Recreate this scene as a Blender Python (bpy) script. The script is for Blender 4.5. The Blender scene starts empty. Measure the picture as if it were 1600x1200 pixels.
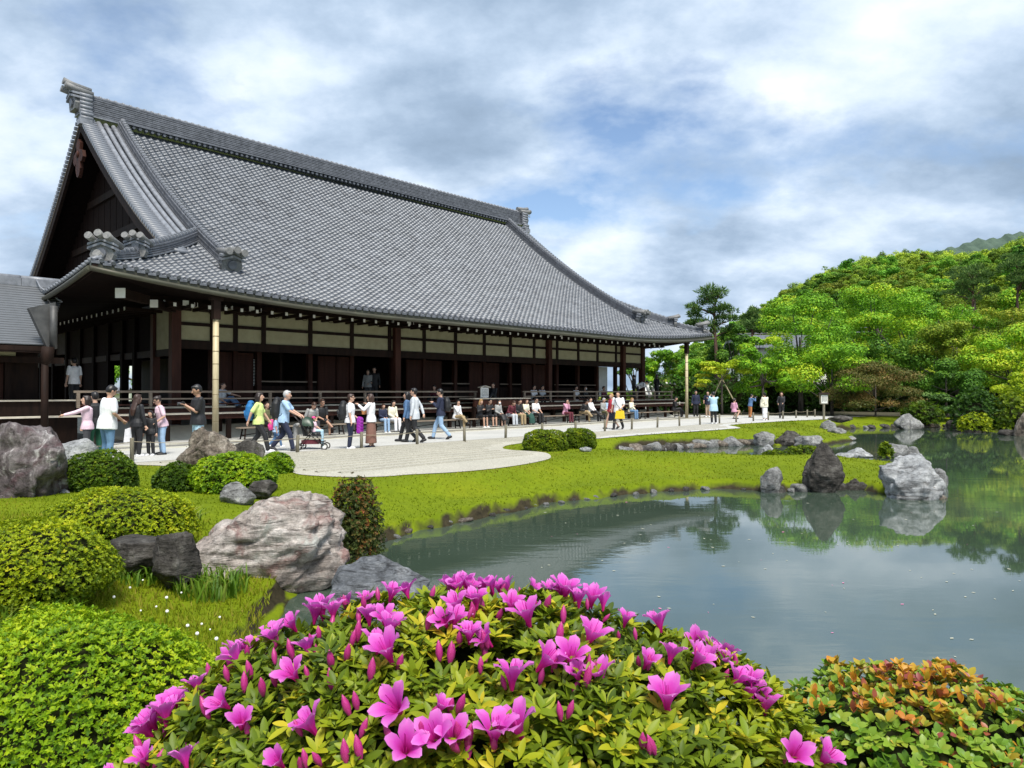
import bpy, bmesh, math, random
import numpy as np
from mathutils import Vector, Matrix, noise as mnoise, Euler
R = math.radians
random.seed(7)
RNG = np.random.default_rng(11)
SC = bpy.context.scene
COL = SC.collection

# ------------------------------------------------------------------ camera, sky, sun, exposure
CAMH = 1.65
F = 1100.0            # focal length in pixels of a 1600 px wide picture
HOR = 612.0           # picture row of the horizon
cam_d = bpy.data.cameras.new('camera')
cam_d.sensor_width = 36.0
cam_d.lens = 36.0 * F / 1600.0
cam_d.clip_start = 0.05
cam_d.clip_end = 6000
cam = bpy.data.objects.new('camera', cam_d)
COL.objects.link(cam)
cam.location = (0, 0, CAMH)
cam.rotation_euler = (R(90) + math.atan((HOR - 600) / F), 0, 0)
SC.camera = cam

SUN_EL, SUN_AZ = R(60), R(163)      # azimuth clockwise from +Y
w = bpy.data.worlds.new('World')
SC.world = w
w.use_nodes = True
nt = w.node_tree
nt.nodes.clear()
def wn(t, **k):
    n = nt.nodes.new(t)
    for a, b in k.items(): setattr(n, a, b)
    return n
L = nt.links.new
out = wn('ShaderNodeOutputWorld')
sky = wn('ShaderNodeTexSky', sky_type='NISHITA', sun_disc=False, sun_elevation=SUN_EL, sun_rotation=SUN_AZ, altitude=50, air_density=1.0, dust_density=0.6, ozone_density=1.6)
bg1 = wn('ShaderNodeBackground'); bg1.inputs[1].default_value = 0.05
L(sky.outputs[0], bg1.inputs[0])
tc = wn('ShaderNodeTexCoord')
sep = wn('ShaderNodeSeparateXYZ'); L(tc.outputs['Generated'], sep.inputs[0])
def wmath(op, a, b=None, clamp=False):
    n = wn('ShaderNodeMath', operation=op, use_clamp=clamp)
    for i, v in enumerate((a, b)):
        if v is None: continue
        if isinstance(v, (int, float)): n.inputs[i].default_value = v
        else: L(v, n.inputs[i])
    return n.outputs[0]
zz = wmath('MAXIMUM', sep.outputs[2], 0.0)
den = wmath('ADD', zz, 0.42)
px_ = wmath('DIVIDE', sep.outputs[0], den)
py_ = wmath('DIVIDE', sep.outputs[1], den)
comb = wn('ShaderNodeCombineXYZ'); L(px_, comb.inputs[0]); L(py_, comb.inputs[1])
def wnoise(scale, detail, rough, off, dist=0.0):
    mp = wn('ShaderNodeMapping'); mp.inputs['Location'].default_value = off; mp.inputs['Scale'].default_value = (1.0, 1.25, 1.0)
    L(comb.outputs[0], mp.inputs[0])
    n = wn('ShaderNodeTexNoise'); n.inputs['Scale'].default_value = scale; n.inputs['Detail'].default_value = detail
    n.inputs['Roughness'].default_value = rough; n.inputs['Distortion'].default_value = dist
    L(mp.outputs[0], n.inputs['Vector'])
    return n.outputs[0]
def wramp(v, stops):
    n = wn('ShaderNodeValToRGB')
    e = n.color_ramp.elements
    while len(e) < len(stops): e.new(0.5)
    for i, (p, c) in enumerate(stops):
        e[i].position = p; e[i].color = (c[0], c[1], c[2], 1)
    L(v, n.inputs[0])
    return n.outputs[0]
SKYOFF = (8.3, 4.1, 0.0)
cover = wnoise(1.5, 12, 0.56, SKYOFF, 0.1)
mask = wramp(cover, [(0.345, (0, 0, 0)), (0.45, (1, 1, 1))])
shade = wnoise(2.1, 12, 0.57, (SKYOFF[0] + 5.2, SKYOFF[1] + 0.9, 2.0), 0.0)
ccol = wramp(shade, [(0.30, (0.235, 0.325, 0.445)), (0.42, (0.34, 0.45, 0.60)), (0.50, (0.48, 0.60, 0.76)), (0.58, (0.68, 0.79, 0.93)), (0.70, (0.93, 0.98, 1.03))])
bg2 = wn('ShaderNodeBackground'); bg2.inputs[1].default_value = 0.32
L(ccol, bg2.inputs[0])
mixs = wn('ShaderNodeMixShader'); L(mask, mixs.inputs[0]); L(bg1.outputs[0], mixs.inputs[1]); L(bg2.outputs[0], mixs.inputs[2])
L(mixs.outputs[0], out.inputs[0])

sun_d = bpy.data.lights.new('sun', 'SUN')
sun_d.energy = 1.5; sun_d.angle = R(20); sun_d.color = (1.0, 0.96, 0.88)
sun = bpy.data.objects.new('sun', sun_d); COL.objects.link(sun)
sdir = Vector((math.sin(SUN_AZ) * math.cos(SUN_EL), math.cos(SUN_AZ) * math.cos(SUN_EL), math.sin(SUN_EL)))
sun.rotation_euler = (-sdir).to_track_quat('-Z', 'Y').to_euler()
sun.location = (0, 0, 60)

SC.render.engine = 'CYCLES'
SC.view_settings.view_transform = 'Standard'
SC.view_settings.look = 'None'
SC.view_settings.gamma = 1
SC.view_settings.use_curve_mapping = False
SC.view_settings.exposure = 1.88
SC.cycles.max_bounces = 6
SC.cycles.diffuse_bounces = 3
SC.cycles.glossy_bounces = 3
SC.cycles.transmission_bounces = 4
SC.cycles.use_denoising = True

# ------------------------------------------------------------------ helpers
def at(x, y, Y):
    """point at depth Y behind picture position (x, y)"""
    return Vector(((x - 800) / F * Y, Y, CAMH - (y - HOR) / F * Y))
def gnd(x, y, z=0.0):
    Y = F * (CAMH - z) / (y - HOR)
    return Vector(((x - 800) / F * Y, Y, z))

def tag(o, label=None, cat=None, group=None, kind=None):
    if label: o['label'] = label
    if cat: o['category'] = cat
    if group: o['group'] = group
    if kind: o['kind'] = kind
    return o
def thing(name, label, cat, loc=(0, 0, 0), rz=0.0, group=None):
    o = bpy.data.objects.new(name, None)
    o.empty_display_size = 0.2
    COL.objects.link(o)
    o.location = loc; o.rotation_euler = (0, 0, rz)
    return tag(o, label, cat, group)

def np_mesh(name, V, Fc, mat=None, var=None, smooth=False):
    V = np.asarray(V, dtype=np.float32).reshape(-1, 3)
    Fc = np.asarray(Fc, dtype=np.int32)
    me = bpy.data.meshes.new(name)
    me.vertices.add(len(V)); me.vertices.foreach_set('co', V.ravel())
    k = Fc.shape[1]
    me.loops.add(Fc.size); me.loops.foreach_set('vertex_index', Fc.ravel())
    me.polygons.add(len(Fc)); me.polygons.foreach_set('loop_start', np.arange(0, Fc.size, k, dtype=np.int32))
    if smooth: me.polygons.foreach_set('use_smooth', np.ones(len(Fc), dtype=bool))
    if var is not None:
        a = me.attributes.new('var', 'FLOAT', 'POINT'); a.data.foreach_set('value', np.asarray(var, dtype=np.float32).ravel())
    me.update(calc_edges=True); me.validate()
    if mat: me.materials.append(mat)
    return me
def link(name, me, parent=None, mat_world=None):
    o = bpy.data.objects.new(name, me); COL.objects.link(o)
    if parent: o.parent = parent
    if mat_world is not None: o.matrix_basis = mat_world
    return o

class MB:
    def __init__(s): s.v = []; s.f = []; s.mi = []; s.sm = []
    def add(s, vs, fs, mi=0, sm=False):
        b = len(s.v); s.v += [tuple(p) for p in vs]
        for f in fs: s.f.append(tuple(b + i for i in f)); s.mi.append(mi); s.sm.append(sm)
        return s
    def box(s, x0, x1, y0, y1, z0, z1, mi=0, M=None):
        vs = [Vector(p) for p in ((x0, y0, z0), (x1, y0, z0), (x1, y1, z0), (x0, y1, z0), (x0, y0, z1), (x1, y0, z1), (x1, y1, z1), (x0, y1, z1))]
        if M: vs = [M @ p for p in vs]
        return s.add(vs, [(0, 3, 2, 1), (4, 5, 6, 7), (0, 1, 5, 4), (1, 2, 6, 5), (2, 3, 7, 6), (3, 0, 4, 7)], mi)
    def tube(s, pts, r, n=8, mi=0, cap=True, sm=True, flat=None):
        pts = [Vector(p) for p in pts]
        rr = r if isinstance(r, (list, tuple)) else [r] * len(pts)
        rings = []; up = None
        for i, p in enumerate(pts):
            t = (pts[min(i + 1, len(pts) - 1)] - pts[max(i - 1, 0)])
            if t.length < 1e-9: t = Vector((0, 0, 1))
            t.normalize()
            if up is None: up = Vector((0, 0, 1)) if abs(t.z) < 0.9 else Vector((1, 0, 0))
            a = up - t * up.dot(t)
            if a.length < 1e-6: a = Vector((1, 0, 0)) - t * t.x
            a.normalize(); b = t.cross(a); up = a
            fl = flat if flat else (1, 1)
            rings.append([p + (a * math.cos(2 * math.pi * k / n) * fl[0] + b * math.sin(2 * math.pi * k / n) * fl[1]) * rr[i] for k in range(n)])
        vs = [q for g in rings for q in g]; fs = []
        for i in range(len(pts) - 1):
            for k in range(n):
                fs.append((i * n + k, i * n + (k + 1) % n, (i + 1) * n + (k + 1) % n, (i + 1) * n + k))
        s.add(vs, fs, mi, sm)
        if cap:
            b = len(s.v) - len(vs)
            s.f.append(tuple(b + k for k in reversed(range(n)))); s.mi.append(mi); s.sm.append(False)
            e = b + (len(pts) - 1) * n
            s.f.append(tuple(e + k for k in range(n))); s.mi.append(mi); s.sm.append(False)
        return s
    def ball(s, c, r, n=10, m=7, mi=0, M=None):
        rx, ry, rz = r if isinstance(r, (tuple, list)) else (r, r, r)
        vs = [Vector((0, 0, rz))]
        for i in range(1, m):
            th = math.pi * i / m
            for k in range(n):
                ph = 2 * math.pi * k / n
                vs.append(Vector((rx * math.sin(th) * math.cos(ph), ry * math.sin(th) * math.sin(ph), rz * math.cos(th))))
        vs.append(Vector((0, 0, -rz)))
        if M: vs = [M @ p for p in vs]
        vs = [p + Vector(c) for p in vs]
        fs = [(0, 1 + k, 1 + (k + 1) % n) for k in range(n)]
        for i in range(m - 2):
            for k in range(n):
                a = 1 + i * n
                fs.append((a + k, a + n + k, a + n + (k + 1) % n, a + (k + 1) % n))
        e = len(vs) - 1; a = 1 + (m - 2) * n
        fs += [(e, a + (k + 1) % n, a + k) for k in range(n)]
        return s.add(vs, fs, mi, True)
    def sweep(s, prof, path, mi=0, sm=False, cap=True, up=Vector((0, 0, 1))):
        """sweep a closed 2-D profile (side, height) along a path"""
        pts = [Vector(p) for p in path]; n = len(prof); vs = []
        for i, p in enumerate(pts):
            t = (pts[min(i + 1, len(pts) - 1)] - pts[max(i - 1, 0)]).normalized()
            side = t.cross(up).normalized(); nn = side.cross(t)
            vs += [p + side * a + nn * b for a, b in prof]
        fs = []
        for i in range(len(pts) - 1):
            for k in range(n):
                fs.append((i * n + k, i * n + (k + 1) % n, (i + 1) * n + (k + 1) % n, (i + 1) * n + k))
        if cap: fs += [tuple(reversed(range(n))), tuple((len(pts) - 1) * n + k for k in range(n))]
        return s.add(vs, fs, mi, sm)
    def mesh(s, name, mats):
        me = bpy.data.meshes.new(name)
        me.from_pydata(s.v, [], s.f)
        me.polygons.foreach_set('material_index', s.mi); me.polygons.foreach_set('use_smooth', s.sm)
        for m in (mats if isinstance(mats, (list, tuple)) else [mats]): me.materials.append(m)
        me.update()
        return me
    def build(s, name, mats, parent=None):
        return link(name, s.mesh(name, mats), parent)

# ------------------------------------------------------------------ materials
def newmat(name):
    m = bpy.data.materials.new(name); m.use_nodes = True
    t = m.node_tree; t.nodes.clear()
    o = t.nodes.new('ShaderNodeOutputMaterial'); b = t.nodes.new('ShaderNodeBsdfPrincipled')
    t.links.new(b.outputs[0], o.inputs[0])
    return m, t, b, o
def noise_node(t, scale, detail=6, rough=0.6, coord='Object', stretch=(1, 1, 1), dist=0.0):
    tcn = t.nodes.new('ShaderNodeTexCoord'); mp = t.nodes.new('ShaderNodeMapping'); mp.inputs['Scale'].default_value = stretch
    n = t.nodes.new('ShaderNodeTexNoise'); n.inputs['Scale'].default_value = scale; n.inputs['Detail'].default_value = detail
    n.inputs['Roughness'].default_value = rough; n.inputs['Distortion'].default_value = dist
    t.links.new(tcn.outputs[coord], mp.inputs[0]); t.links.new(mp.outputs[0], n.inputs['Vector'])
    return n.outputs[0]
def ramp_node(t, v, stops, interp='LINEAR'):
    n = t.nodes.new('ShaderNodeValToRGB'); n.color_ramp.interpolation = interp; e = n.color_ramp.elements
    while len(e) < len(stops): e.new(0.5)
    for i, (p, c) in enumerate(stops):
        e[i].position = p; e[i].color = (c[0], c[1], c[2], 1)
    t.links.new(v, n.inputs[0])
    return n.outputs[0]
def mix_node(t, a, b, fac, mode='MIX'):
    n = t.nodes.new('ShaderNodeMix'); n.data_type = 'RGBA'; n.blend_type = mode
    for i, v in ((0, fac), (6, a), (7, b)):
        if isinstance(v, (int, float)): n.inputs[i].default_value = v
        elif isinstance(v, tuple): n.inputs[i].default_value = (*v[:3], 1)
        else: t.links.new(v, n.inputs[i])
    return n.outputs[2]
def bump_node(t, b, h, strength, dist=0.02):
    n = t.nodes.new('ShaderNodeBump'); n.inputs['Strength'].default_value = strength; n.inputs['Distance'].default_value = dist
    t.links.new(h, n.inputs['Height']); t.links.new(n.outputs[0], b.inputs['Normal'])
    return n
def objrand(t):
    n = t.nodes.new('ShaderNodeObjectInfo'); return n.outputs['Random']
def simple(name, c1, c2=None, rough=0.7, scale=8, stretch=(1, 1, 1), bump=0.0, bscale=None, metal=0.0, spec=0.5, detail=6, dist=0.02):
    m, t, b, o = newmat(name)
    b.inputs['Roughness'].default_value = rough; b.inputs['Metallic'].default_value = metal
    b.inputs['Specular IOR Level'].default_value = spec
    if c2:
        n = noise_node(t, scale, detail, 0.62, stretch=stretch)
        t.links.new(ramp_node(t, n, [(0.35, c1), (0.65, c2)]), b.inputs['Base Color'])
        if bump: bump_node(t, b, noise_node(t, bscale or scale * 4, 5, 0.6, stretch=stretch), bump, dist)
    else:
        b.inputs['Base Color'].default_value = (*c1, 1)
    return m
def foliage(name, stops, trans=0.35, rough=0.5, spec=0.35, tint=0.0):
    m, t, b, o = newmat(name)
    a = t.nodes.new('ShaderNodeAttribute'); a.attribute_name = 'var'
    c = ramp_node(t, a.outputs['Fac'], stops)
    if tint:
        hs = t.nodes.new('ShaderNodeHueSaturation'); 
        mr = t.nodes.new('ShaderNodeMapRange'); mr.inputs[3].default_value = 0.5 - tint; mr.inputs[4].default_value = 0.5 + tint * 0.7
        oi = objrand(t); t.links.new(oi, mr.inputs[0]); t.links.new(mr.outputs[0], hs.inputs['Hue'])
        ml = t.nodes.new('ShaderNodeMath'); ml.operation = 'MULTIPLY'; ml.inputs[1].default_value = 7.31; t.links.new(oi, ml.inputs[0])
        fr = t.nodes.new('ShaderNodeMath'); fr.operation = 'FRACT'; t.links.new(ml.outputs[0], fr.inputs[0])
        mr2 = t.nodes.new('ShaderNodeMapRange'); mr2.inputs[3].default_value = 0.55; mr2.inputs[4].default_value = 1.35
        t.links.new(fr.outputs[0], mr2.inputs[0]); t.links.new(mr2.outputs[0], hs.inputs['Value'])
        t.links.new(c, hs.inputs['Color']); c = hs.outputs[0]
    t.links.new(c, b.inputs['Base Color'])
    b.inputs['Roughness'].default_value = rough; b.inputs['Specular IOR Level'].default_value = spec
    tr = t.nodes.new('ShaderNodeBsdfTranslucent'); t.links.new(c, tr.inputs['Color'])
    mx = t.nodes.new('ShaderNodeMixShader'); mx.inputs[0].default_value = trans
    t.links.new(b.outputs[0], mx.inputs[1]); t.links.new(tr.outputs[0], mx.inputs[2]); t.links.new(mx.outputs[0], o.inputs[0])
    return m
MT = {}
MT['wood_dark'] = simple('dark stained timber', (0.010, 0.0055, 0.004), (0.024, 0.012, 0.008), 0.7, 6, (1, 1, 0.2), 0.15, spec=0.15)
MT['wood_red'] = simple('reddish stained timber', (0.034, 0.012, 0.008), (0.07, 0.025, 0.016), 0.65, 5, (1, 1, 0.15), 0.15, spec=0.2)
MT['wood_gray'] = simple('weathered timber', (0.17, 0.125, 0.09), (0.30, 0.24, 0.18), 0.7, 5, (0.3, 3, 3), 0.2)
MT['wood_edge'] = simple('pale lit timber edge', (0.42, 0.37, 0.29), (0.6, 0.55, 0.46), 0.7, 6, (0.4, 2, 2), 0.15)  # pale tone stands in for light caught on the board edges
MT['plaster'] = simple('cream plaster', (0.30, 0.275, 0.16), (0.36, 0.335, 0.205), 0.85, 3, bump=0.08, bscale=40)
MT['white'] = simple('white paint', (0.78, 0.77, 0.72), (0.86, 0.85, 0.8), 0.6, 9)
MT['paper'] = simple('white paper screen', (0.7, 0.7, 0.66), (0.78, 0.78, 0.73), 0.9, 4)
MT['base'] = simple('pale plaster plinth', (0.5, 0.48, 0.4), (0.62, 0.6, 0.5), 0.9, 2, bump=0.1, bscale=30)
MT['verdigris'] = simple('aged copper', (0.05, 0.045, 0.030), (0.085, 0.085, 0.055), 0.5, 5, (0.3, 2, 2), metal=0.3)
MT['flash'] = simple('grey sheet metal', (0.07, 0.07, 0.07), (0.115, 0.113, 0.11), 0.6, 4, metal=0.5)
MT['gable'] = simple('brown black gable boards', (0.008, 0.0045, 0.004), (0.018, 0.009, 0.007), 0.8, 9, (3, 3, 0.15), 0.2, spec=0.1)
def tile_mat():
    m, t, b, o = newmat('silver grey clay tile')
    n = noise_node(t, 1.3, 6, 0.65)
    n2 = noise_node(t, 24, 4, 0.6)
    c = ramp_node(t, n, [(0.3, (0.072, 0.080, 0.091)), (0.55, (0.112, 0.122, 0.138)), (0.75, (0.16, 0.172, 0.19))])
    c = mix_node(t, c, ramp_node(t, n2, [(0.3, (0.6, 0.6, 0.62)), (0.7, (1.1, 1.1, 1.1))]), 0.5, 'MULTIPLY')
    a = t.nodes.new('ShaderNodeAttribute'); a.attribute_name = 'var'
    c = mix_node(t, c, ramp_node(t, a.outputs['Fac'], [(0.0, (0.62, 0.63, 0.66)), (0.2, (0.92, 0.92, 0.94)), (1.0, (1.12, 1.12, 1.12))]), 1.0, 'MULTIPLY')
    t.links.new(c, b.inputs['Base Color'])
    b.inputs['Roughness'].default_value = 0.42; b.inputs['Metallic'].default_value = 0.1; b.inputs['Specular IOR Level'].default_value = 0.6
    return m
MT['tile'] = tile_mat()
MT['tile_dark'] = simple('grey ridge tile', (0.075, 0.08, 0.092), (0.15, 0.158, 0.18), 0.5, 5, bump=0.1)
MT['tile_light'] = simple('pale grey ridge tile', (0.15, 0.158, 0.175), (0.25, 0.26, 0.285), 0.42, 5, bump=0.1)
MT['tile_face'] = simple('pale end tile', (0.13, 0.13, 0.13), (0.23, 0.225, 0.215), 0.55, 14, bump=0.3, bscale=50)
MT['shade_wood'] = simple('shade black timber', (0.006, 0.004, 0.0035), (0.012, 0.007, 0.006), 0.85, 8, spec=0.05)  # timber toned near black, deep shade put into its colour
MT['shingle'] = simple('grey metal shingle', (0.085, 0.09, 0.095), (0.15, 0.155, 0.165), 0.45, 6, (0.2, 3, 3))
# ------------------------------------------------------------------ the main hall (local axes: s along the facade, v into the building, z up)
DV = Vector((0.690, 0.7238, 0)); NV = Vector((-0.7238, 0.690, 0))
C0 = Vector((-12.0, 25.1, 0))
ANG = math.atan2(DV.y, DV.x)
def BW(s, v, z=0.0): return C0 + DV * s + NV * v + Vector((0, 0, z))
def s_of(x, v):
    """facade coordinate seen at picture column x in the plane v"""
    dx = (x - 800) / F
    Y = (26.0 + v) / (NV.x * dx + NV.y)
    return (Vector((dx * Y, Y, 0)) - C0).dot(DV)
hall = thing('temple_hall', 'long dark timber temple hall with a huge grey tiled hip and gable roof', 'temple', C0, ANG)

S0, S1, V0, VR = -3.8, 32.0, -4.0, 10.0       # eave corners, front eave, ridge
ZE = 4.71
def prof(q):
    t = max(q, 0.0) / 14.0
    return ZE + 6.55 * t + 2.79 * t * t
def lift(q, r):
    u = max(0.0, 1 - (max(q, 0) + max(r, 0)) / 11.0)
    return 0.62 * u ** 2.2
def ZF(s, v):                                 # front slope
    q = v - V0; r = min(s - S0, S1 - s)
    return prof(q) + lift(q, r)
def ZS(r, v):                                 # end slopes, r = distance from the end eave
    return prof(r) + lift(r, min(v - V0, 24 - v))
def front_frame(s, q):
    v = V0 + q; e = 0.05
    p = Vector((s, v, ZF(s, v)))
    ty = Vector((0, 2 * e, ZF(s, v + e) - ZF(s, v - e))).normalized()
    tx = Vector((2 * e, 0, ZF(s + e, v) - ZF(s - e, v))).normalized()
    nz = tx.cross(ty).normalized(); tx = ty.cross(nz).normalized()
    return p, tx, ty, nz

# --- one pan tile: a shallow pan with a roll along one side and a thick lower lip
PW, PL = 0.30, 0.268
def tile_mesh():
    prof_t = [(-0.152, 0.0), (-0.09, -0.030), (-0.01, -0.038), (0.055, -0.016), (0.085, 0.020), (0.122, 0.036), (0.154, 0.010)]
    vs = []
    for (y, lo) in ((-0.02, 0.052), (0.30, 0.012)):
        for x, z in prof_t: vs.append((x, y, z + lo))
    n = len(prof_t)
    for x, z in prof_t: vs.append((x, -0.02, z + 0.052 - 0.045))
    fs = []
    for k in range(n - 1):
        fs.append((k, k + 1, n + k + 1, n + k)); fs.append((2 * n + k, 2 * n + k + 1, k + 1, k))
    return np.array(vs, dtype=np.float64), np.array(fs, dtype=np.int32)
TV, TF = tile_mesh()
rows = []
q = 0.02; 
while q < 13.62:
    rows.append(q)
    t = q / 14.0; sl = (6.55 + 5.58 * t) / 14.0
    q += PL / math.sqrt(1 + sl * sl)
tiles = []
ncol = int((S1 - S0) / PW)
for i in range(ncol):
    s = S0 + (i + 0.5) * PW
    r = min(s - S0, S1 - s)
    for qq in rows:
        if qq <= r + 0.05 or r > 3.75: tiles.append((s, qq))
frames = [front_frame(s, q) for s, q in tiles]
dist = [(BW(p.x, p.y, p.z) - Vector((0, 0, CAMH))).length for p, *_ in frames]
order = np.argsort(dist)
roof = link('roof', None, None)
bpy.data.objects.remove(roof)
# the roof part: the boarded shell under the tiles (front, back, two end slopes) with its underside
rb = MB()
def sheet(fn, a0, a1, na, b0, b1, nb, flip=False):
    vs = []; fs = []
    for i in range(na + 1):
        for j in range(nb + 1):
            vs.append(fn(a0 + (a1 - a0) * i / na, b0 + (b1 - b0) * j / nb))
    for i in range(na):
        for j in range(nb):
            f = (i * (nb + 1) + j, (i + 1) * (nb + 1) + j, (i + 1) * (nb + 1) + j + 1, i * (nb + 1) + j + 1)
            fs.append(tuple(reversed(f)) if flip else f)
    return vs, fs
def front_pt(a, q, back=False):
    if q < 3.4: lo, hi = S0 + q, S1 - q
    else: lo, hi = S0 + 3.4, S1 - 3.4
    s = lo + (hi - lo) * a
    v = V0 + q
    z = ZF(s, v) - 0.05
    return (s, v if not back else 20 - v, z)
rb.add(*sheet(lambda a, q: front_pt(a, q), 0, 1, 40, 0, 14, 28), mi=0)
rb.add(*sheet(lambda a, q: front_pt(a, q, True), 0, 1, 40, 0, 14, 28, True), mi=1)
def end_pt(a, r, right=False):
    lo, hi = V0 + r, 24 - r
    v = lo + (hi - lo) * a
    return ((S0 + r) if not right else (S1 - r), v, ZS(r, v) - 0.05)
rb.add(*sheet(lambda a, r: end_pt(a, r), 0, 1, 24, 0, 4.6, 8, True), mi=1)
rb.add(*sheet(lambda a, r: end_pt(a, r, True), 0, 1, 24, 0, 4.6, 8), mi=1)
roof = rb.build('roof', [MT['tile_dark'], MT['tile']], hall)
tmesh = np_mesh('roof_tile', TV, TF, MT['tile'], var=np.full(len(TV), 0.5))
tmesh_b = np_mesh('roof_tile', TV, TF, MT['tile'], var=np.full(len(TV), 0.1))
tmesh_c = np_mesh('roof_tile', TV, TF, MT['tile'], var=np.full(len(TV), 0.95))
NIND = 296
for rank in order[:NIND]:
    p, tx, ty, nz = frames[rank]
    o = link('roof_tile', random.choice((tmesh, tmesh, tmesh_b, tmesh_c, tmesh_c)), roof)
    M = Matrix((tx, ty, nz)).transposed().to_4x4(); M.translation = p + nz * random.uniform(-0.004, 0.006)
    o.matrix_basis = M
rest = order[NIND:]
A = np.array([[list(frames[i][1]), list(frames[i][2]), list(frames[i][3])] for i in rest])
P = np.array([list(frames[i][0]) for i in rest])
P = P + A[:, 2] * RNG.uniform(-0.005, 0.007, (len(P), 1))
VV = np.einsum('kc,ncd->nkd', TV, A) + P[:, None, :]
FF = TF[None] + (np.arange(len(P)) * len(TV))[:, None, None]
tv = np.repeat(np.clip(RNG.normal(0.5, 0.28, len(P)), 0, 1), len(TV))
tag(link('roof_tiles', np_mesh('roof_tiles', VV, FF.reshape(-1, 4), MT['tile'], var=tv), hall), kind='stuff')

# --- eave edge: round faced eave tiles, fascia, gutter
for (nm, pts_s) in (('front', None),):
    eb = MB()
    for i in range(ncol):
        s = S0 + (i + 0.5) * PW + 0.105
        z = ZF(s, V0) + 0.045
        eb.tube([(s, V0 - 0.03, z - 0.012), (s, V0 + 0.16, z + 0.06)], 0.062, 8)
        eb.box(s - 0.27, s - 0.05, V0 - 0.025, V0 + 0.01, z - 0.10, z - 0.035)
    tag(eb.build('eave_tiles', [MT['tile_dark']], hall), kind='stuff')
eb = MB()
for side in (0, 1):
    for i in range(int(28 / PW)):
        v = V0 + (i + 0.5) * PW
        r = 0; z = ZS(0, v) + 0.03
        s = S0 if side == 0 else S1; d = -1 if side == 0 else 1
        eb.tube([(s + d * 0.03, v, z - 0.012), (s - d * 0.3, v, z + 0.14)], 0.066, 8)
tag(eb.build('end_eave_tiles', [MT['tile_light']], hall), kind='stuff')
def eave_path(off, dz, n=40):
    a = [(S0 - off + (S1 - S0 + 2 * off) * i / n, V0 - off, ZF(S0 + (S1 - S0) * i / n, V0) + dz) for i in range(n + 1)]
    return a
def end_path(off, dz, right=False, n=24):
    s = S0 - off if not right else S1 + off
    return [(s, V0 - off + (28 + 2 * off) * i / n, ZS(0, V0 + 28 * i / n) + dz) for i in range(n + 1)]
fp = [(-0.16, -0.13), (-0.02, -0.13), (-0.02, 0.07), (-0.16, 0.07)]
fb = MB(); fb.sweep(fp, eave_path(0.0, -0.10)); fb.build('front_fascia', [MT['verdigris']], hall)
fb = MB(); fb.sweep([(-a, b) for a, b in fp][::-1], end_path(0, -0.10)); fb.build('end_fascia', [MT['wood_dark']], hall)
fb = MB(); fb.sweep(fp, end_path(0, -0.10, True)); fb.build('end_fascia', [MT['wood_dark']], hall)
gb = MB(); gb.tube(eave_path(0.07, -0.24), 0.075, 8, sm=True); gb.build('gutter', [MT['verdigris']], hall)
gb = MB(); gb.tube(end_path(0.07, -0.24), 0.075, 8); gb.build('gutter', [MT['verdigris']], hall)
# soffit
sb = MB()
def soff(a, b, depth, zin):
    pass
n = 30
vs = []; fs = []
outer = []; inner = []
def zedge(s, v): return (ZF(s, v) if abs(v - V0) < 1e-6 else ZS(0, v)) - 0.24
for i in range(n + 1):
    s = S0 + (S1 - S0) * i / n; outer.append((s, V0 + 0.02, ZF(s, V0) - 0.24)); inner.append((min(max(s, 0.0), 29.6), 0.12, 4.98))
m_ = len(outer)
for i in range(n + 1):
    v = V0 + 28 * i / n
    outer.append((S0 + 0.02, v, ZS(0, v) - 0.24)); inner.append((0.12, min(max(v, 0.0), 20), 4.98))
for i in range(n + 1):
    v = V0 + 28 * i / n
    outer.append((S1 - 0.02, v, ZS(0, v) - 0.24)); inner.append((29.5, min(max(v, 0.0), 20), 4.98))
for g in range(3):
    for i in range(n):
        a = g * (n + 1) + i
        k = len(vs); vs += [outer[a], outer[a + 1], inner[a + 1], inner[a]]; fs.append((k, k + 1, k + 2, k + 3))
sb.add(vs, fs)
sb.build('soffit', [MT['shade_wood']], hall)
# rafters with white painted ends (front and left end)
raf = MB(); raf.box(-0.045, 0.045, 0, 1.75, -0.06, 0.06)
rme = raf.mesh('rafter', [MT['wood_dark']])
rw = MB(); rw.box(-0.047, 0.047, -0.022, -0.002, -0.062, 0.062)
rwe = rw.mesh('rafter_end', [MT['white']])
rk = MB(); rk.tube([(0, 0.05, -0.06), (0.03, 0.03, -0.14), (0.16, 0.0, -0.20), (0.27, 0.0, -0.17), (0.30, 0.0, -0.08)], 0.012, 5)
rke = rk.mesh('hook', [MT['wood_dark']])
k = 0
s = -0.55
while s < 31:
    o = link('rafter', rme, hall); o.location = (s, -1.35, 4.60); link('rafter_end', rwe, o)
    if k % 2 == 0: link('hook', rke, o)
    s += 0.585; k += 1
v = 1.2
while v < 15:
    o = link('rafter', rme, hall); o.location = (-1.3, v, 4.60); o.rotation_euler = (0, 0, R(-90)); link('rafter_end', rwe, o)
    v += 0.62; k += 1
for (s, v, z, sz) in ((-2.6, -2.55, 4.66, 0.30), (-1.1, -1.05, 4.60, 0.26)):
    o = link('corner_rafter', (lambda b: (b.box(-0.11, 0.11, 0, 1.6, -0.14, 0.14), b.mesh('corner_rafter', [MT['wood_dark']]))[1])(MB()), hall)
    o.location = (s, v, z); o.rotation_euler = (0, 0, R(-45))
    e = MB(); e.box(-sz / 2, sz / 2, -0.03, -0.004, -sz / 2, sz / 2); link('corner_rafter_end', e.mesh('corner_rafter_end', [MT['white']]), o)

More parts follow.
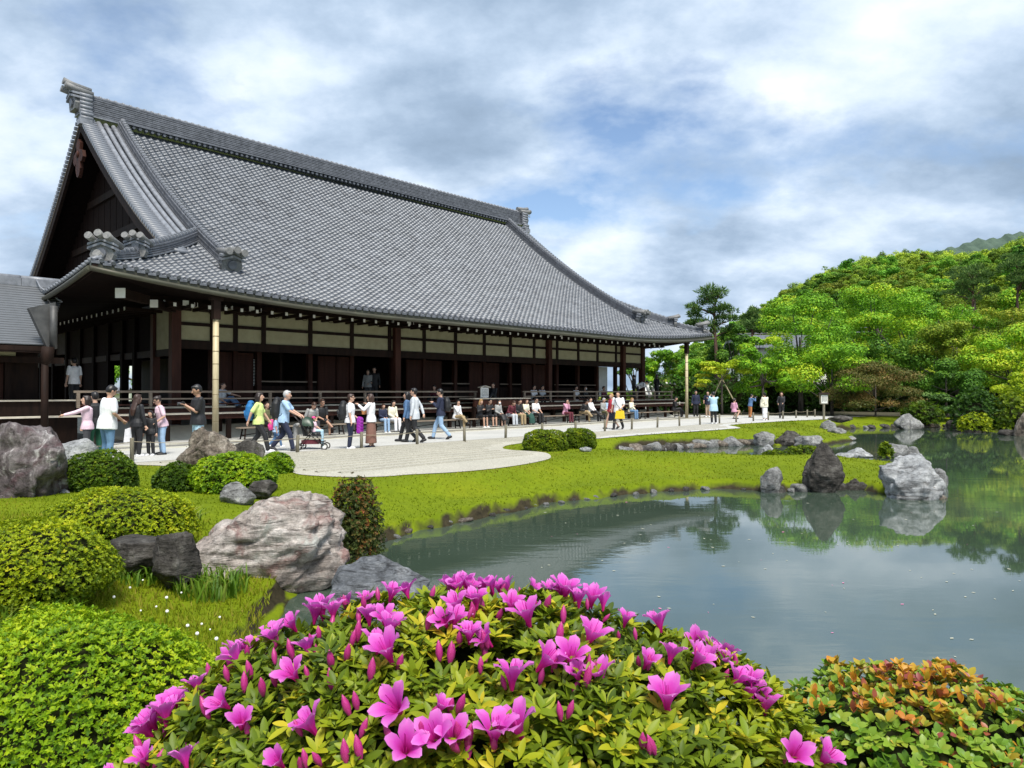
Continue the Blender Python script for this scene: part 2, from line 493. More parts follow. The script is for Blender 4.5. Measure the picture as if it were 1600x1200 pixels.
# --- verge: long rolls, short cross rolls, barge board
def slope_pt(s, q, dz=0.0):
    p, tx, ty, nz = front_frame(s, q); return p + nz * dz
def back_pt(p): return Vector((p.x, 20 - p.y, p.z))
for right in (False, True):
    mir = (lambda s: s) if not right else (lambda s: S0 + S1 - s)
    for ds in (0.22, 0.52, 0.84):
        q0 = ds + 3.98
        mb = MB(); mb.tube([slope_pt(mir(ds), q0 + (13.7 - q0) * i / 14, 0.085) for i in range(15)], 0.115 if ds < .3 else 0.10, 10)
        mb.build('verge_roll', [MT['tile_light']], hall)
    # short cross rolls
    vr = MB(); vr.tube([(-0.36, 0, 0), (0.27, 0, 0)], [0.092, 0.085], 10); vrm = vr.mesh('verge_tile', [MT['tile_light']])
    q = 3.3
    while q < 13.9:
        o = link('verge_tile', vrm, hall); p, tx, ty, nz = front_frame(mir(-0.16), q)
        if right: tx = -tx; ty = -ty
        M = Matrix((tx, ty, nz)).transposed().to_4x4(); M.translation = p + nz * 0.07; o.matrix_basis = M
        if not right:
            o2 = link('verge_tile', vrm, hall); pb = back_pt(p) + nz * 0.07; o2.location = pb
        t = q / 14; q += 0.235 / math.sqrt(1 + ((6.55 + 5.58 * t) / 14) ** 2)
    for back in (False, True):
        for (nm, off, th, hi, lo, mtl) in (('barge_board', 0.0, 0.14, -0.10, -0.62, MT['wood_dark']), ('barge_trim', -0.02, 0.05, -0.10, -0.19, MT['wood_gray'])):
            path = [slope_pt(mir(-0.40 + off), 2.9 + 11.1 * i / 16) for i in range(17)]
            if back: path = [back_pt(p) for p in path]
            mb = MB()
            vs = []; fs = []
            for p in path:
                for (a, b) in ((0, hi), (th, hi), (th, lo), (0, lo)):
                    vs.append((p.x + (a if not right else -a), p.y, p.z + b))
            for i in range(16):
                for kk in range(4): fs.append((i * 4 + kk, i * 4 + (kk + 1) % 4, i * 4 + 4 + (kk + 1) % 4, i * 4 + 4 + kk))
            fs += [(0, 1, 2, 3), (64, 67, 66, 65)]
            mb.add(vs, fs); mb.build(nm, [mtl], hall)
    for back in (False, True):
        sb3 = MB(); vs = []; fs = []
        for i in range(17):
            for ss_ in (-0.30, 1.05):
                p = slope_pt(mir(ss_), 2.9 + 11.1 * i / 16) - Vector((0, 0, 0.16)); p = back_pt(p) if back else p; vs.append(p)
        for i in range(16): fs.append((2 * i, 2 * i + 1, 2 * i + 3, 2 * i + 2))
        sb3.add(vs, fs); sb3.build('verge_soffit', [MT['shade_wood']], hall)
    # soffit of the verge overhang + gable wall boards
    gs = mir(0.85)
    nb = 46
    for i in range(nb):
        va = 0.3 + 19.4 * i / nb; vb = 0.3 + 19.4 * (i + 1) / nb
        vm = (va + vb) / 2; qq = (vm if vm < 10 else 20 - vm) + 4
        top = prof(qq) - 0.25
        mb = MB(); x = gs + (0.012 if i % 2 else 0.0) * (-1 if not right else 1)
        bot = 6.3
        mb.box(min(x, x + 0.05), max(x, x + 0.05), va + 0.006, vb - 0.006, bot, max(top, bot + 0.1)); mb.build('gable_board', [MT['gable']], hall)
    mb = MB(); mb.box(min(gs - 0.1, gs + 0.12), max(gs - 0.1, gs + 0.12), 0.0, 20.0, 6.2, 6.5); mb.build('gable_beam', [MT['wood_dark']], hall)
    for zz_, w2 in ((8.6, 5.5), (10.6, 3.0)):
        mb = MB(); mb.box(min(gs - 0.14, gs - 0.02), max(gs - 0.14, gs - 0.02) + (0.16 if right else 0), 10 - w2, 10 + w2, zz_, zz_ + 0.32); mb.build('gable_beam', [MT['wood_dark']], hall)
# carved pendant under the apex of the left gable
gp = MB()
sh = [(0, 0.75), (0.28, 0.55), (0.22, 0.25), (0.62, 0.12), (0.72, -0.18), (0.5, -0.38), (0.30, -0.28), (0.34, -0.62), (0.18, -0.92), (0, -1.0)]
pl = sh + [(-a, b) for a, b in sh[-2:0:-1]]
nn_ = len(pl)
gp.add([(-0.5, 10 + a, 12.3 + b) for a, b in pl] + [(-0.36, 10 + a, 12.3 + b) for a, b in pl], [tuple(range(nn_))[::-1], tuple(range(nn_, 2 * nn_))] + [(k, (k + 1) % nn_, nn_ + (k + 1) % nn_, nn_ + k) for k in range(nn_)])
gp.ball((-0.52, 10, 12.35), (0.06, 0.16, 0.16)); gp.build('gable_pendant', [MT['wood_red']], hall)

# --- stacked ridges
def ridge(path, width, height, name, ncap, cap_r, courses, parent=hall, upv=Vector((0, 0, 1))):
    """stack of flat courses with a row of round cap tiles, as one part with its courses and caps below it"""
    body = MB()
    h = height / courses
    for c in range(courses):
        wv = width / 2 * (1.16 if c == 0 else (1.0 - 0.15 * c / courses)) + (0.012 if c % 2 else 0.0)
        body.sweep([(-wv, c * h), (wv, c * h), (wv, c * h + h * 0.72), (-wv, c * h + h * 0.72)], path, 0 if c else 1)
    o = body.build(name, [MT['tile_dark'], MT['tile_light']], parent)
    # cap tiles
    pts = [Vector(p) for p in path]; seg = [0]
    for a, b in zip(pts, pts[1:]): seg.append(seg[-1] + (b - a).length)
    def pos(d):
        for i in range(len(pts) - 1):
            if d <= seg[i + 1] or i == len(pts) - 2:
                t = (d - seg[i]) / max(seg[i + 1] - seg[i], 1e-6); return pts[i].lerp(pts[i + 1], t), (pts[i + 1] - pts[i]).normalized()
    Ltot = seg[-1]; step = Ltot / ncap
    cm = MB(); cm.tube([(0, -step * 0.56, 0.0), (0, step * 0.30, 0.0), (0, step * 0.32, 0.02), (0, step * 0.5, 0.02)], [cap_r, cap_r, cap_r * 1.16, cap_r * 1.16], 10)
    cme = cm.mesh('cap_tile', [MT['tile_light']])
    for i in range(ncap):
        p, t = pos((i + 0.5) * step)
        side = t.cross(Vector((0, 0, 1))).normalized(); nz = side.cross(t)
        q_ = link('cap_tile', cme, o)
        M = Matrix((side, t, nz)).transposed().to_4x4(); M.translation = p + nz * (height + 0.02); q_.matrix_basis = M
    return o
def oni(pos, direction, scale, horns, label_mat=None, name='ridge_end_tile'):
    """ogre-tile block at a ridge end: a shaped face plate with brow courses, round boss and projecting cylinders"""
    d = Vector(direction).normalized(); side = d.cross(Vector((0, 0, 1))).normalized(); up = side.cross(d)
    M = Matrix((side, d, up)).transposed().to_4x4(); M.translation = Vector(pos)
    mb = MB()
    pl = [(-0.34, -0.32), (-0.42, -0.1), (-0.34, 0.12), (-0.40, 0.3), (0, 0.42), (0.40, 0.3), (0.34, 0.12), (0.42, -0.1), (0.34, -0.32)]
    n_ = len(pl)
    vs = [(a, -0.12, b) for a, b in pl] + [(a, 0.10, b) for a, b in pl]
    mb.add([M @ (Vector(p) * scale) for p in vs], [tuple(range(n_)), tuple(range(2 * n_ - 1, n_ - 1, -1))] + [((k + 1) % n_, k, n_ + k, n_ + (k + 1) % n_) for k in range(n_)])
    for j in range(2):
        z0 = 0.12 + j * 0.14
        mb.add([M @ (Vector(p) * scale) for p in ((-0.46, -0.1, z0 - .05), (0, -0.1, z0 + 0.12), (0.46, -0.1, z0 - .05), (0.46, -0.1, z0 + .03), (0, -0.1, z0 + 0.2), (-0.46, -0.1, z0 + .03), (-0.46, 0.2, z0 - .05), (0, 0.2, z0 + 0.12), (0.46, 0.2, z0 - .05), (0.46, 0.2, z0 + .03), (0, 0.2, z0 + 0.2), (-0.46, 0.2, z0 + .03))],
               [(5, 4, 1, 0), (4, 3, 2, 1), (6, 7, 10, 11), (7, 8, 9, 10), (0, 1, 7, 6), (1, 2, 8, 7), (11, 10, 4, 5), (10, 9, 3, 4), (0, 6, 11, 5), (2, 3, 9, 8)], 1)
    mb.tube([M @ (Vector(p) * scale) for p in ((0, 0.05, -0.06), (0, 0.17, -0.06))], 0.17 * scale, 14, 2)
    o = mb.build(name, [MT['tile_face'], MT['tile_light'], MT['tile_dark']], hall)
    for (hx, hz) in horns:
        hb = MB(); hb.tube([M @ (Vector((hx, -0.55, hz - 0.02)) * scale), M @ (Vector((hx, 0.1, hz + 0.05)) * scale), M @ (Vector((hx, 0.42, hz + 0.12)) * scale)], [0.12 * scale, 0.12 * scale, 0.135 * scale], 12)
        hb.build('horn_tile', [MT['tile_face']], o)
    return o
RZ0 = prof(14) - 0.05
rpath = [(-0.55 + (29.2 + 0.35) * i / 12, VR, RZ0 + 0.10 * (abs(i - 6) / 6) ** 2) for i in range(13)]
ridge(rpath, 0.62, 1.0, 'main_ridge', 92, 0.10, 11)
rl = MB()
for k in range(96):      # round tile ends along the foot of the ridge
    s = 1.4 + k * 0.275
    rl.tube([(s, VR - 0.52, RZ0 + 0.02), (s, VR - 0.30, RZ0 + 0.02)], 0.07, 8)
rl.box(1.3, 27.6, VR - 0.56, VR - 0.3, RZ0 + 0.10, RZ0 + 0.16)
tag(rl.build('ridge_foot_tiles', [MT['tile_dark']], hall), kind='stuff')
for (sx, dx) in ((-0.62, -1), (29.08, 1)):
    oni((sx, VR, RZ0 + 0.66), (dx, 0, 0), 1.15, [(-0.26, 0.40), (0.26, 0.40), (0, 0.62)], name='ridge_end_tile')
    fb = MB()
    for j in range(7):      # stacked roll tiles on the shoulders
        z = RZ0 - 0.12 + j * 0.175
        fb.tube([(sx + dx * 0.05 - dx * 0.1, VR - 0.46 - (0.14 if j < 2 else 0), z), (sx - dx * 0.55, VR - 0.46 - (0.14 if j < 2 else 0), z)], 0.10, 10)
    fb.box(min(sx, sx - dx * 0.5), max(sx, sx - dx * 0.5), VR - 0.75, VR - 0.3, RZ0 - 0.45, RZ0 - 0.2)
    fb.build('shoulder_tiles', [MT['tile_light']], hall)
for right in (False, True):
    mir = (lambda s: s) if not right else (lambda s: S0 + S1 - s)
    kp = [slope_pt(mir(1.18), 13.75 + (2.25 - 13.75) * i / 20, 0.03) for i in range(21)]
    ridge(kp, 0.34, 0.42, 'descending_ridge', 56, 0.105, 6)
    oni(kp[-1] + Vector((0, -0.05, 0.26)), (0, -1, -0.3), 0.92, [(-0.30, 0.36), (0.30, 0.36), (0, 0.44)], name='ridge_end_tile')
    def hip(q): return Vector((mir(S0 + q), V0 + q, ZF(mir(S0 + q), V0 + q) + 0.02))
    hp = [hip(4.95 + (1.75 - 4.95) * i / 10) for i in range(11)]
    ridge(hp, 0.34, 0.36, 'corner_ridge', 18, 0.10, 5)
    hp2 = [hip(1.9 + (0.42 - 1.9) * i / 8) for i in range(9)]
    ridge(hp2, 0.32, 0.20, 'corner_ridge', 8, 0.09, 3)
    dr = (-1 if not right else 1, -1, 0.12)
    oni(hp[-1] + Vector((0, 0, 0.26)), dr, 0.78, [(-0.30, 0.36), (0.30, 0.36), (0, 0.44)], name='ridge_end_tile')
    oni(hp2[-1] + Vector((0, 0, 0.20)), dr, 0.82, [(-0.32, 0.38), (0.32, 0.38), (0, 0.47), (0.0, -0.25)], name='ridge_end_tile')

# ------------------------------------------------------------------ walls
ZN, ZM, ZT = 3.50, 4.06, 4.98          # lintel, middle rail, wall top
def part_box(name, mt, *a, parent=None):
    mb = MB(); mb.box(*a); return mb.build(name, [mt], parent or hall)
xs = [273, 331, 367, 411, 484, 549, 608, 662, 711, 756, 797, 834, 870, 903, 933, 962, 1003]
sposts = [s_of(x, 0) for x in xs]
for x, s in zip(xs, sposts):
    big = x in (273, 1003)
    hw = 0.16 if big else 0.085
    part_box('corner_post' if big else 'frieze_post', MT['wood_red'] if big else MT['wood_dark'], s - hw, s + hw, -0.16 if big else -0.07, 0.16 if big else 0.09, 0.35 if big else ZN - 0.1, ZT)
for x in (619, 857, 973):
    s = s_of(x, -0.1); part_box('main_post', MT['wood_red'], s - 0.15, s + 0.15, -0.26, 0.04, 0.35, ZT - 0.1)
for a, b in zip(sposts, sposts[1:]):
    part_box('plaster_panel', MT['plaster'], a + 0.08, b - 0.08, -0.01, 0.04, ZN + 0.02, ZM - 0.02)
    part_box('plaster_panel', MT['plaster'], a + 0.08, b - 0.08, -0.01, 0.04, ZM + 0.10, ZT - 0.03)
sa, sb_ = sposts[0], sposts[-1]
part_box('lintel', MT['wood_dark'], sa, sb_, -0.09, 0.10, ZN - 0.30, ZN)
part_box('frieze_rail', MT['wood_dark'], sa, sb_, -0.055, 0.06, ZM - 0.02, ZM + 0.10)
part_box('eave_beam', MT['wood_dark'], sa - 1.2, sb_ + 1.2, -0.42, -0.17, ZT - 0.22, ZT + 0.05)
# bracket arms on the posts with pale ends
for x in (273, 318, 375, 619, 857, 973, 1003):
    s = s_of(x, 0)
    mb = MB(); 
    for dx, dz in ((0.55, 0.0), (0.36, -0.16)):
        mb.box(s - dx, s + dx, -0.56, -0.45, ZT - 0.30 + dz, ZT - 0.16 + dz)
    o = mb.build('bracket_arm', [MT['wood_dark']], hall)
    for sg in (-1, 1):
        e = MB(); e.box(s + sg * 0.56 - 0.012, s + sg * 0.56 + 0.012, -0.565, -0.445, ZT - 0.305, ZT - 0.155); e.build('bracket_end', [MT['white']], o)
    e = MB(); e.box(s - 0.10, s + 0.10, -0.95, -0.93, ZT - 0.34, ZT - 0.16); e.build('bracket_end', [MT['white']], o)
# inner wall (set back), panels of narrow louvre boards, dark open bays between
VI = 2.0
def louvre(x0, x1, mt=MT['wood_red']):
    a, b = s_of(x0, VI), s_of(x1, VI)
    fr = part_box('louvre_panel', mt, a, b, VI, VI + 0.05, 1.15, ZN - 0.25)
    n = 26
    me = MB(); me.box(a + 0.04, b - 0.04, -0.028, 0, 0, 0.035)
    me = me.mesh('louvre_slat', [mt])
    for k in range(n):
        o = link('louvre_slat', me, fr); o.location = (0, VI - 0.002, 1.22 + k * (ZN - 1.55) / n)
def ipost(x, w2=0.10, mt=MT['wood_red']):
    s = s_of(x, VI - 0.05); part_box('inner_post', mt, s - w2, s + w2, VI - 0.12, VI + 0.1, 1.15, ZN)
for a, b in ((340, 366), (369, 396), (497, 524), (526, 548), (635, 660), (663, 690), (733, 755), (757, 780), (815, 834), (836, 853)): louvre(a, b)
for x in (331, 367, 404, 484, 549, 613, 662, 711, 756, 797, 834, 870, 903, 933, 962): ipost(x)
for a, b in ((405, 494), (690, 733), (781, 814), (866, 934)):
    sa2, sb2 = s_of(a, VI), s_of(b, VI)
    part_box('threshold_rail', MT['wood_gray'], sa2, sb2, VI - 0.04, VI, 2.05, 2.11)
    part_box('low_panel', MT['wood_dark'], sa2, sb2, VI + 0.01, VI + 0.05, 1.15, 1.9)
# lattice window beside the first open bay and the white screen near the far end
a, b = s_of(395.5, VI), s_of(404, VI)
lw = part_box('lattice_window', MT['paper'], a, b, VI + 0.02, VI + 0.04, 1.9, 3.0)
for k in range(9): part_box('lattice_bar', MT['wood_dark'], a, b, VI - 0.012, VI + 0.018, 1.92 + k * 0.125, 1.95 + k * 0.125, parent=lw)
for k in range(4): part_box('lattice_bar', MT['wood_dark'], a + (b - a) * k / 3 - 0.014, a + (b - a) * k / 3 + 0.014, VI - 0.016, VI + 0.016, 1.9, 3.05, parent=lw)
a, b = s_of(935.5, VI), s_of(948.5, VI)
part_box('paper_screen', MT['paper'], a, b, VI - 0.03, VI + 0.02, 1.3, ZN - 0.2)
# interior: floor, ceiling, back wall with a gap, partitions
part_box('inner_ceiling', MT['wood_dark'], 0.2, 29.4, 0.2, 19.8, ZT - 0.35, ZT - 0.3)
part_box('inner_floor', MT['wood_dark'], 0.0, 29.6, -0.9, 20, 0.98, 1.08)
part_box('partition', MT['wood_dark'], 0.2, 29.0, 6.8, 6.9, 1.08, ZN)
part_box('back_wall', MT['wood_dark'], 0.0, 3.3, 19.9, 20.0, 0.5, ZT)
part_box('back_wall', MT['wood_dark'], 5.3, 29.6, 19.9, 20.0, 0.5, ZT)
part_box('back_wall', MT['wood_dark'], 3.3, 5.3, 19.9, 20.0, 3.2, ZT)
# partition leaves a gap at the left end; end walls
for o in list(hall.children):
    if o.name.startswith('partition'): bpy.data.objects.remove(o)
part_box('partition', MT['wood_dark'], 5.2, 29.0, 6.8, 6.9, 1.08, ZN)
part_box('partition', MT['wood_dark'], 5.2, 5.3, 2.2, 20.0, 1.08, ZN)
part_box('end_wall', MT['shade_wood'], 0.0, 0.12, 0.2, 5.35, 3.2, ZT - 0.3)
part_box('end_wall', MT['shade_wood'], 0.0, 0.12, 7.0, 13.2, 0.5, ZT)
part_box('end_wall', MT['shade_wood'], 0.0, 0.12, 5.35, 7.0, 3.3, ZT)
part_box('end_wall', MT['shade_wood'], 2.2, 2.3, 2.2, 5.3, 1.0, ZT - 0.4)
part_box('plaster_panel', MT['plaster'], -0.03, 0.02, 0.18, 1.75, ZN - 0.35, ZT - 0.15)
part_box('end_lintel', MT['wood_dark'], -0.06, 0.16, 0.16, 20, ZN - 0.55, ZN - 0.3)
for v in (1.95, 3.9, 5.3, 7.05, 9, 11, 13.2, 15.6, 18, 20): part_box('end_post', MT['wood_red'] if v < 3 else MT['shade_wood'], -0.13, 0.13, v - 0.13, v + 0.13, 0.35, ZT)
part_box('end_wall', MT['shade_wood'], 27.6, 27.7, 2.0, 20.0, 1.0, ZT - 0.3)
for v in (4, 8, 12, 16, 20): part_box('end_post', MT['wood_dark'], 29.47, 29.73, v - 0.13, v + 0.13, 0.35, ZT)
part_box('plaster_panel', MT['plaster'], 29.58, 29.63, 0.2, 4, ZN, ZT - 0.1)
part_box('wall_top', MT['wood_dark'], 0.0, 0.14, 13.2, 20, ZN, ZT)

# ------------------------------------------------------------------ verandas, plinth, railing
n = 15
fb_edges = np.linspace(-3.2, 32.0, 36)
for a, b in zip(fb_edges, fb_edges[1:]):
    part_box('floor_board', MT['wood_edge'], a + 0.006, b - 0.006, -1.22, -0.85, 1.09 + random.uniform(-.004, .004), 1.145)
    part_box('step_board', MT['wood_edge'], a + 0.006, b - 0.006, -2.0, -1.25, 0.885 + random.uniform(-.004, .004), 0.935)
part_box('floor_beam', MT['wood_red'], -3.2, 32.0, -1.16, -0.95, 0.80, 1.085)
part_box('step_beam', MT['wood_red'], -3.2, 32.0, -1.92, -1.78, 0.72, 0.88)
for k in range(18):
    s = -3.0 + k * 2.05
    part_box('veranda_post', MT['wood_dark'], s - 0.07, s + 0.07, -1.9, -1.76, 0.0, 0.72)
    part_box('veranda_post', MT['wood_dark'], s - 0.09, s + 0.09, -1.14, -0.96, 0.0, 0.80)
pb = MB()
pb.add([(-1.0, -1.45, 0), (30.6, -1.45, 0), (30.6, -0.8, 0.48), (-1.0, -0.8, 0.48), (-1.0, 20.6, 0), (30.6, 20.6, 0), (30.6, 19.8, 0.62), (-1.0, 19.8, 0.62), (-1.75, -1.75, 0), (31.3, -1.75, 0)],
       [(0, 1, 2, 3), (3, 2, 6, 7), (8, 0, 3), (1, 9, 2), (5, 4, 7, 6), (8, 3, 7, 4), (9, 5, 6, 2)])
pb.build('plinth', [MT['base']], hall)
def rail_run(s0, s1):
    part_box('handrail', MT['wood_gray'], s0 - 0.12, s1 + 0.12, -1.36, -1.28, 1.615, 1.685)
    part_box('middle_rail', MT['wood_gray'], s0, s1, -1.345, -1.295, 1.385, 1.435)
    part_box('bottom_rail', MT['wood_red'], s0, s1, -1.345, -1.295, 1.20, 1.25)
    n_ = max(2, int((s1 - s0) / 1.9))
    for k in range(n_ + 1):
        s = s0 + (s1 - s0) * k / n_
        part_box('railing_post', MT['wood_gray'], s - 0.045, s + 0.045, -1.365, -1.275, 1.146, 1.613)
g0, g1 = s_of(742, -1.3), s_of(819, -1.3)
rail_run(-3.4, g0); rail_run(g1, 31.4)
# wooden platform with pale top in the gap
pt = MB(); a, b = s_of(738, -2.2), s_of(826, -2.2)
part_box('platform_top', MT['wood_edge'], a, b, -2.35, -1.3, 1.30, 1.345)
part_box('platform_front', MT['wood_red'], a + 0.05, b - 0.05, -2.3, -2.2, 0.95, 1.295)
for s in (a + 0.1, (a + b) / 2, b - 0.1): part_box('platform_leg', MT['wood_dark'], s - 0.06, s + 0.06, -2.28, -2.16, 0.0, 0.95)
sg = thing('notice_board', 'small roofed white notice board standing on the temple step platform', 'sign', BW(s_of(757, -1.9), -1.9, 1.345), ANG)
b_ = MB(); b_.box(-0.25, 0.25, -0.03, 0.03, 0.02, 0.50); b_.build('board', [MT['white']], sg)
b_ = MB(); b_.add([(-0.34, -0.1, 0.49), (0, -0.1, 0.56), (0.34, -0.1, 0.49), (0.34, -0.1, 0.53), (0, -0.1, 0.60), (-0.34, -0.1, 0.53), (-0.34, 0.1, 0.49), (0, 0.1, 0.56), (0.34, 0.1, 0.49), (0.34, 0.1, 0.53), (0, 0.1, 0.60), (-0.34, 0.1, 0.53)],
   [(5, 4, 1, 0), (4, 3, 2, 1), (6, 7, 10, 11), (7, 8, 9, 10), (0, 1, 7, 6), (1, 2, 8, 7), (11, 10, 4, 5), (10, 9, 3, 4), (0, 6, 11, 5), (2, 3, 9, 8)]); b_.build('board_roof', [MT['wood_edge']], sg)
for sx in (-0.2, 0.2):
    b_ = MB(); b_.box(sx - 0.03, sx + 0.03, -0.05, 0.05, 0, 0.03); b_.build('foot', [MT['wood_dark']], sg)
INK = simple('black ink', (0.03, 0.03, 0.03), rough=0.8)
lb = MB()
for c in range(7):
    z = 0.45
    while z > 0.10:
        h = random.uniform(0.012, 0.03); lb.box(-0.20 + c * 0.062, -0.175 + c * 0.062 + random.uniform(0, .01), -0.033, -0.031, z - h, z); z -= h + random.uniform(0.006, 0.02)
lb.build('lettering', [INK], sg)

# ------------------------------------------------------------------ low annex at the left
annex = thing('annex', 'low dark corridor building with grey shingled roof at the left end of the hall', 'building', C0, ANG)
def ab(name, mt, *a, parent=None):
    mb = MB(); mb.box(*a); return mb.build(name, [mt], parent or annex)
E0, E1 = -16.0, -3.05
ve, ze, vr, zr = -2.1, 2.98, 1.5, 5.16
ncs = 26
cr = MB(); cr.box(E0, E1, -0.005, 0.24, 0.0, 0.035); 
for k in range(ncs):
    t0 = k / ncs
    mb = MB(); x1 = E1 - 1.15 * 0 
    right = E1 - 0.0
    EE = s_of(71, ve); mb.box(E0, EE + (E1 - EE) * t0, 0.0, 0.20, 0.0, 0.03)
    o = mb.build('roof_course', [MT['shingle']], annex)
    v_, z_ = ve + (vr - ve) * t0, ze + (zr - ze) * (t0 * 0.9 + 0.1 * t0 * t0)
    o.location = (0, v_, z_ + 0.012); o.rotation_euler = (math.atan2((zr - ze) * (0.9 + .2 * t0), vr - ve) - R(4), 0, 0)
mb = MB(); EE = s_of(71, ve); mb.add([(E0, ve, ze - .03), (EE, ve, ze - .03), (E1, vr, zr - .05), (E0, vr, zr - .05), (E0, 2 * vr - ve, ze - .03), (E1, 2 * vr - ve, ze - .03), (E0, ve, ze - .15), (EE, ve, ze - .15), (E0, 2 * vr - ve, ze - .15), (E1, 2 * vr - ve, ze - .15)], [(0, 1, 2, 3), (3, 2, 5, 4), (6, 7, 1, 0), (6, 8, 9, 7), (1, 7, 9, 5, 2)])
mb.build('roof', [MT['wood_dark']], annex)
for k in range(10):
    x1 = E1 - k * 1.3
    ab('ridge_tile', MT['tile_light'], x1 - 1.29, x1, vr - 0.16, vr + 0.16, zr - 0.06, zr + 0.2)
    mb = MB(); mb.tube([(x1 - 1.29, vr, zr + 0.2), (x1 - 0.01, vr, zr + 0.2)], 0.10, 8); mb.build('ridge_cap', [MT['tile_light']], annex)
mb = MB(); mb.tube([(E1 - 0.9, vr - 0.2, zr + 0.2), (E1 - 0.85, vr - 0.5, zr - 0.1), (E1 - 0.45, vr - 1.4, zr - 0.62)], 0.025, 6); mb.build('lightning_cable', [MT['tile_light']], annex)
ab('eave_board', MT['wood_dark'], E0, s_of(71, ve), ve + 0.02, ve + 0.10, ze - 0.20, ze - 0.04)
ab('wall', MT['wood_dark'], E0, -4.2, -0.15, 0.0, 0.9, 3.0)
ab('plaster_strip', MT['plaster'], E0, -4.9, -0.75, -0.7, 2.72, 2.92)
ab('wall_beam', MT['wood_dark'], E0, s_of(98, -0.7), -0.82, -0.66, 2.52, 2.70)
for k in range(6):
    s = -5.0 - k * 1.9
    fr = ab('louvre_panel', MT['wood_red'], s - 1.75, s - 0.1, -0.20, -0.16, 1.0, 2.5)
    me = MB(); me.box(s - 1.7, s - 0.15, -0.225, -0.2, 0, 0.035); me = me.mesh('louvre_slat', [MT['wood_red']])
    for j in range(18):
        o = link('louvre_slat', me, fr); o.location = (0, 0, 1.05 + j * 0.08)
    ab('wall_post', MT['wood_dark'], s - 0.08, s + 0.08, -0.3, -0.1, 0.2, 2.7)
for z0, v0, m_ in ((1.36, -1.3, MT['wood_edge']), (0.885, -2.0, MT['wood_edge'])):
    ab('veranda_board', m_, E0, -3.45, v0, v0 + 0.5, z0, z0 + 0.045)
ab('veranda_beam', MT['wood_dark'], E0, -3.45, -1.2, -1.0, 0.95, 1.35)
ab('under_boards', MT['wood_dark'], E0, -3.3, -0.9, -0.8, 0.0, 1.0)
# rain hopper, downpipe and its stout post where the two roofs meet
hp = s_of(66, -2.2)
mb = MB(); mb.add([(-4.35, -2.6, 4.42), (-3.55, -2.6, 4.50), (-3.35, -2.6, 3.1), (-3.75, -2.6, 2.95), (-4.35, -2.3, 4.42), (-3.55, -2.3, 4.50), (-3.35, -2.3, 3.1), (-3.75, -2.3, 2.95)], [(0, 3, 2, 1), (4, 5, 6, 7), (0, 1, 5, 4), (1, 2, 6, 5), (2, 3, 7, 6), (3, 0, 4, 7)])
def local_from_pic(x, y, v):
    s = s_of(x, v); P = C0 + DV * s + NV * v
    return (s, v, CAMH - (y - HOR) / F * P.y)
vv_ = -2.35
poly = [local_from_pic(x, y, vv_) for x, y in ((44, 481), (86, 472), (84, 540), (73, 542))]
mb = MB(); mb.add(poly + [(a, b + 0.25, c) for a, b, c in poly], [(0, 3, 2, 1), (4, 5, 6, 7), (0, 1, 5, 4), (1, 2, 6, 5), (2, 3, 7, 6), (3, 0, 4, 7)])
mb.build('flashing', [MT['flash']], annex)
a = local_from_pic(83, 478, -2.45); b = local_from_pic(83, 545, -2.45)
mb = MB(); mb.tube([a, b], 0.10, 10); mb.build('downpipe', [MT['flash']], annex)
t_ = local_from_pic(75, 542, -2.5); bt = local_from_pic(70, 560, -2.5)
mb = MB(); mb.tube([(t_[0], t_[1], t_[2]), (t_[0] - .02, t_[1], t_[2] - 0.25), (bt[0], bt[1], bt[2] - 0.2)], [0.16, 0.17, 0.09], 12); mb.build('rain_basin', [MT['wood_dark']], annex)
mb = MB(); mb.tube([(bt[0], -2.5, 0), (bt[0], -2.5, bt[2])], [0.10, 0.09], 12); mb.build('porch_post', [MT['wood_dark']], annex)

# ------------------------------------------------------------------ two bamboo props under the eave
MT['bamboo'] = simple('dry bamboo', (0.42, 0.345, 0.20), (0.56, 0.475, 0.30), 0.5, 3, (4, 4, 0.4))
MT['bamboo_joint'] = simple('bamboo joint', (0.22, 0.16, 0.08), rough=0.6)
for (x, lab, k) in ((337, 'thick bamboo pole propping the near corner of the temple eave', 0), (1073, 'thinner looking bamboo pole propping the far end of the temple eave', 1)):
    s = s_of(x, -3.75)
    pr = thing('bamboo_pole', lab, 'pole', BW(s, -3.75, 0), ANG, 'bamboo poles propping the eave')
    ztop = ZF(s, V0) - 0.30; zb = ztop - 0.72
    mb = MB(); mb.tube([(0, 0, 0), (0, 0, zb)], [0.098, 0.090], 14); mb.build('bamboo_stem', [MT['bamboo']], pr)
    for j in range(9):
        z = 0.22 + j * (zb - 0.3) / 8 + random.uniform(-.04, .04)
        mb = MB(); mb.tube([(0, 0, z - 0.012), (0, 0, z), (0, 0, z + 0.012)], [0.094, 0.102, 0.094], 14); mb.build('joint', [MT['bamboo_joint']], pr)
    mb = MB(); mb.box(-0.11, 0.11, -0.11, 0.11, zb, ztop - 0.12); mb.box(-0.2, 0.2, -0.13, 0.13, ztop - 0.12, ztop); mb.build('timber_head', [MT['wood_dark']], pr)
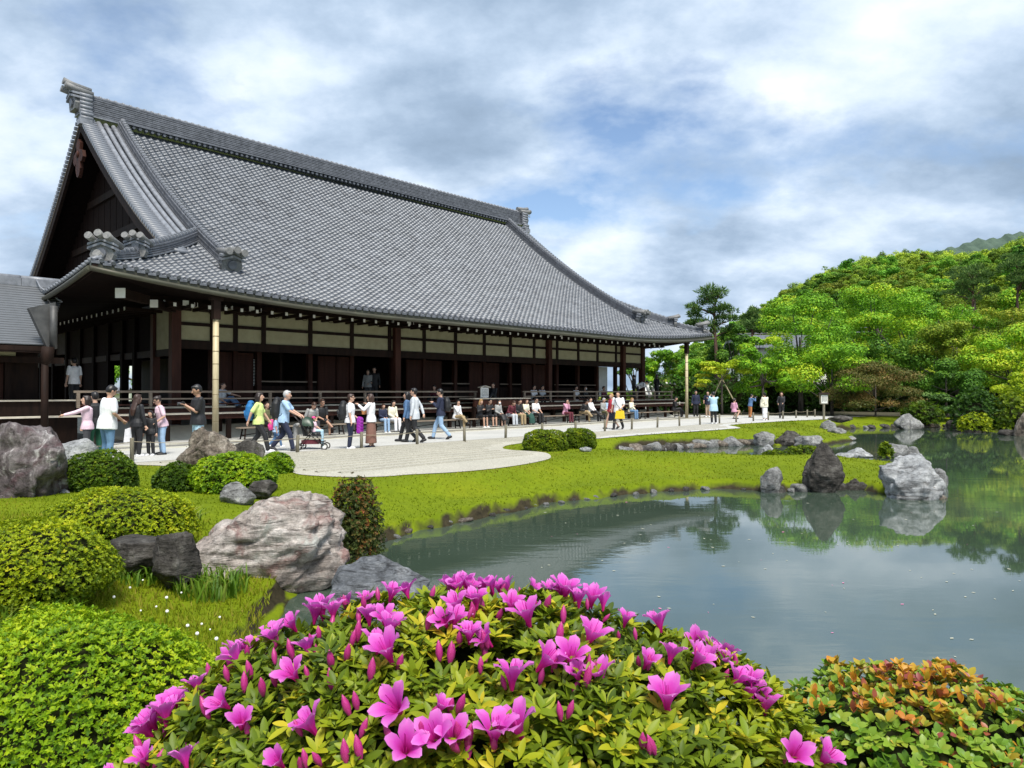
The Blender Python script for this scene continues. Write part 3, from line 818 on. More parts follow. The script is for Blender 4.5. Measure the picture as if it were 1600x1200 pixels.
# ------------------------------------------------------------------ ground, pond, gravel
ZWAT = -0.55
def wpt(x, y):
    p = gnd(x, y, ZWAT); return (p.x, p.y)
SH = [wpt(*p) for p in ((425, 965), (430, 945), (455, 915), (500, 893), (545, 872), (590, 848), (650, 828), (760, 805), (850, 787), (950, 775), (1050, 767), (1130, 762), (1200, 768), (1260, 766), (1330, 763), (1380, 770), (1420, 762), (1425, 745), (1395, 730), (1330, 725), (1280, 722), (1190, 727), (1100, 725), (1000, 720), (962, 716), (968, 709), (1000, 706), (1050, 702), (1110, 697), (1190, 693), (1215, 697), (1290, 694), (1325, 690), (1335, 684), (1310, 677), (1302, 672.5), (1330, 669.5), (1400, 668), (1440, 668.5), (1500, 667), (1560, 671), (1600, 676))]
SH += [(40, 36), (42, 10), (20, 3), (8, 2.7), (4, 2.9), (2, 3.1), (1.0, 3.0), (0, 2.9), (-1, 3.4), (-1.6, 4.4), (-2.15, 5.8)]
SHA = np.array(SH)
def sdist(P):
    """signed distance to the pond edge, positive on land"""
    P = np.asarray(P, float); d = np.full(len(P), 1e9); ins = np.zeros(len(P), bool)
    n = len(SHA)
    for i in range(n):
        a, b = SHA[i], SHA[(i + 1) % n]
        ab = b - a; t = np.clip(((P - a) @ ab) / (ab @ ab), 0, 1)
        d = np.minimum(d, np.hypot(*(P - a - t[:, None] * ab).T))
        c = ((a[1] > P[:, 1]) != (b[1] > P[:, 1]))
        with np.errstate(divide='ignore', invalid='ignore'):
            xi = a[0] + (P[:, 1] - a[1]) / (b[1] - a[1]) * ab[0]
        ins ^= c & (P[:, 0] < xi)
    return np.where(ins, -d, d)
def inpoly(P, poly):
    P = np.asarray(P, float); poly = np.array(poly); ins = np.zeros(len(P), bool)
    for i in range(len(poly)):
        a, b = poly[i], poly[(i + 1) % len(poly)]
        c = ((a[1] > P[:, 1]) != (b[1] > P[:, 1]))
        with np.errstate(divide='ignore', invalid='ignore'):
            ins ^= c & (P[:, 0] < a[0] + (P[:, 1] - a[1]) / (b[1] - a[1]) * (b[0] - a[0]))
    return ins
def wob(X, Y, s, seed=0.0):
    return np.sin(X * s * 1.7 + 1.3 * np.sin(Y * s * 1.1 + seed)) * np.cos(Y * s * 1.5 + 1.1 * np.sin(X * s * 0.9 + seed * 2))
def ss(a, b, x):
    t = np.clip((x - a) / (b - a), 0, 1); return t * t * (3 - 2 * t)
# hill behind the garden: crest height along picture columns
HX = np.array([900, 1000, 1090, 1143, 1180, 1210, 1250, 1300, 1350, 1400, 1450, 1500, 1560, 1600, 1700, 1900, 2200])
HY = np.array([600, 570, 530, 500, 478, 462, 436, 414, 398, 392, 388, 392, 384, 370, 350, 340, 330])
def hillz(X, Y):
    col = 800 + F * X / np.maximum(Y, 20)
    top = np.interp(col, HX, HY)
    crest = (HOR - top) / F * 330 - 9.0
    return np.maximum(crest, 0) * ss(70, 330, Y) ** 0.92 * (1 - 0.5 * ss(350, 620, Y))
def g2(x, y): p = gnd(x, y); return (p.x, p.y)
def dl(d, s):        # point at distance d from the camera plane of the facade direction
    P = C0 + DV * s + NV * (d - 26.0); return (P.x, P.y)
# wavy boundary of the gravel against the lawn
GB = [g2(*p) for p in ((205, 727), (250, 728), (330, 733), (440, 735), (470, 742), (540, 746), (600, 745), (640, 742), (700, 739), (750, 735), (800, 729), (840, 722), (860, 716), (856, 709), (838, 706), (800, 703.5), (786, 701), (790, 697), (806, 694), (830, 691), (870, 688), (928, 685.5), (1000, 679.5), (1090, 673.5), (1120, 671.5), (1155, 669.5), (1150, 667), (1138, 665), (1160, 662.5), (1190, 660.5), (1240, 657.5), (1292, 655.5))]
def smooth_line(pts, n=4):
    out = []
    for i in range(len(pts) - 1):
        p0 = pts[max(i - 1, 0)]; p1 = pts[i]; p2 = pts[i + 1]; p3 = pts[min(i + 2, len(pts) - 1)]
        for k in range(n):
            t = k / n
            out.append(tuple(0.5 * (2 * p1[a] + (p2[a] - p0[a]) * t + (2 * p0[a] - 5 * p1[a] + 4 * p2[a] - p3[a]) * t * t + (3 * p1[a] - p0[a] - 3 * p2[a] + p3[a]) * t ** 3) for a in (0, 1)))
    out.append(pts[-1]); return out
GBs = smooth_line(GB)
left = [(-24, 20), (-16, 15.5)]
gravel_poly = GBs + [g2(1296, 652.5), (24, 47), dl(25.2, 34), dl(25.2, -14)] + left

GPA = np.array(gravel_poly)
def gdist(P):
    P = np.asarray(P, float); d = np.full(len(P), 1e9)
    for i in range(len(GPA)):
        a, b = GPA[i], GPA[(i + 1) % len(GPA)]; ab = b - a
        t = np.clip(((P - a) @ ab) / max(ab @ ab, 1e-9), 0, 1); d = np.minimum(d, np.hypot(*(P - a - t[:, None] * ab).T))
    return np.where(inpoly(P, gravel_poly), -d, d)
def gz(P):
    P = np.asarray(P, float); sd = sdist(P); X, Y = P[:, 0], P[:, 1]
    sdn = sd + 0.10 * wob(X, Y, 1.9) + 0.05 * wob(X, Y, 5.1, 2.0)
    bank = ZWAT + 0.03 + 0.17 * ss(0.0, 0.13, sdn) + 0.35 * ss(0.1, 2.9, sdn)
    z = np.where(sdn > 0, bank, ZWAT + 0.03 - 0.75 * ss(0, 0.6, -sdn))
    z = np.where(sdn > 2.9, 0.0, z)
    flat = ss(2.0, 4.0, sdn)
    z = z + 0.02 * wob(X, Y, 1.1, 1.0) * (sdn > 0) * (1 - flat) 
    z = z - 0.03 * ss(3, 7, sdn) * 0
    gd = gdist(P); z = z * ss(0.1, 1.3, gd)
    return z + np.where(Y > 80, hillz(X, Y), 0)
def gz1(x, y): return float(gz([(x, y)])[0])
Yr = [0.4]
while Yr[-1] < 90: Yr.append(Yr[-1] * 1.0125 + 0.004)
while Yr[-1] < 4500: Yr.append(Yr[-1] * 1.05)
Yr = np.array([-60, -8, -2] + Yr)
tt = np.sinh(np.linspace(-2.6, 2.6, 401)); tt = tt / tt.max() * 3.0
tt = np.sort(np.concatenate([np.linspace(-0.95, 0.95, 360), tt[np.abs(tt) > 0.95]]))
Wd = np.maximum(Yr, 6.0)
GX = tt[None, :] * Wd[:, None]; GY = np.repeat(Yr[:, None], len(tt), 1)
PP = np.stack([GX.ravel(), GY.ravel()], 1)
GZ = gz(PP)
nr, nc = GX.shape
idx = np.arange(nr * nc).reshape(nr, nc)
QF = np.stack([idx[:-1, :-1], idx[:-1, 1:], idx[1:, 1:], idx[1:, :-1]], -1).reshape(-1, 4)
def lawn_mat():
    m, t, b, o = newmat('mossy lawn')
    n1 = noise_node(t, 0.5, 5, 0.6); n2 = noise_node(t, 9, 6, 0.7); n3 = noise_node(t, 60, 3, 0.6)
    c = ramp_node(t, n1, [(0.3, (0.105, 0.150, 0.005)), (0.55, (0.15, 0.198, 0.006)), (0.75, (0.18, 0.205, 0.008))])
    c = mix_node(t, c, ramp_node(t, n2, [(0.3, (0.65, 0.7, 0.6)), (0.7, (1.15, 1.12, 1.0))]), 0.7, 'MULTIPLY')
    # bare soil on steep banks
    g = t.nodes.new('ShaderNodeNewGeometry'); sp = t.nodes.new('ShaderNodeSeparateXYZ'); t.links.new(g.outputs['Normal'], sp.inputs[0])
    st = ramp_node(t, sp.outputs[2], [(0.72, (1, 1, 1)), (0.86, (0, 0, 0))])
    soil = ramp_node(t, n2, [(0.3, (0.018, 0.015, 0.009)), (0.7, (0.055, 0.045, 0.024))])
    c = mix_node(t, c, soil, st)
    sp2 = t.nodes.new('ShaderNodeSeparateXYZ'); t.links.new(g.outputs['Position'], sp2.inputs[0])
    t.links.new(c, b.inputs['Base Color']); b.inputs['Roughness'].default_value = 0.9; b.inputs['Specular IOR Level'].default_value = 0.1
    bump_node(t, b, n3, 0.5, 0.03)
    return m
MT['lawn'] = lawn_mat()
ground = link('ground', np_mesh('ground', np.stack([PP[:, 0], PP[:, 1], GZ], 1), QF, MT['lawn'], smooth=True))
tag(ground, kind='structure')

def water_mat():
    m, t, b, o = newmat('pond water')
    n = noise_node(t, 0.35, 4, 0.55)
    t.links.new(ramp_node(t, n, [(0.35, (0.040, 0.062, 0.042)), (0.65, (0.056, 0.080, 0.058))]), b.inputs['Base Color'])
    b.inputs['Roughness'].default_value = 0.025; b.inputs['IOR'].default_value = 1.7; b.inputs['Specular IOR Level'].default_value = 1.0
    h1 = noise_node(t, 1.6, 3, 0.5, stretch=(0.55, 1.6, 1), dist=0.4); h2 = noise_node(t, 9, 3, 0.55, stretch=(0.6, 1.3, 1))
    big = noise_node(t, 0.16, 2, 0.5)
    ad = t.nodes.new('ShaderNodeMath'); ad.operation = 'MULTIPLY_ADD'; ad.inputs[1].default_value = 0.22
    t.links.new(h2, ad.inputs[0]); t.links.new(h1, ad.inputs[2])
    bp = bump_node(t, b, ad.outputs[0], 0.05, 0.05)
    mr = t.nodes.new('ShaderNodeMapRange'); mr.inputs[1].default_value = 0.4; mr.inputs[2].default_value = 0.65; mr.inputs[3].default_value = 0.008; mr.inputs[4].default_value = 0.075
    t.links.new(big, mr.inputs[0]); t.links.new(mr.outputs[0], bp.inputs['Strength'])
    return m
MT['water'] = water_mat()
wb = MB(); wb.add([(-4, 1.5, ZWAT), (45, 1.5, ZWAT), (45, 46, ZWAT), (-4, 46, ZWAT)], [(0, 1, 2, 3)])
tag(wb.build('water', [MT['water']]), kind='structure')
# floating specks and petals on the pond
pb = MB()
for k in range(95):
    x, y = random.uniform(820, 1600), random.triangular(770, 1080, 790)
    p = gnd(x, y, ZWAT)
    if sdist([(p.x, p.y)])[0] > -0.25: continue
    r = random.uniform(0.004, 0.014) * (0.6 + p.y / 14); a = random.uniform(0, 6.28)
    vs = [(p.x + math.cos(a + j * 1.5708) * r * (1.8 if j % 2 else 1), p.y + math.sin(a + j * 1.5708) * r * (1.8 if j % 2 else 1), ZWAT + 0.004) for j in range(4)]
    pb.add(vs, [(0, 1, 2, 3)], mi=0 if random.random() < .75 else 1)
tag(pb.build('floating_petals', [simple('floating pollen', (0.42, 0.42, 0.33), rough=0.8), simple('floating pink petal', (0.6, 0.2, 0.35), rough=0.8)]), 'scattered petals and specks floating on the pond', 'petals', kind='stuff')

def gravel_mat(name, c1, c2, sc, rake=0.0):
    m, t, b, o = newmat(name)
    n = noise_node(t, sc, 3, 0.7); n2 = noise_node(t, 0.7, 4, 0.6)
    c = ramp_node(t, n, [(0.3, c1), (0.7, c2)])
    c = mix_node(t, c, ramp_node(t, n2, [(0.3, (0.85, 0.85, 0.84)), (0.7, (1.06, 1.05, 1.03))]), 0.8, 'MULTIPLY')
    b.inputs['Roughness'].default_value = 0.95; b.inputs['Specular IOR Level'].default_value = 0.15
    bump_node(t, b, n, 0.6, 0.02)
    t.links.new(c, b.inputs['Base Color'])
    return m
MT['gravel'] = gravel_mat('raked pale gravel', (0.29, 0.275, 0.23), (0.54, 0.515, 0.44), 30)
MT['path'] = gravel_mat('pale path grit', (0.40, 0.395, 0.375), (0.56, 0.555, 0.53), 50)
MT['drip'] = gravel_mat('grey drip gravel', (0.09, 0.09, 0.085), (0.32, 0.31, 0.29), 22)
def flat_poly(name, pts, z, mt, kind='structure'):
    from mathutils.geometry import tessellate_polygon
    tri = tessellate_polygon([[Vector((p[0], p[1], 0)) for p in pts]])
    me = bpy.data.meshes.new(name); me.from_pydata([(p[0], p[1], z) for p in pts], [], [tuple(t) for t in tri]); me.materials.append(mt)
    o = link(name, me); 
    bm = bmesh.new(); bm.from_mesh(me)
    for f in bm.faces:
        if f.normal.z < 0: f.normal_flip()
    bm.to_mesh(me); bm.free()
    return tag(o, kind=kind)
back = 0
flat_poly('gravel_garden', gravel_poly, 0.012, MT['gravel'])
MT['bounce_sheet'] = gravel_mat('neutral bounce ground', (0.20, 0.19, 0.16), (0.30, 0.285, 0.245), 8)
flat_poly('bounce_sheet', [dl(25.0, -90), dl(25.0, 45), dl(60, 45), dl(60, -90)], 0.004, MT['bounce_sheet'])  # unseen neutral sheet, added to keep green lawn bounce off the undersides
# path strip between the rope posts and the building, then the drip gravel
def clipstrip(d0, d1, s0, s1, n=1): return [dl(d0, s0), dl(d0, s1), dl(d1, s1), dl(d1, s0)]
pth = [dl(17.55, -16), dl(17.45, 0), dl(17.6, 12), dl(17.7, 22), dl(18.2, 24.5)]
pe = [g2(1155, 669.5), g2(1150, 667), g2(1138, 665), g2(1160, 662.5), g2(1190, 660.5), g2(1240, 657.5), g2(1292, 655.5)]
flat_poly('path', [dl(17.6, -16), dl(17.5, 0), dl(17.5, 10), dl(17.2, 16)] + [g2(928, 686.2), g2(1000, 680.2), g2(1090, 674.2), g2(1120, 672.2)] + [(a, b + 0.1) for a, b in pe] + [g2(1296, 652.5), (24, 47), dl(25.2, 34), dl(25.2, -16)], 0.017, MT['path'])
flat_poly('drip_strip', clipstrip(21.3, 22.5, -9, 33), 0.022, MT['drip'])
kb = MB(); 
for d_ in (21.25, 22.5):
    for k in range(28):
        s = -9 + k * 1.5; P = BW(s, d_ - 26.0)
        M = Matrix.Translation(P) @ Matrix.Rotation(ANG, 4, 'Z')
        b_ = MB(); b_.box(0.01, 1.49, -0.05, 0.05, 0.0, 0.055 + random.uniform(-.006, .006), M=M)
        o = b_.build('kerb_stone', [MT['base']]); 
        o.parent = bpy.data.objects['path']
# raked ridges in the gravel, coloured darker to stand in for furrow shade
rk_ = MB(); MT['gravel_shade'] = gravel_mat('shade toned raked gravel', (0.20, 0.19, 0.155), (0.42, 0.40, 0.335), 30)
for k in range(11):
    d_ = 12.3 + k * 0.47
    prev = None; run = []
    for j in range(140):
        s = -9 + j * 0.25; x, y = dl(d_, s)
        ok = inpoly([(x, y)], gravel_poly)[0] and inpoly([(x + .25, y - .25)], gravel_poly)[0] and d_ < 17.3
        if ok: run.append((x, y + 0.02 * math.sin(s), 0.012))
        if (not ok or j == 139) and len(run) > 6:
            rk_.sweep([(-0.09, 0.0), (0.09, 0.0), (0.03, 0.03), (-0.03, 0.03)], run[1:-1] if len(run) > 6 else run, cap=True); run = []
        elif not ok: run = []
tag(rk_.build('gravel_ridges', [MT['gravel_shade']]), kind='structure')
# dark mossy soil under the far trees
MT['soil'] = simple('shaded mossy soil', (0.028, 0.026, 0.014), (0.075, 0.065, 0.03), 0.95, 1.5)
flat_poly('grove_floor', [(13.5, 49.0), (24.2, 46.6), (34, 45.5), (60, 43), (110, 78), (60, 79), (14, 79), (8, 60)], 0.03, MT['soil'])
sb2 = [g2(1296, 652), g2(1400, 656), g2(1435, 656)]

# ------------------------------------------------------------------ grass blades
def blades(N, seed, y0, y1, tlim=0.80, hmul=1.0, test=None):
    rg = np.random.default_rng(seed)
    Y = np.exp(rg.uniform(math.log(y0), math.log(y1), N)); X = rg.uniform(-tlim, tlim, N) * Y
    P_ = np.stack([X, Y], 1); sd = sdist(P_)
    keep = (sd > 0.03) & ~inpoly(P_, gravel_poly)
    keep &= ~((Y > 43.5) & (X > 8)) & (Y + 0.55 * X < 60)
    # nothing grows under the buildings
    keep &= ((P_ - np.array([C0.x, C0.y])) @ np.array([NV.x, NV.y])) < -9
    keep &= ~((X < -9.3) & (Y > 15.4))
    if test is not None: keep &= test(P_)
    P_ = P_[keep]; n = len(P_); z = gz(P_)
    h = (0.040 + 0.0016 * P_[:, 1]) * rg.uniform(0.45, 1.0, n) * hmul * 0.8; wd = 0.0035 + 0.0009 * P_[:, 1]
    a = rg.uniform(0, 2 * np.pi, n); la = rg.uniform(0, 2 * np.pi, n); ln = h * rg.uniform(0.1, 0.8, n)
    B = np.stack([P_[:, 0], P_[:, 1], z - 0.01], 1)
    dx = np.stack([np.cos(a) * wd, np.sin(a) * wd, 0 * a], 1)
    tip = B + np.stack([np.cos(la) * ln, np.sin(la) * ln, h], 1)
    V_ = np.stack([B - dx, B + dx, tip], 1); F_ = np.arange(n * 3).reshape(-1, 3)
    big = np.clip(0.5 + 0.22 * wob(P_[:, 0], P_[:, 1], 0.45, 3.0) + 0.15 * wob(P_[:, 0], P_[:, 1], 2.2, 1.0) + rg.normal(0, 0.10, n) + 0.06, 0, 1)
    big = np.clip(big + 0.5 * np.exp(-np.maximum(gdist(P_), 0) / 0.28) + (0.28 if hmul > 1.5 else 0.0) * (rg.uniform(0, 1, n) < .5), 0, 1)
    return V_, F_, np.repeat(big, 3)
MT['grass'] = foliage('grass blade', [(0.0, (0.125, 0.170, 0.006)), (0.45, (0.165, 0.222, 0.007)), (0.8, (0.215, 0.255, 0.009)), (1.0, (0.27, 0.25, 0.03))], trans=0.3, rough=0.6, spec=0.15)
gv = [blades(230000, 1, 2.2, 46), blades(45000, 2, 4.2, 9.5, 0.8, 2.1)]
off = 0; AV = []; AF = []; AA = []
for V_, F_, a_ in gv: AV.append(V_.reshape(-1, 3)); AF.append(F_ + off); AA.append(a_); off += V_.size // 3
tag(link('grass', np_mesh('grass', np.concatenate(AV), np.concatenate(AF), MT['grass'], var=np.concatenate(AA))), 'short bright yellow green grass covering the pond banks', 'grass', kind='stuff')
MT['grass_long'] = foliage('long grass blade', [(0.0, (0.06, 0.14, 0.010)), (0.6, (0.13, 0.23, 0.012)), (1.0, (0.33, 0.33, 0.08))], trans=0.35, rough=0.5, spec=0.25)
def tuft(name, label, x, y, n, h, spread, seed, z=None, pale=0.0):
    rg = np.random.default_rng(seed); r = spread * np.sqrt(rg.uniform(0, 1, n)); a = rg.uniform(0, 6.28, n)
    bx, by = r * np.cos(a), r * np.sin(a); hh = h * rg.uniform(0.5, 1.1, n); oa = rg.uniform(0, 6.28, n); ol = hh * rg.uniform(0.25, 0.9, n)
    wd = 0.006 + 0.0007 * y; wa = rg.uniform(0, 6.28, n)
    dx = np.stack([np.cos(wa) * wd, np.sin(wa) * wd, 0 * a], 1)
    z0 = gz1(x, y) if z is None else z
    B = np.stack([bx, by, np.full(n, -0.02)], 1)
    mid = B + np.stack([np.cos(oa) * ol * 0.35, np.sin(oa) * ol * 0.35, hh * 0.7], 1); tip = B + np.stack([np.cos(oa) * ol, np.sin(oa) * ol, hh * 0.85], 1)
    V_ = np.stack([B - dx, B + dx, mid + dx * .7, mid - dx * .7, tip], 1)
    F_ = (np.arange(n) * 5)[:, None, None] + np.array([[0, 1, 2], [0, 2, 3], [3, 2, 4]])
    o = link(name, np_mesh(name, V_.reshape(-1, 3), F_.reshape(-1, 3), MT['grass_long'], var=np.repeat(np.clip(rg.uniform(0, .8, n) + pale, 0, 1), 5)))
    o.location = (x, y, z0)
    return tag(o, label, 'grass tuft')
def tuft_at(px, py, label, n, h, sp, seed, pale=0.0):
    p = gnd(px, py, -0.2); return tuft('grass_tuft', label, p.x, p.y, n, h, sp, seed, pale=pale)
tuft_at(1362, 748, 'taller upright green grass between the standing stone and the big pale pond boulder', 420, 0.42, 0.75, 5)
tuft_at(330, 905, 'long grass at the foot of the big pinkish reclining boulder', 260, 0.30, 0.35, 6)
tuft_at(292, 838, 'pale arching sedge tuft between the clipped mound and the pinkish boulder', 150, 0.36, 0.16, 7, 0.35)
tuft_at(40, 985, 'fresh green grass below the leftmost round clipped shrub', 300, 0.22, 0.4, 8)
tuft_at(215, 905, 'grass fringe in front of the flat dark step stone', 150, 0.2, 0.3, 9)
# clover flowers on the near bank
cf = MB()
cme = None
cl = MB(); cl.tube([(0, 0, 0), (0, 0, 0.09)], 0.002, 4); cl.ball((0, 0, 0.10), 0.013, 7, 5, 1)
cme = cl.mesh('clover_flower', [MT['grass_long'], MT['white']])
for k, (x, y) in enumerate(((263, 938), (317, 946), (330, 950), (295, 955), (310, 968), (222, 935), (246, 928), (285, 905), (180, 930), (340, 975), (225, 900), (345, 935), (262, 918), (205, 915))):
    p = gnd(x, y, -0.12); o = link('clover_flower', cme); o.location = (p.x, p.y, gz1(p.x, p.y)); s_ = random.uniform(.6, 1.2); o.scale = (s_,) * 3
    tag(o, 'tiny white clover flower in the grass before the reclining boulder', 'flower', 'white clover flowers on the near bank')

# ------------------------------------------------------------------ rocks
def rock_mat(name, stops, scale=2.2, lichen=None, lamt=0.55, bump=0.9, streak=(1, 1, 1), stain=None):
    m, t, b, o = newmat(name)
    n1 = noise_node(t, scale, 9, 0.68, stretch=streak, dist=0.6); n2 = noise_node(t, scale * 6, 7, 0.7); n3 = noise_node(t, scale * 1.4, 5, 0.6, dist=1.0)
    c = ramp_node(t, n1, stops)
    c = mix_node(t, c, ramp_node(t, n2, [(0.32, (0.28, 0.27, 0.27)), (0.46, (0.80, 0.80, 0.80)), (0.68, (1.30, 1.30, 1.30))]), 0.8, 'MULTIPLY')
    if stain: c = mix_node(t, c, stain, ramp_node(t, noise_node(t, scale * 0.9, 5, 0.65, dist=1.5), [(0.52, (0, 0, 0)), (0.64, (0.85, 0.85, 0.85))]))
    if lichen: c = mix_node(t, c, lichen, ramp_node(t, n3, [(lamt, (0, 0, 0)), (lamt + 0.08, (1, 1, 1))]))
    tcn = t.nodes.new('ShaderNodeTexCoord'); mp = t.nodes.new('ShaderNodeMapping'); mp.inputs['Scale'].default_value = streak
    t.links.new(tcn.outputs['Object'], mp.inputs[0])
    st2 = noise_node(t, scale * 1.6, 8, 0.7, stretch=(streak[0] * .7, streak[1] * .7, streak[2] * 3.2), dist=1.2)
    cr = ramp_node(t, st2, [(0.34, (0.30, 0.28, 0.27)), (0.44, (0.80, 0.79, 0.78)), (0.60, (1.0, 1.0, 1.0)), (0.72, (1.3, 1.3, 1.3))])
    c = mix_node(t, c, cr, 0.85, 'MULTIPLY')
    n4 = noise_node(t, scale * 22, 4, 0.7)
    c = mix_node(t, c, ramp_node(t, n4, [(0.3, (0.6, 0.6, 0.6)), (0.7, (1.3, 1.3, 1.3))]), 0.6, 'MULTIPLY')
    t.links.new(c, b.inputs['Base Color']); b.inputs['Roughness'].default_value = 0.85; b.inputs['Specular IOR Level'].default_value = 0.3
    ad = t.nodes.new('ShaderNodeMath'); ad.operation = 'ADD'; t.links.new(n2, ad.inputs[0]); t.links.new(cr, ad.inputs[1])
    bump_node(t, b, ad.outputs[0], bump, 0.035)
    return m
MT['rk_gray'] = rock_mat('grey lichen rock', [(0.3, (0.10, 0.10, 0.10)), (0.5, (0.25, 0.25, 0.245)), (0.7, (0.46, 0.46, 0.45))], 2.4, (0.36, 0.37, 0.30), 0.6)
MT['rk_pale'] = rock_mat('pale grey rock', [(0.3, (0.16, 0.165, 0.17)), (0.5, (0.36, 0.37, 0.375)), (0.7, (0.58, 0.585, 0.58))], 2.0, (0.24, 0.25, 0.15), 0.64)
MT['rk_pink'] = rock_mat('pinkish streaked boulder', [(0.28, (0.11, 0.095, 0.09)), (0.45, (0.40, 0.345, 0.31)), (0.58, (0.54, 0.49, 0.45)), (0.75, (0.62, 0.60, 0.57))], 1.7, (0.46, 0.46, 0.42), 0.62, streak=(0.8, 1.3, 1.5), stain=(0.235, 0.125, 0.11))
MT['rk_dark'] = rock_mat('dark mossy rock', [(0.3, (0.025, 0.022, 0.02)), (0.5, (0.075, 0.068, 0.06)), (0.72, (0.22, 0.21, 0.19))], 3.0, (0.06, 0.065, 0.03), 0.62)
MT['rk_big'] = rock_mat('purplish brown boulder with white streaks', [(0.32, (0.05, 0.040, 0.042)), (0.48, (0.12, 0.098, 0.10)), (0.58, (0.21, 0.185, 0.185)), (0.7, (0.62, 0.60, 0.58))], 1.6, (0.55, 0.53, 0.50), 0.62, streak=(1.8, 1.8, 0.45), stain=(0.085, 0.045, 0.05))
MT['rk_brown'] = rock_mat('brown speckled rock', [(0.3, (0.07, 0.055, 0.045)), (0.5, (0.20, 0.165, 0.13)), (0.68, (0.42, 0.37, 0.31))], 3.2, (0.6, 0.57, 0.52), 0.66, streak=(1.4, 1.4, 0.7))
MT['rk_blue'] = rock_mat('dark blue grey veined rock', [(0.3, (0.06, 0.065, 0.075)), (0.5, (0.17, 0.18, 0.195)), (0.66, (0.42, 0.43, 0.44)), (0.75, (0.6, 0.6, 0.6))], 2.0, None, streak=(0.7, 1.2, 2.2))
def rock_mesh(dims, seed, sub=4, cuts=9, rough=0.10, peak=0.0, flat=0.0, cutlo=0.62):
    bm = bmesh.new(); bmesh.ops.create_icosphere(bm, subdivisions=sub, radius=1.0)
    rd = random.Random(seed); planes = []
    for _ in range(cuts):
        n = Vector((rd.gauss(0, 1), rd.gauss(0, 1), rd.gauss(0.1, 0.8))).normalized(); planes.append((n, rd.uniform(cutlo, 0.92)))
    if flat: planes.append((Vector((rd.uniform(-.15, .15), rd.uniform(-.1, .1), 1)).normalized(), flat))
    so = Vector((seed * 3.7, seed * 1.9, seed * 0.7))
    for v in bm.verts:
        p = v.co.copy()
        for n, d in planes:
            k = p.dot(n) - d
            if k > 0: p -= n * k * 0.93
        f = mnoise.fractal(p * 1.4 + so, 1.0, 2.0, 3) * rough * 1.5 + mnoise.fractal(p * 5 + so, 0.9, 2.1, 4) * rough * 0.45
        f += mnoise.noise(Vector((p.x * 1.3, p.y * 1.3, p.z * 6.5 + p.x * 1.1)) + so) * rough * 0.38 + mnoise.fractal(p * 11 + so, 0.8, 2.1, 3) * rough * 0.16
        rid = 1 - abs(mnoise.noise(p * 2.3 + so * 1.3)) * 2
        p = p * (1 + f - max(rid - 0.72, 0) * rough * 2.2)
        if peak: 
            k = max(0.15, 1 - peak * max(0, p.z + 0.2)); p.x *= k; p.y *= k
        v.co = Vector((p.x * dims[0], p.y * dims[1], p.z * dims[2]))
    me = bpy.data.meshes.new('rock'); bm.to_mesh(me); bm.free()
    me.polygons.foreach_set('use_smooth', [True] * len(me.polygons))
    return me
def rock(label, x0, x1, ytop, ybase, z, mt, seed, depth=0.8, sub=4, cuts=9, rough=0.10, peak=0.0, flat=0.0, rz=0.0, sink=0.22, tilt=0.0, name='rock', cutlo=0.62, group=None):
    """rock whose foot is at picture row ybase on a surface of height z; x0..x1 and ytop give its size"""
    p = gnd((x0 + x1) / 2, ybase, z); Y = p.y
    wx = (x1 - x0) / F * Y / 2; hz = (ybase - ytop) / F * Y
    dy = wx * depth; Y += dy * 0.6
    sc_ = Y / p.y
    wx *= sc_; hz = (CAMH - (ytop - HOR) / F * Y) - z
    me = rock_mesh((wx * 1.06, dy, hz / (2 - sink * 2) * 1.06), seed, sub, cuts, rough, peak, flat, cutlo)
    if tilt: me.transform(Matrix.Rotation(tilt, 4, 'Y')); tilt = 0.0
    me.materials.append(mt)
    o = link(name, me); o.rotation_euler = (0, tilt, rz)
    zs = [ (o.rotation_euler.to_matrix() @ v.co) for v in me.vertices]
    zmax = max(q.z for q in zs); xm = (max(q.x for q in zs) + min(q.x for q in zs)) / 2
    xr = (max(q.x for q in zs) - min(q.x for q in zs)) / 2
    sx = wx / xr
    o.scale = (sx, sx, 1) if abs(tilt) < 0.01 else (1, 1, 1)
    o.location = ((((x0 + x1) / 2) - 800) / F * Y - xm * sx, Y, z + hz - zmax)
    return tag(o, label, 'rock', group)
g = 0.0
rock('huge purplish brown boulder with white streaks at the left edge', -45, 114, 658, 782, -0.05, MT['rk_big'], 3, 0.8, 5, 12, 0.13, flat=0.86, sink=0.16, cutlo=0.66)
rock('low blue grey rock tucked behind the huge left boulder', 95, 158, 685, 727, 0, MT['rk_pale'], 5, 0.8, 4, 8)
rock('angular brown speckled rock standing before the man with a camera', 280, 368, 666, 729, 0, MT['rk_brown'], 8, 0.7, 5, 11, 0.14, peak=0.35, rz=0.3)
rock('dark rounded rock beside the angular brown rock', 352, 414, 685, 722, 0, MT['rk_dark'], 9, 0.8, 4, 8)
rock('small blue grey rock behind the reclining boulder', 348, 402, 752, 786, -0.03, MT['rk_gray'], 12, 0.8, 4, 8)
rock('small dark squarish rock right of the small blue grey rock', 388, 433, 750, 778, -0.03, MT['rk_dark'], 13, 0.8, 4, 10, flat=.8)
rock('large reclining pinkish white boulder at the near pond edge', 292, 546, 764, 912, -0.42, MT['rk_pink'], 21, 0.62, 6, 10, 0.12, flat=0.86, rz=0.15, sink=0.2, cutlo=0.7, tilt=-0.26)
rock('flat topped dark step stone below the clipped mound', 172, 268, 838, 893, -0.12, MT['rk_dark'], 31, 0.8, 5, 10, 0.06, flat=0.55, sink=0.3)
rock('dark upright stone with pale lichen beside the step stone', 238, 313, 830, 905, -0.15, MT['rk_dark'], 33, 0.7, 5, 10, 0.09, flat=0.75)
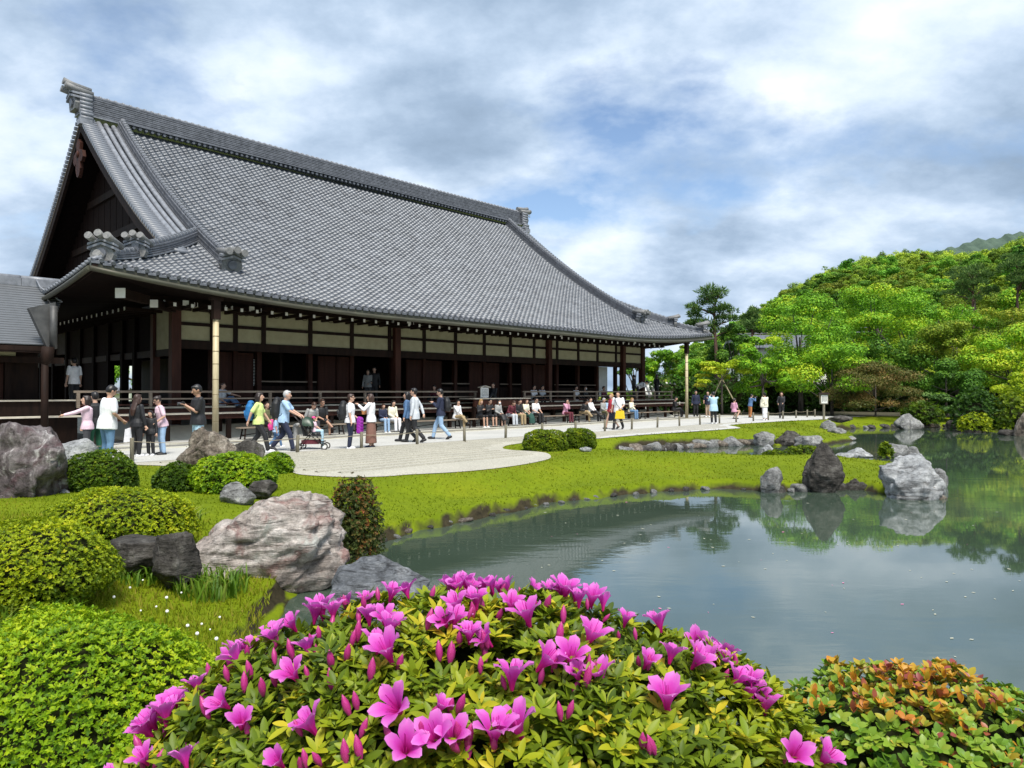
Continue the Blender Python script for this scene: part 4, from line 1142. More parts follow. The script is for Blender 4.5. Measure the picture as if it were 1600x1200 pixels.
rock('blue grey veined rock in the water behind the pink azalea', 508, 690, 868, 975, -0.6, MT['rk_blue'], 35, 0.8, 5, 9, 0.10, peak=0.25, rz=-0.2)
rock('short rounded dark grey stone at the lawn edge left of the standing stone', 1188, 1224, 729, 767, -0.5, MT['rk_gray'], 41, 0.8, 4, 9, 0.09, flat=.9)
rock('tall dark pointed standing stone on the lawn', 1256, 1316, 690, 754, -0.33, MT['rk_dark'], 43, 0.6, 5, 9, 0.12, peak=0.62, cutlo=0.7)
rock('big pale grey boulder rising from the pond beyond the lawn', 1374, 1476, 709, 782, -0.6, MT['rk_pale'], 47, 0.75, 5, 12, 0.12, flat=0.86, rz=0.5)
rock('low brown ledge rock at the foot of the big pale pond boulder', 1398, 1478, 757, 784, -0.6, MT['rk_brown'], 48, 0.6, 4, 8)
rock('small grey rock at the right of the big pale pond boulder', 1455, 1479, 731, 765, -0.6, MT['rk_gray'], 49, 0.8, 4, 8)
rock('flat topped pale rock in the pond behind the big pale boulder', 1374, 1420, 692, 719, -0.6, MT['rk_gray'], 51, 0.8, 4, 10, flat=.7)
rock('small blocky pale rock right of the flat topped pond rock', 1413, 1437, 697, 719, -0.6, MT['rk_gray'], 52, 0.8, 4, 10)
rock('low triangular pale rock in the pond behind the lawn', 1318, 1363, 699, 717, -0.6, MT['rk_pale'], 53, 0.8, 4, 9, peak=.4)
rock('flat pale slab stone behind the standing stone', 1298, 1340, 707, 718, -0.5, MT['rk_pale'], 54, 0.7, 4, 9, flat=.7)
rock('dark twin rock at the left end of the inlet rocks', 1178, 1211, 674, 695, -0.5, MT['rk_gray'], 55, 0.8, 4, 10)
rock('dark rounded rock on the inlet bank', 1216, 1251, 672, 690, -0.45, MT['rk_dark'], 56, 0.8, 4, 8)
rock('low dark rock in front of the rounded inlet rock', 1210, 1250, 680, 697, -0.55, MT['rk_dark'], 57, 0.8, 4, 8)
rock('wide pale grey rock at the right end of the inlet rocks', 1239, 1285, 680, 700, -0.6, MT['rk_gray'], 58, 0.8, 4, 9, flat=.85)
rock('round grey rock on the far lawn point', 1281, 1306, 656, 674, -0.4, MT['rk_gray'], 59, 0.8, 4, 8)
rock('small grey rock below the round rock on the far lawn point', 1292, 1322, 668, 683, -0.5, MT['rk_gray'], 60, 0.8, 4, 9)
rock('flat wet stone at the tip of the far lawn point', 1308, 1338, 681, 690, -0.6, MT['rk_gray'], 61, 0.7, 4, 8, flat=.7)
rock('pale upright rock in the inlet left of the moss mounds', 1187, 1214, 694, 717, -0.55, MT['rk_pale'], 62, 0.8, 4, 8)
rock('long flat pale stone at the lawn side of the inlet', 1147, 1192, 711, 720, -0.5, MT['rk_pale'], 63, 0.6, 4, 8, flat=.7)
rock('grey peaked rock on the far pond bank', 1397, 1442, 646, 671, -0.55, MT['rk_gray'], 64, 0.8, 4, 9, peak=.4)
rock('tall reddish grey rock at the right edge of the far bank', 1586, 1622, 643, 682, -0.55, MT['rk_brown'], 65, 0.8, 4, 9)
rock('low flat rock in the water beside the right edge rock', 1560, 1592, 671, 682, -0.6, MT['rk_dark'], 66, 0.8, 4, 8, flat=.8)
rock('dark low rock on the far right bank under the trees', 1478, 1502, 654, 669, -0.5, MT['rk_dark'], 67, 0.8, 4, 8)
rock('long dark stone ledge on the far right bank', 1502, 1566, 651, 670, -0.6, MT['rk_dark'], 68, 0.5, 4, 10, flat=.6)
rock('dark low stone under the brown maple', 1292, 1330, 649, 658, 0.0, MT['rk_dark'], 69, 0.8, 4, 8)
rock('little dark stone at the water edge between the grass and the big boulder', 1326, 1344, 747, 765, -0.55, MT['rk_dark'], 70, 0.8, 4, 8)
rock('small pale stone at the corner of the round topiary', 905, 925, 698, 706, -0.0, MT['rk_pale'], 71, 0.8, 3, 8)
rock('small mossy stone in the grass right of the huge left boulder', 90, 112, 764, 775, -0.05, MT['rk_pale'], 72, 0.8, 3, 8)
# edging stones along the water
emes = []
for k in range(6):
    me = rock_mesh((1, 0.8, 0.75), 200 + k, 3, 8, 0.10, flat=0.8); emes.append(me)
for me, mt in zip(emes, (MT['rk_dark'], MT['rk_gray'], MT['rk_dark'], MT['rk_gray'], MT['rk_brown'], MT['rk_dark'])): me.materials.append(mt)
def edging(pts, step, size, group, label, seed):
    rd = random.Random(seed); P_ = [Vector((*wpt(*p), 0)) for p in pts]
    acc = 0; n = 0
    for a, b in zip(P_, P_[1:]):
        Ls = (b - a).length; d = acc
        while d < Ls:
            p = a.lerp(b, d / Ls); s_ = size * rd.uniform(0.55, 1.25)
            o = link('edging_stone', rd.choice(emes)); o.location = (p.x + rd.uniform(-.05, .05), p.y + rd.uniform(-.06, .06), ZWAT + s_ * 0.15)
            o.scale = (s_ * rd.uniform(.8, 1.5), s_, s_ * rd.uniform(.6, 1.1)); o.rotation_euler = (rd.uniform(-.2, .2), rd.uniform(-.2, .2), rd.uniform(0, 6.28))
            tag(o, label, 'stone', group); d += step * rd.uniform(0.7, 1.3) * s_ / size; n += 1
        acc = d - Ls
    return n
edging(((962, 714), (970, 709.5), (1000, 706.5), (1050, 702.5), (1110, 697.5), (1190, 693.5)), 0.36, 0.36, 'stones edging the narrow inlet', 'rough grey stone edging the narrow inlet below the upper lawn', 3)
edging(((560, 864), (590, 849), (650, 829), (760, 806), (850, 788), (950, 776), (1050, 768), (1130, 763), (1190, 768)), 0.50, 0.095, 'small stones along the near lawn edge', 'small dark stone at the waterline of the near lawn', 4)
edging(((1215, 768), (1240, 768), (1262, 767), (1300, 765), (1330, 764), (1375, 768)), 0.40, 0.20, 'stones at the tip of the lawn', 'flat grey stone at the waterline before the standing stone', 5)
edging(((1330, 669.5), (1400, 668), (1440, 668.5), (1500, 667)), 0.8, 0.28, 'stones along the far bank', 'low dark stone along the far pond bank', 6)
# ------------------------------------------------------------------ leaves
def leaf_tpl(w=0.36, fold=0.10, curl=-0.10):
    """pointed oval leaf along +y, length 1, folded along its midrib"""
    vs = [(0, 0, 0)]; fs = []
    for t, k in ((.2, .62), (.45, 1.0), (.7, .86), (.88, .46)):
        z = curl * t * t; vs += [(-w * k, t, fold * k + z), (0, t, z), (w * k, t, fold * k + z)]
    vs.append((0, 1, curl)); fs += [(0, 2, 1), (0, 3, 2)]
    for i in range(3):
        a = 1 + i * 3
        for e in (0, 1): fs += [(a + e, a + e + 1, a + e + 4), (a + e, a + e + 4, a + e + 3)]
    fs += [(10, 11, 13), (11, 12, 13)]
    return np.array(vs), np.array(fs)
LEAF_V, LEAF_F = leaf_tpl(0.175, 0.05, -0.12)
LEAF2_V = np.array([(0, 0, 0), (-.24, .5, .06), (0, 1, -.05), (.24, .5, .06)]); LEAF2_F = np.array([(0, 2, 1), (0, 3, 2)])
ROUND_V, ROUND_F = leaf_tpl(0.30, 0.06, -0.16)
def unit(a): return a / np.maximum(np.linalg.norm(a, axis=-1, keepdims=True), 1e-9)
def place(tplV, tplF, pos, ydir, zdir, size):
    """instances of a leaf template: y along ydir, z roughly along zdir"""
    y = unit(ydir); x = unit(np.cross(y, zdir)); z = np.cross(x, y)
    A = np.stack([x, y, z], 1) * size[:, None, None]
    V_ = np.einsum('kc,ncd->nkd', tplV, A) + pos[:, None, :]
    F_ = tplF[None] + (np.arange(len(pos)) * len(tplV))[:, None, None]
    return V_.reshape(-1, 3), F_.reshape(-1, tplF.shape[1])
def sph(rg, n, zmin=-0.35):
    z = rg.uniform(zmin, 1, n); a = rg.uniform(0, 2 * np.pi, n); r = np.sqrt(1 - z * z)
    return np.stack([r * np.cos(a), r * np.sin(a), z], 1)
SHRUB_STOPS = {
    'lime':  [(0.0, (0.035, 0.070, 0.005)), (0.45, (0.115, 0.175, 0.006)), (0.8, (0.225, 0.275, 0.007)), (1.0, (0.30, 0.32, 0.012))],
    'green': [(0.0, (0.022, 0.052, 0.005)), (0.5, (0.070, 0.130, 0.006)), (0.85, (0.135, 0.20, 0.008)), (1.0, (0.20, 0.25, 0.012))],
    'gold':  [(0.0, (0.065, 0.114, 0.0067)), (0.4, (0.202, 0.269, 0.0081)), (0.75, (0.356, 0.410, 0.0094)), (1.0, (0.444, 0.417, 0.0161))],
    'vivid': [(0.0, (0.041, 0.101, 0.0068)), (0.4, (0.155, 0.277, 0.0081)), (0.75, (0.297, 0.405, 0.0108)), (1.0, (0.405, 0.472, 0.0162))],
    'dark':  [(0.0, (0.018, 0.048, 0.008)), (0.5, (0.042, 0.100, 0.010)), (0.85, (0.085, 0.165, 0.012)), (1.0, (0.15, 0.23, 0.02))],
    'rusty': [(0.0, (0.030, 0.045, 0.012)), (0.45, (0.060, 0.085, 0.018)), (0.62, (0.12, 0.085, 0.022)), (0.85, (0.20, 0.065, 0.022)), (1.0, (0.30, 0.10, 0.03))],
}
for k_, v_ in SHRUB_STOPS.items(): MT['sh_' + k_] = foliage('shrub leaf ' + k_, tuple((q, tuple(min(.55, e * 1.18) for e in c)) for q, c in v_), 0.38, 0.5, 0.2)
MT['twig'] = simple('shrub twig', (0.014, 0.018, 0.006), (0.03, 0.034, 0.012), 0.95, 20, spec=0.1)
def shrub(label, c, r, kind, nlv, size, seed, boxy=0.0, new=0.35, whorl=5, loose=0.06, zmin=-0.5, cat='shrub', group=None, name='clipped_shrub', tpl=None):
    """clipped mound: leaf whorls standing on a domed twig core"""
    rg = np.random.default_rng(seed); c = Vector(c)
    th = thing(name, label, cat, (c.x, c.y, c.z), 0, group)
    rr = np.array(r); nw = nlv // whorl
    d = sph(rg, nw, zmin)
    pw = 2 + boxy * 5
    if boxy: d = d / (np.sum(np.abs(d) ** pw, 1) ** (1 / pw))[:, None]
    u = unit(d / rr)
    lum = 1 + 0.05 * np.sin(d[:, 0] * 5 + seed) * np.cos(d[:, 1] * 4.3 + seed * 2) + 0.035 * np.sin(d[:, 2] * 9 + d[:, 0] * 7 + seed)
    depth = rg.uniform(0, 1, nw) ** 2
    pos = d * rr * (lum - loose * 1.6 * depth + rg.normal(0, loose * 0.35, nw))[:, None]
    yv = unit(u + np.array([0, 0, 0.55]) + rg.normal(0, 0.33, (nw, 3)))
    # whorl: leaves radiate round yv
    ref = unit(np.cross(yv, rg.normal(0, 1, (nw, 3)))); ref2 = np.cross(yv, ref)
    P_, Y_, Z_, S_, A_ = [], [], [], [], []
    newg_toplit = np.clip(new - 0.06 + 0.12 * u[:, 2] + rg.normal(0, 0.19, nw) + 0.12 * np.sin(d[:, 0] * 6 + seed * 3), 0, 1)  # lighter upward: young growth, plus some top light put into the colour
    for k in range(whorl):
        a = 2 * np.pi * k / whorl + rg.uniform(-.4, .4, nw)
        rad = ref * np.cos(a)[:, None] + ref2 * np.sin(a)[:, None]
        up = rg.uniform(0.35, 1.1, nw)[:, None]
        Y_.append(unit(rad + yv * up)); Z_.append(yv); P_.append(pos); S_.append(size * rg.uniform(0.6, 1.2, nw)); A_.append(np.clip(newg_toplit + rg.normal(0, 0.07, nw), 0, 1))
    tv, tf = tpl if tpl else (LEAF2_V, LEAF2_F)
    V_, F_ = place(tv, tf, np.concatenate(P_), np.concatenate(Y_), np.concatenate(Z_), np.concatenate(S_))
    fo = link('foliage', np_mesh('foliage', V_, F_, MT['sh_' + kind], var=np.repeat(np.concatenate(A_), len(tv))), th)
    fo['kind'] = 'stuff'
    cb = MB(); cb.ball((0, 0, 0), tuple(rr * (1 - loose * 2.2 - size * 0.6 / max(rr))), 20, 12)
    if boxy:
        cb.v = [tuple(np.array(p) * (1.0)) for p in cb.v]
    cb.build('branches', [MT['twig']], th)
    return th
def shrub_at(label, x0, x1, ytop, ybase, z, kind, n, size, seed, depth=0.85, **k):
    p = gnd((x0 + x1) / 2, ybase, z); rx0 = (x1 - x0) / F * p.y / 2
    Y = p.y + rx0 * depth * 0.75; rx = (x1 - x0) / F * Y / 2
    ztop = CAMH - (ytop - HOR) / F * (Y + rx * depth * 0.1); hz = ztop - z
    cz = z + hz * 0.30; X = ((x0 + x1) / 2 - 800) / F * Y
    return shrub(label, (X, Y, cz), (rx, rx * depth, hz * 0.70), kind, n, size, seed, **k)
shrub_at('broad lime green clipped mound in the left foreground corner', -130, 372, 952, 1420, -0.1, 'vivid', 84000, 0.0195, 1, 0.8, new=0.52, loose=.045)
shrub_at('rounded golden green clipped shrub at the left edge', -75, 172, 812, 948, -0.05, 'gold', 26000, 0.030, 2, 0.9, new=0.44)
shrub_at('wide golden green clipped mound above the dark step stone', 80, 300, 762, 852, -0.05, 'gold', 24000, 0.034, 3, 0.75, new=0.44)
shrub_at('green clipped shrub between the huge boulder and the path', 102, 212, 705, 768, 0.0, 'green', 12000, 0.048, 4, 0.85, new=0.45)
shrub_at('small dark green clipped shrub left of the bright one', 243, 312, 724, 770, -0.02, 'green', 7000, 0.048, 5, 0.9, new=0.30)
shrub_at('bright green wide clipped shrub in front of the brown rock', 300, 432, 708, 772, -0.02, 'vivid', 13000, 0.050, 6, 0.75, new=0.46)
shrub_at('small bright clipped shrub at the right end behind the wide one', 408, 457, 707, 741, -0.01, 'vivid', 5500, 0.050, 7, 0.9, new=0.34)
shrub_at('left of the two round topiary shrubs on the grass tongue', 818, 886, 672, 705, 0.0, 'lime', 12000, 0.050, 8, 0.9, boxy=0.1, new=0.45, loose=.035)
shrub_at('right of the two round topiary shrubs on the grass tongue', 876, 930, 670, 701, 0.0, 'lime', 11000, 0.050, 9, 0.9, boxy=0.1, new=0.38, loose=.035)
shrub_at('tall loose rusty tipped shrub at the end of the reclining boulder', 512, 597, 748, 872, -0.45, 'rusty', 11000, 0.042, 10, 0.85, new=0.46, loose=0.24, name='rusty_shrub')
shrub_at('low mossy mound by the inlet left of the flat one', 1191, 1228, 704, 719, -0.4, 'lime', 2200, 0.075, 11, 0.8, new=0.3, loose=.12)
shrub_at('low flat mossy mound by the inlet behind the standing stone', 1226, 1284, 697, 715, -0.4, 'lime', 3000, 0.075, 12, 0.7, new=0.3, loose=.12)
shrub_at('small light leafed plant on the flat topped pond rock', 1374, 1393, 693, 714, -0.25, 'lime', 700, 0.09, 13, 0.8, new=0.4, loose=.2)
shrub_at('round dark bush by the path beyond the far bamboo pole', 1068, 1102, 624, 646.5, 0.0, 'dark', 1800, 0.14, 14, 0.9, new=0.35)
shrub_at('low round bush right of the dark jacketed man', 1118, 1140, 632, 647, 0.0, 'dark', 1300, 0.13, 15, 0.9, new=0.3)
shrub_at('low green bush on the far right bank under the pine', 1410, 1470, 628, 660, -0.2, 'green', 2600, 0.15, 16, 0.8, new=0.35, loose=.14)
shrub_at('pale green loose bush overhanging the far bank', 1500, 1545, 646, 672, -0.4, 'gold', 1600, 0.14, 17, 0.8, new=0.4, loose=.2)
shrub_at('bright leafed bush leaning over the pond at the right edge', 1545, 1640, 612, 672, -0.4, 'lime', 3600, 0.18, 18, 0.8, new=0.4, loose=.22)
shrub_at('dark bush under the trees at the far right', 1490, 1560, 610, 668, -0.3, 'dark', 2600, 0.2, 19, 0.8, new=0.25, loose=.18)

# ------------------------------------------------------------------ the pink azalea in front
AZC = np.array([-0.075, 1.50, 0.695]); AZR = np.array([0.755, 0.55, 0.492])
az = thing('azalea_bush', 'flowering azalea bush with magenta pink blossoms in the foreground', 'azalea', tuple(AZC))
def hit_az(x, y, grow=1.0):
    o = np.array([0, 0, CAMH]) - AZC; d = unit(np.array([(x - 800) / F, 1.0, -(y - HOR) / F])); r = AZR * grow
    a = np.sum((d / r) ** 2); b = 2 * np.sum(o * d / r ** 2); c = np.sum((o / r) ** 2) - 1
    D = b * b - 4 * a * c
    if D < 0: return None
    t = (-b - math.sqrt(D)) / (2 * a); return o + d * t
MT['az_leaf'] = foliage('azalea leaf', [(0.0, (0.049, 0.087, 0.0084)), (0.45, (0.175, 0.245, 0.0126)), (0.8, (0.329, 0.364, 0.0154)), (1.0, (0.560, 0.448, 0.0280))], 0.30, 0.45, 0.22)
def petal_mat():
    m, t, b, o = newmat('azalea petal')
    a = t.nodes.new('ShaderNodeAttribute'); a.attribute_name = 'var'
    c = ramp_node(t, a.outputs['Fac'], [(0.0, (0.50, 0.008, 0.14)), (0.22, (0.58, 0.020, 0.30)), (0.5, (0.66, 0.065, 0.50)), (1.0, (0.78, 0.25, 0.70))])
    t.links.new(c, b.inputs['Base Color']); b.inputs['Roughness'].default_value = 0.5; b.inputs['Specular IOR Level'].default_value = 0.25
    tr = t.nodes.new('ShaderNodeBsdfTranslucent'); t.links.new(c, tr.inputs['Color']); mx = t.nodes.new('ShaderNodeMixShader'); mx.inputs[0].default_value = 0.4
    t.links.new(b.outputs[0], mx.inputs[1]); t.links.new(tr.outputs[0], mx.inputs[2]); t.links.new(mx.outputs[0], o.inputs[0])
    return m
MT['petal'] = petal_mat()
MT['bud'] = simple('azalea bud', (0.30, 0.010, 0.09), (0.46, 0.035, 0.24), 0.45, 30)
MT['calyx'] = simple('azalea calyx', (0.12, 0.16, 0.03), (0.2, 0.12, 0.04), 0.6, 40)
def flower_mesh(seed, openness=1.0):
    """five fused petals flaring from a throat, plus stamens; size about 1 across, opening along +z"""
    rd = random.Random(seed); vs = []; fs = []; va = []
    # cross positions along the petal: radius, height, half width
    st = [(0.045, 0.0, 0.030), (0.075, 0.20, 0.060), (0.14, 0.38, 0.115), (0.26, 0.56, 0.175), (0.385, 0.66, 0.150), (0.50, 0.70, 0.035)]
    for k in range(5):
        a0 = 2 * math.pi * k / 5 + rd.uniform(-.10, .10); big = rd.uniform(0.9, 1.12); dr = rd.uniform(-0.05, 0.10); tw = rd.uniform(-.25, .25)
        b = len(vs)
        for i, (r, h, wv) in enumerate(st):
            t = i / (len(st) - 1)
            r2 = (r - 0.045) * (0.45 + 0.55 * openness) * big + 0.045; h2 = h + (1 - openness) * 0.30 * t - dr * max(0, t - .4)
            for j, e in enumerate((-1, -0.5, 0, 0.5, 1)):
                ruff = 0.035 * math.sin(e * 3 + i * 2.1 + seed + k) * t
                crease = -0.035 * (1 - abs(e)) * t + 0.05 * (abs(e) ** 2) * (1 - t)
                x = r2; y = e * wv * big
                z = h2 + ruff + crease + tw * y * t * .4
                vs.append((x * math.cos(a0) - y * math.sin(a0), x * math.sin(a0) + y * math.cos(a0), z)); va.append(min(1, max(0, t * 1.02 - 0.12 + 0.16 * abs(e))))
        for i in range(len(st) - 1):
            for j in range(4):
                p = b + i * 5 + j; fs.append((p, p + 1, p + 6, p + 5))
    # stamens as thin ribbons
    for k in range(6):
        a = rd.uniform(0, 6.28); ln = rd.uniform(0.55, 0.8); sp = rd.uniform(0.05, 0.20); b = len(vs); w_ = 0.008
        c, s_ = math.cos(a), math.sin(a)
        for (t, q) in ((0, 0.02), (0.6, sp * 0.7), (1, sp)):
            for e in (-1, 1): vs.append((q * c - e * w_ * s_, q * s_ + e * w_ * c, ln * t)); va.append(0.25)
        fs += [(b, b + 1, b + 3, b + 2), (b + 2, b + 3, b + 5, b + 4)]
    V_ = np.array(vs); V_[:, 2] -= 0.0
    return np_mesh('flower', V_, np.array(fs), MT['petal'], var=np.array(va), smooth=True)
FL = [flower_mesh(s, o) for s, o in ((1, 1.0), (2, 0.95), (3, 1.05), (4, 0.85), (5, 0.7), (6, 0.5))]
def bud_mesh():
    mb = MB(); mb.tube([(0, 0, 0), (0, 0, 0.12), (0, 0, 0.38), (0.01, 0, 0.65), (0.02, 0, 0.86), (0.02, 0, 1.0)], [0.05, 0.10, 0.17, 0.155, 0.075, 0.01], 8)
    me = mb.mesh('bud', [MT['bud']]); return me
BUD = bud_mesh()
big_ = set()
fl_pts = []
Z3 = [(820,280,1),(930,320,1.25),(890,250,1),(970,340,1),(720,360,.9),(620,385,.9),(600,375,.8),(560,470,1.15),(600,530,1.15),(540,500,1),(330,570,1),(255,630,1.1),(330,640,1.05),(290,690,1),(420,640,.85),(235,740,1.1),(290,775,1.2),(220,790,1),(95,850,1.05),(85,945,1),(1040,270,.9),(1100,265,.85),(1200,265,1),(1280,250,.9),(1120,365,1),(1180,360,.9),(1190,430,1.15),(1150,480,1),(1215,520,1.3),(740,445,.95),(875,490,.9),(830,590,1.05),(550,700,.95),(600,790,.9),(910,810,1.1),(1440,370,.95),(1530,440,.9),(1255,720,1.25),(1405,850,1.15),(1270,890,1.15),(1395,730,.7),(775,940,.8),(380,950,.9),(220,930,.9),(1450,150,.95),(1500,120,1),(1520,160,.9),(1575,195,.7),(1470,215,.6),(1560,300,.9)]
Z4 = [(75,125,1),(25,150,.9),(150,190,.75),(265,160,.9),(325,165,.9),(190,160,.8),(215,180,.7),(480,230,1.25),(480,185,1),(430,240,.9),(590,280,1.1),(540,290,.9),(640,270,.8),(120,290,.95),(50,320,1.05),(20,370,.95),(260,305,.9),(340,370,1.25),(90,430,.85),(185,450,.9),(570,450,1.15),(500,530,1.15),(365,550,1.2),(265,630,1.2),(725,370,.8),(880,390,1.1),(910,520,.95),(1000,540,1.15),(1030,460,1),(1060,490,.9),(1120,520,1.15),(1150,560,1),(1170,620,1.05),(1230,640,1.1),(1250,680,1),(1300,730,1.05),(1280,690,1),(640,620,1.1),(545,600,.8),(805,540,.8),(900,720,1.3),(190,860,1.3),(310,830,1.3),(20,850,1),(1400,910,1.1),(1510,935,1.2),(520,215,.9),(1090,540,1)]
for zx, zy, s_ in Z3: fl_pts.append((160 + zx / 2.667, 840 + zy / 2.667, s_))
for zx, zy, s_ in Z4: fl_pts.append((700 + zx / 2.667, 840 + zy / 2.667, s_))
rd = random.Random(5)
fl_occ = []
def outward(p): return Vector(unit(p / AZR ** 2))
def put(name, me, p, axis, size, par):
    q = Vector(axis).to_track_quat('Z', 'Y'); o = link(name, me, par)
    o.rotation_mode = 'QUATERNION'; o.rotation_quaternion = q @ Euler((0, 0, rd.uniform(0, 6.28))).to_quaternion()
    o.location = p; o.scale = (size,) * 3
    return o
viewv = Vector((0, -1, 0.55)).normalized()
for x, y, s_ in fl_pts:
    p = hit_az(x, y + 8, 1.0)
    if p is None:     # flowers standing up against the water: nearest point of the rim
        for dy in range(4, 140, 4):
            p = hit_az(x, y + dy, 1.0)
            if p is not None: break
    if p is None: continue
    nrm = outward(p); axis = (nrm * 0.6 + viewv * 0.05 + Vector((0, 0, 0.75)) + Vector((rd.gauss(0, .42), rd.gauss(0, .34), rd.gauss(0, .15)))).normalized()
    depthY = p[1] + AZC[1]
    size = 0.061 * s_
    put('flower', FL[rd.choice((0, 0, 1, 1, 2, 2, 3, 4))] if s_ > .82 else FL[rd.choice((3, 4, 5))], Vector(p) + nrm * 0.010, axis, size, az)
    fl_occ.append(p)
    for q in range(rd.choice((0, 1, 1, 2))):
        jit = Vector((rd.gauss(0, .016), rd.gauss(0, .014), rd.gauss(0, .012)))
        put('bud', BUD, Vector(p) + jit, (nrm * 0.5 + Vector((rd.gauss(0, .4), rd.gauss(0, .4), 0.9))).normalized(), rd.uniform(0.026, 0.040), az)
bz3 = [(915,425),(970,540),(1025,510),(810,500),(735,520),(610,635),(740,610),(690,650),(640,580),(470,580),(545,590),(1045,450),(1070,430),(1125,590),(970,625),(1085,820),(850,810),(1030,925),(1090,910),(1045,730),(1075,710),(1410,510),(1450,520),(1355,380),(1370,260),(1520,860),(1490,830),(930,930),(870,940),(200,890),(470,740),(150,845),(1310,230),(1265,200),(1100,300)]
bz4 = [(455,440),(475,355),(780,330),(825,890),(795,870),(850,890),(465,750),(490,740),(80,860),(135,560),(10,520),(565,620),(40,720),(820,545),(360,300),(400,300)]
for ox, lst in ((160, bz3), (700, bz4)):
    for zx, zy in lst:
        p = hit_az(ox + zx / 2.667, 840 + zy / 2.667 + 10)
        if p is None: continue
        nrm = outward(p); put('bud', BUD, Vector(p) + nrm * 0.012, (nrm * 0.4 + Vector((rd.gauss(0, .3), rd.gauss(0, .25), 1.0))).normalized(), rd.uniform(0.032, 0.046), az)
# leaves in whorls
def whorl_leaves(rg, C, RR, nw, per, size, zmin, tpl, spread=(0.25, 0.9), ymax=None, inner=0.12, upb=0.6):
    d = sph(rg, nw, zmin)
    keep = (d[:, 1] < (ymax if ymax is not None else 2)); d = d[keep]; nw = len(d)
    u = unit(d / RR); dep = rg.uniform(0, 1, nw) ** 1.6
    bmp = 1 + 0.035 * np.sin(d[:, 0] * 9 + 1) * np.cos(d[:, 1] * 8) + 0.03 * np.sin(d[:, 0] * 21 + d[:, 2] * 17)
    pos = d * RR * (bmp - inner * dep)[:, None]
    ax = unit(u + np.array([0, 0, upb]) + rg.normal(0, 0.3, (nw, 3)))
    ref = unit(np.cross(ax, rg.normal(0, 1, (nw, 3)))); ref2 = np.cross(ax, ref)
    P_, Y_, Z_, S_, A_ = [], [], [], [], []
    tone = np.clip(rg.normal(0.48, 0.2, nw) + 0.14 * np.sin(d[:, 0] * 7 + 2) - 0.06, 0, 1)
    tone = np.where(rg.uniform(0, 1, nw) < 0.06, 0.97, tone)
    for k in range(per):
        a = 2 * np.pi * k / per + rg.uniform(-.35, .35, nw)
        rad = ref * np.cos(a)[:, None] + ref2 * np.sin(a)[:, None]
        Y_.append(unit(rad + ax * rg.uniform(*spread, nw)[:, None])); Z_.append(ax); P_.append(pos + Y_[-1] * 0.003); S_.append(size * rg.uniform(0.55, 1.15, nw)); A_.append(np.clip(tone + rg.normal(0, 0.08, nw), 0, 1))
    return np.concatenate(P_), np.concatenate(Y_), np.concatenate(Z_), np.concatenate(S_), np.concatenate(A_), nw
rg = np.random.default_rng(77)
P_, Y_, Z_, S_, A_, nw = whorl_leaves(rg, AZC, AZR, 12500, 6, 0.036, -0.55, None, ymax=0.42, spread=(0.35, 1.2))
V_, F_ = place(LEAF_V, LEAF_F, P_, Y_, Z_, S_)
tag(link('foliage', np_mesh('foliage', V_, F_, MT['az_leaf'], var=np.repeat(A_, len(LEAF_V)), smooth=True), az), kind='stuff')
lm = []
for k in range(5): lm.append(np_mesh('leaf', LEAF_V, LEAF_F, MT['az_leaf'], var=np.full(len(LEAF_V), (0.45, 0.6, 0.75, 0.85, 0.98)[k]), smooth=True))
def single_leaves(par, C, RR, hit, n, meshes, size, box, seed):
    rd2 = random.Random(seed); k = 0
    while k < n:
        x, y = rd2.uniform(box[0], box[1]), rd2.uniform(box[2], box[3]); p = hit(x, y)
        if p is None: continue
        nrm = Vector(unit(p / RR ** 2)); ax = (nrm + Vector((0, 0, .6)) + Vector((rd2.gauss(0, .25), rd2.gauss(0, .25), 0))).normalized()
        ref = ax.orthogonal().normalized(); ref2 = ax.cross(ref); a0 = rd2.uniform(0, 6.28)
        for j in range(6):
            a = a0 + j * 1.047; rad = ref * math.cos(a) + ref2 * math.sin(a); yv = (rad + ax * rd2.uniform(.25, .9)).normalized()
            xv = yv.cross(ax).normalized(); zv = xv.cross(yv); s_ = size * rd2.uniform(.65, 1.15)
            o = link('leaf', rd2.choice(meshes[j % 2::2] if rd2.random() < .5 else meshes[:4]), par)
            M = Matrix((xv * s_, yv * s_, zv * s_)).transposed().to_4x4(); M.translation = Vector(p) + nrm * 0.010; o.matrix_basis = M; k += 1
            if k >= n: break
single_leaves(az, AZC, AZR, hit_az, 288, lm, 0.038, (230, 1230, 930, 1200), 4)
cb = MB(); cb.ball((0, 0, 0), tuple(AZR * 0.88), 28, 16); cb.build('branches', [MT['twig']], az)
tb = MB()
for k in range(9):
    a = k * 0.7; tb.tube([(0.05 * math.cos(a), 0.05 * math.sin(a), -0.72), (0.4 * math.cos(a), 0.28 * math.sin(a), -0.25)], [0.014, 0.008], 6)
tb.build('stems', [MT['twig']], az)
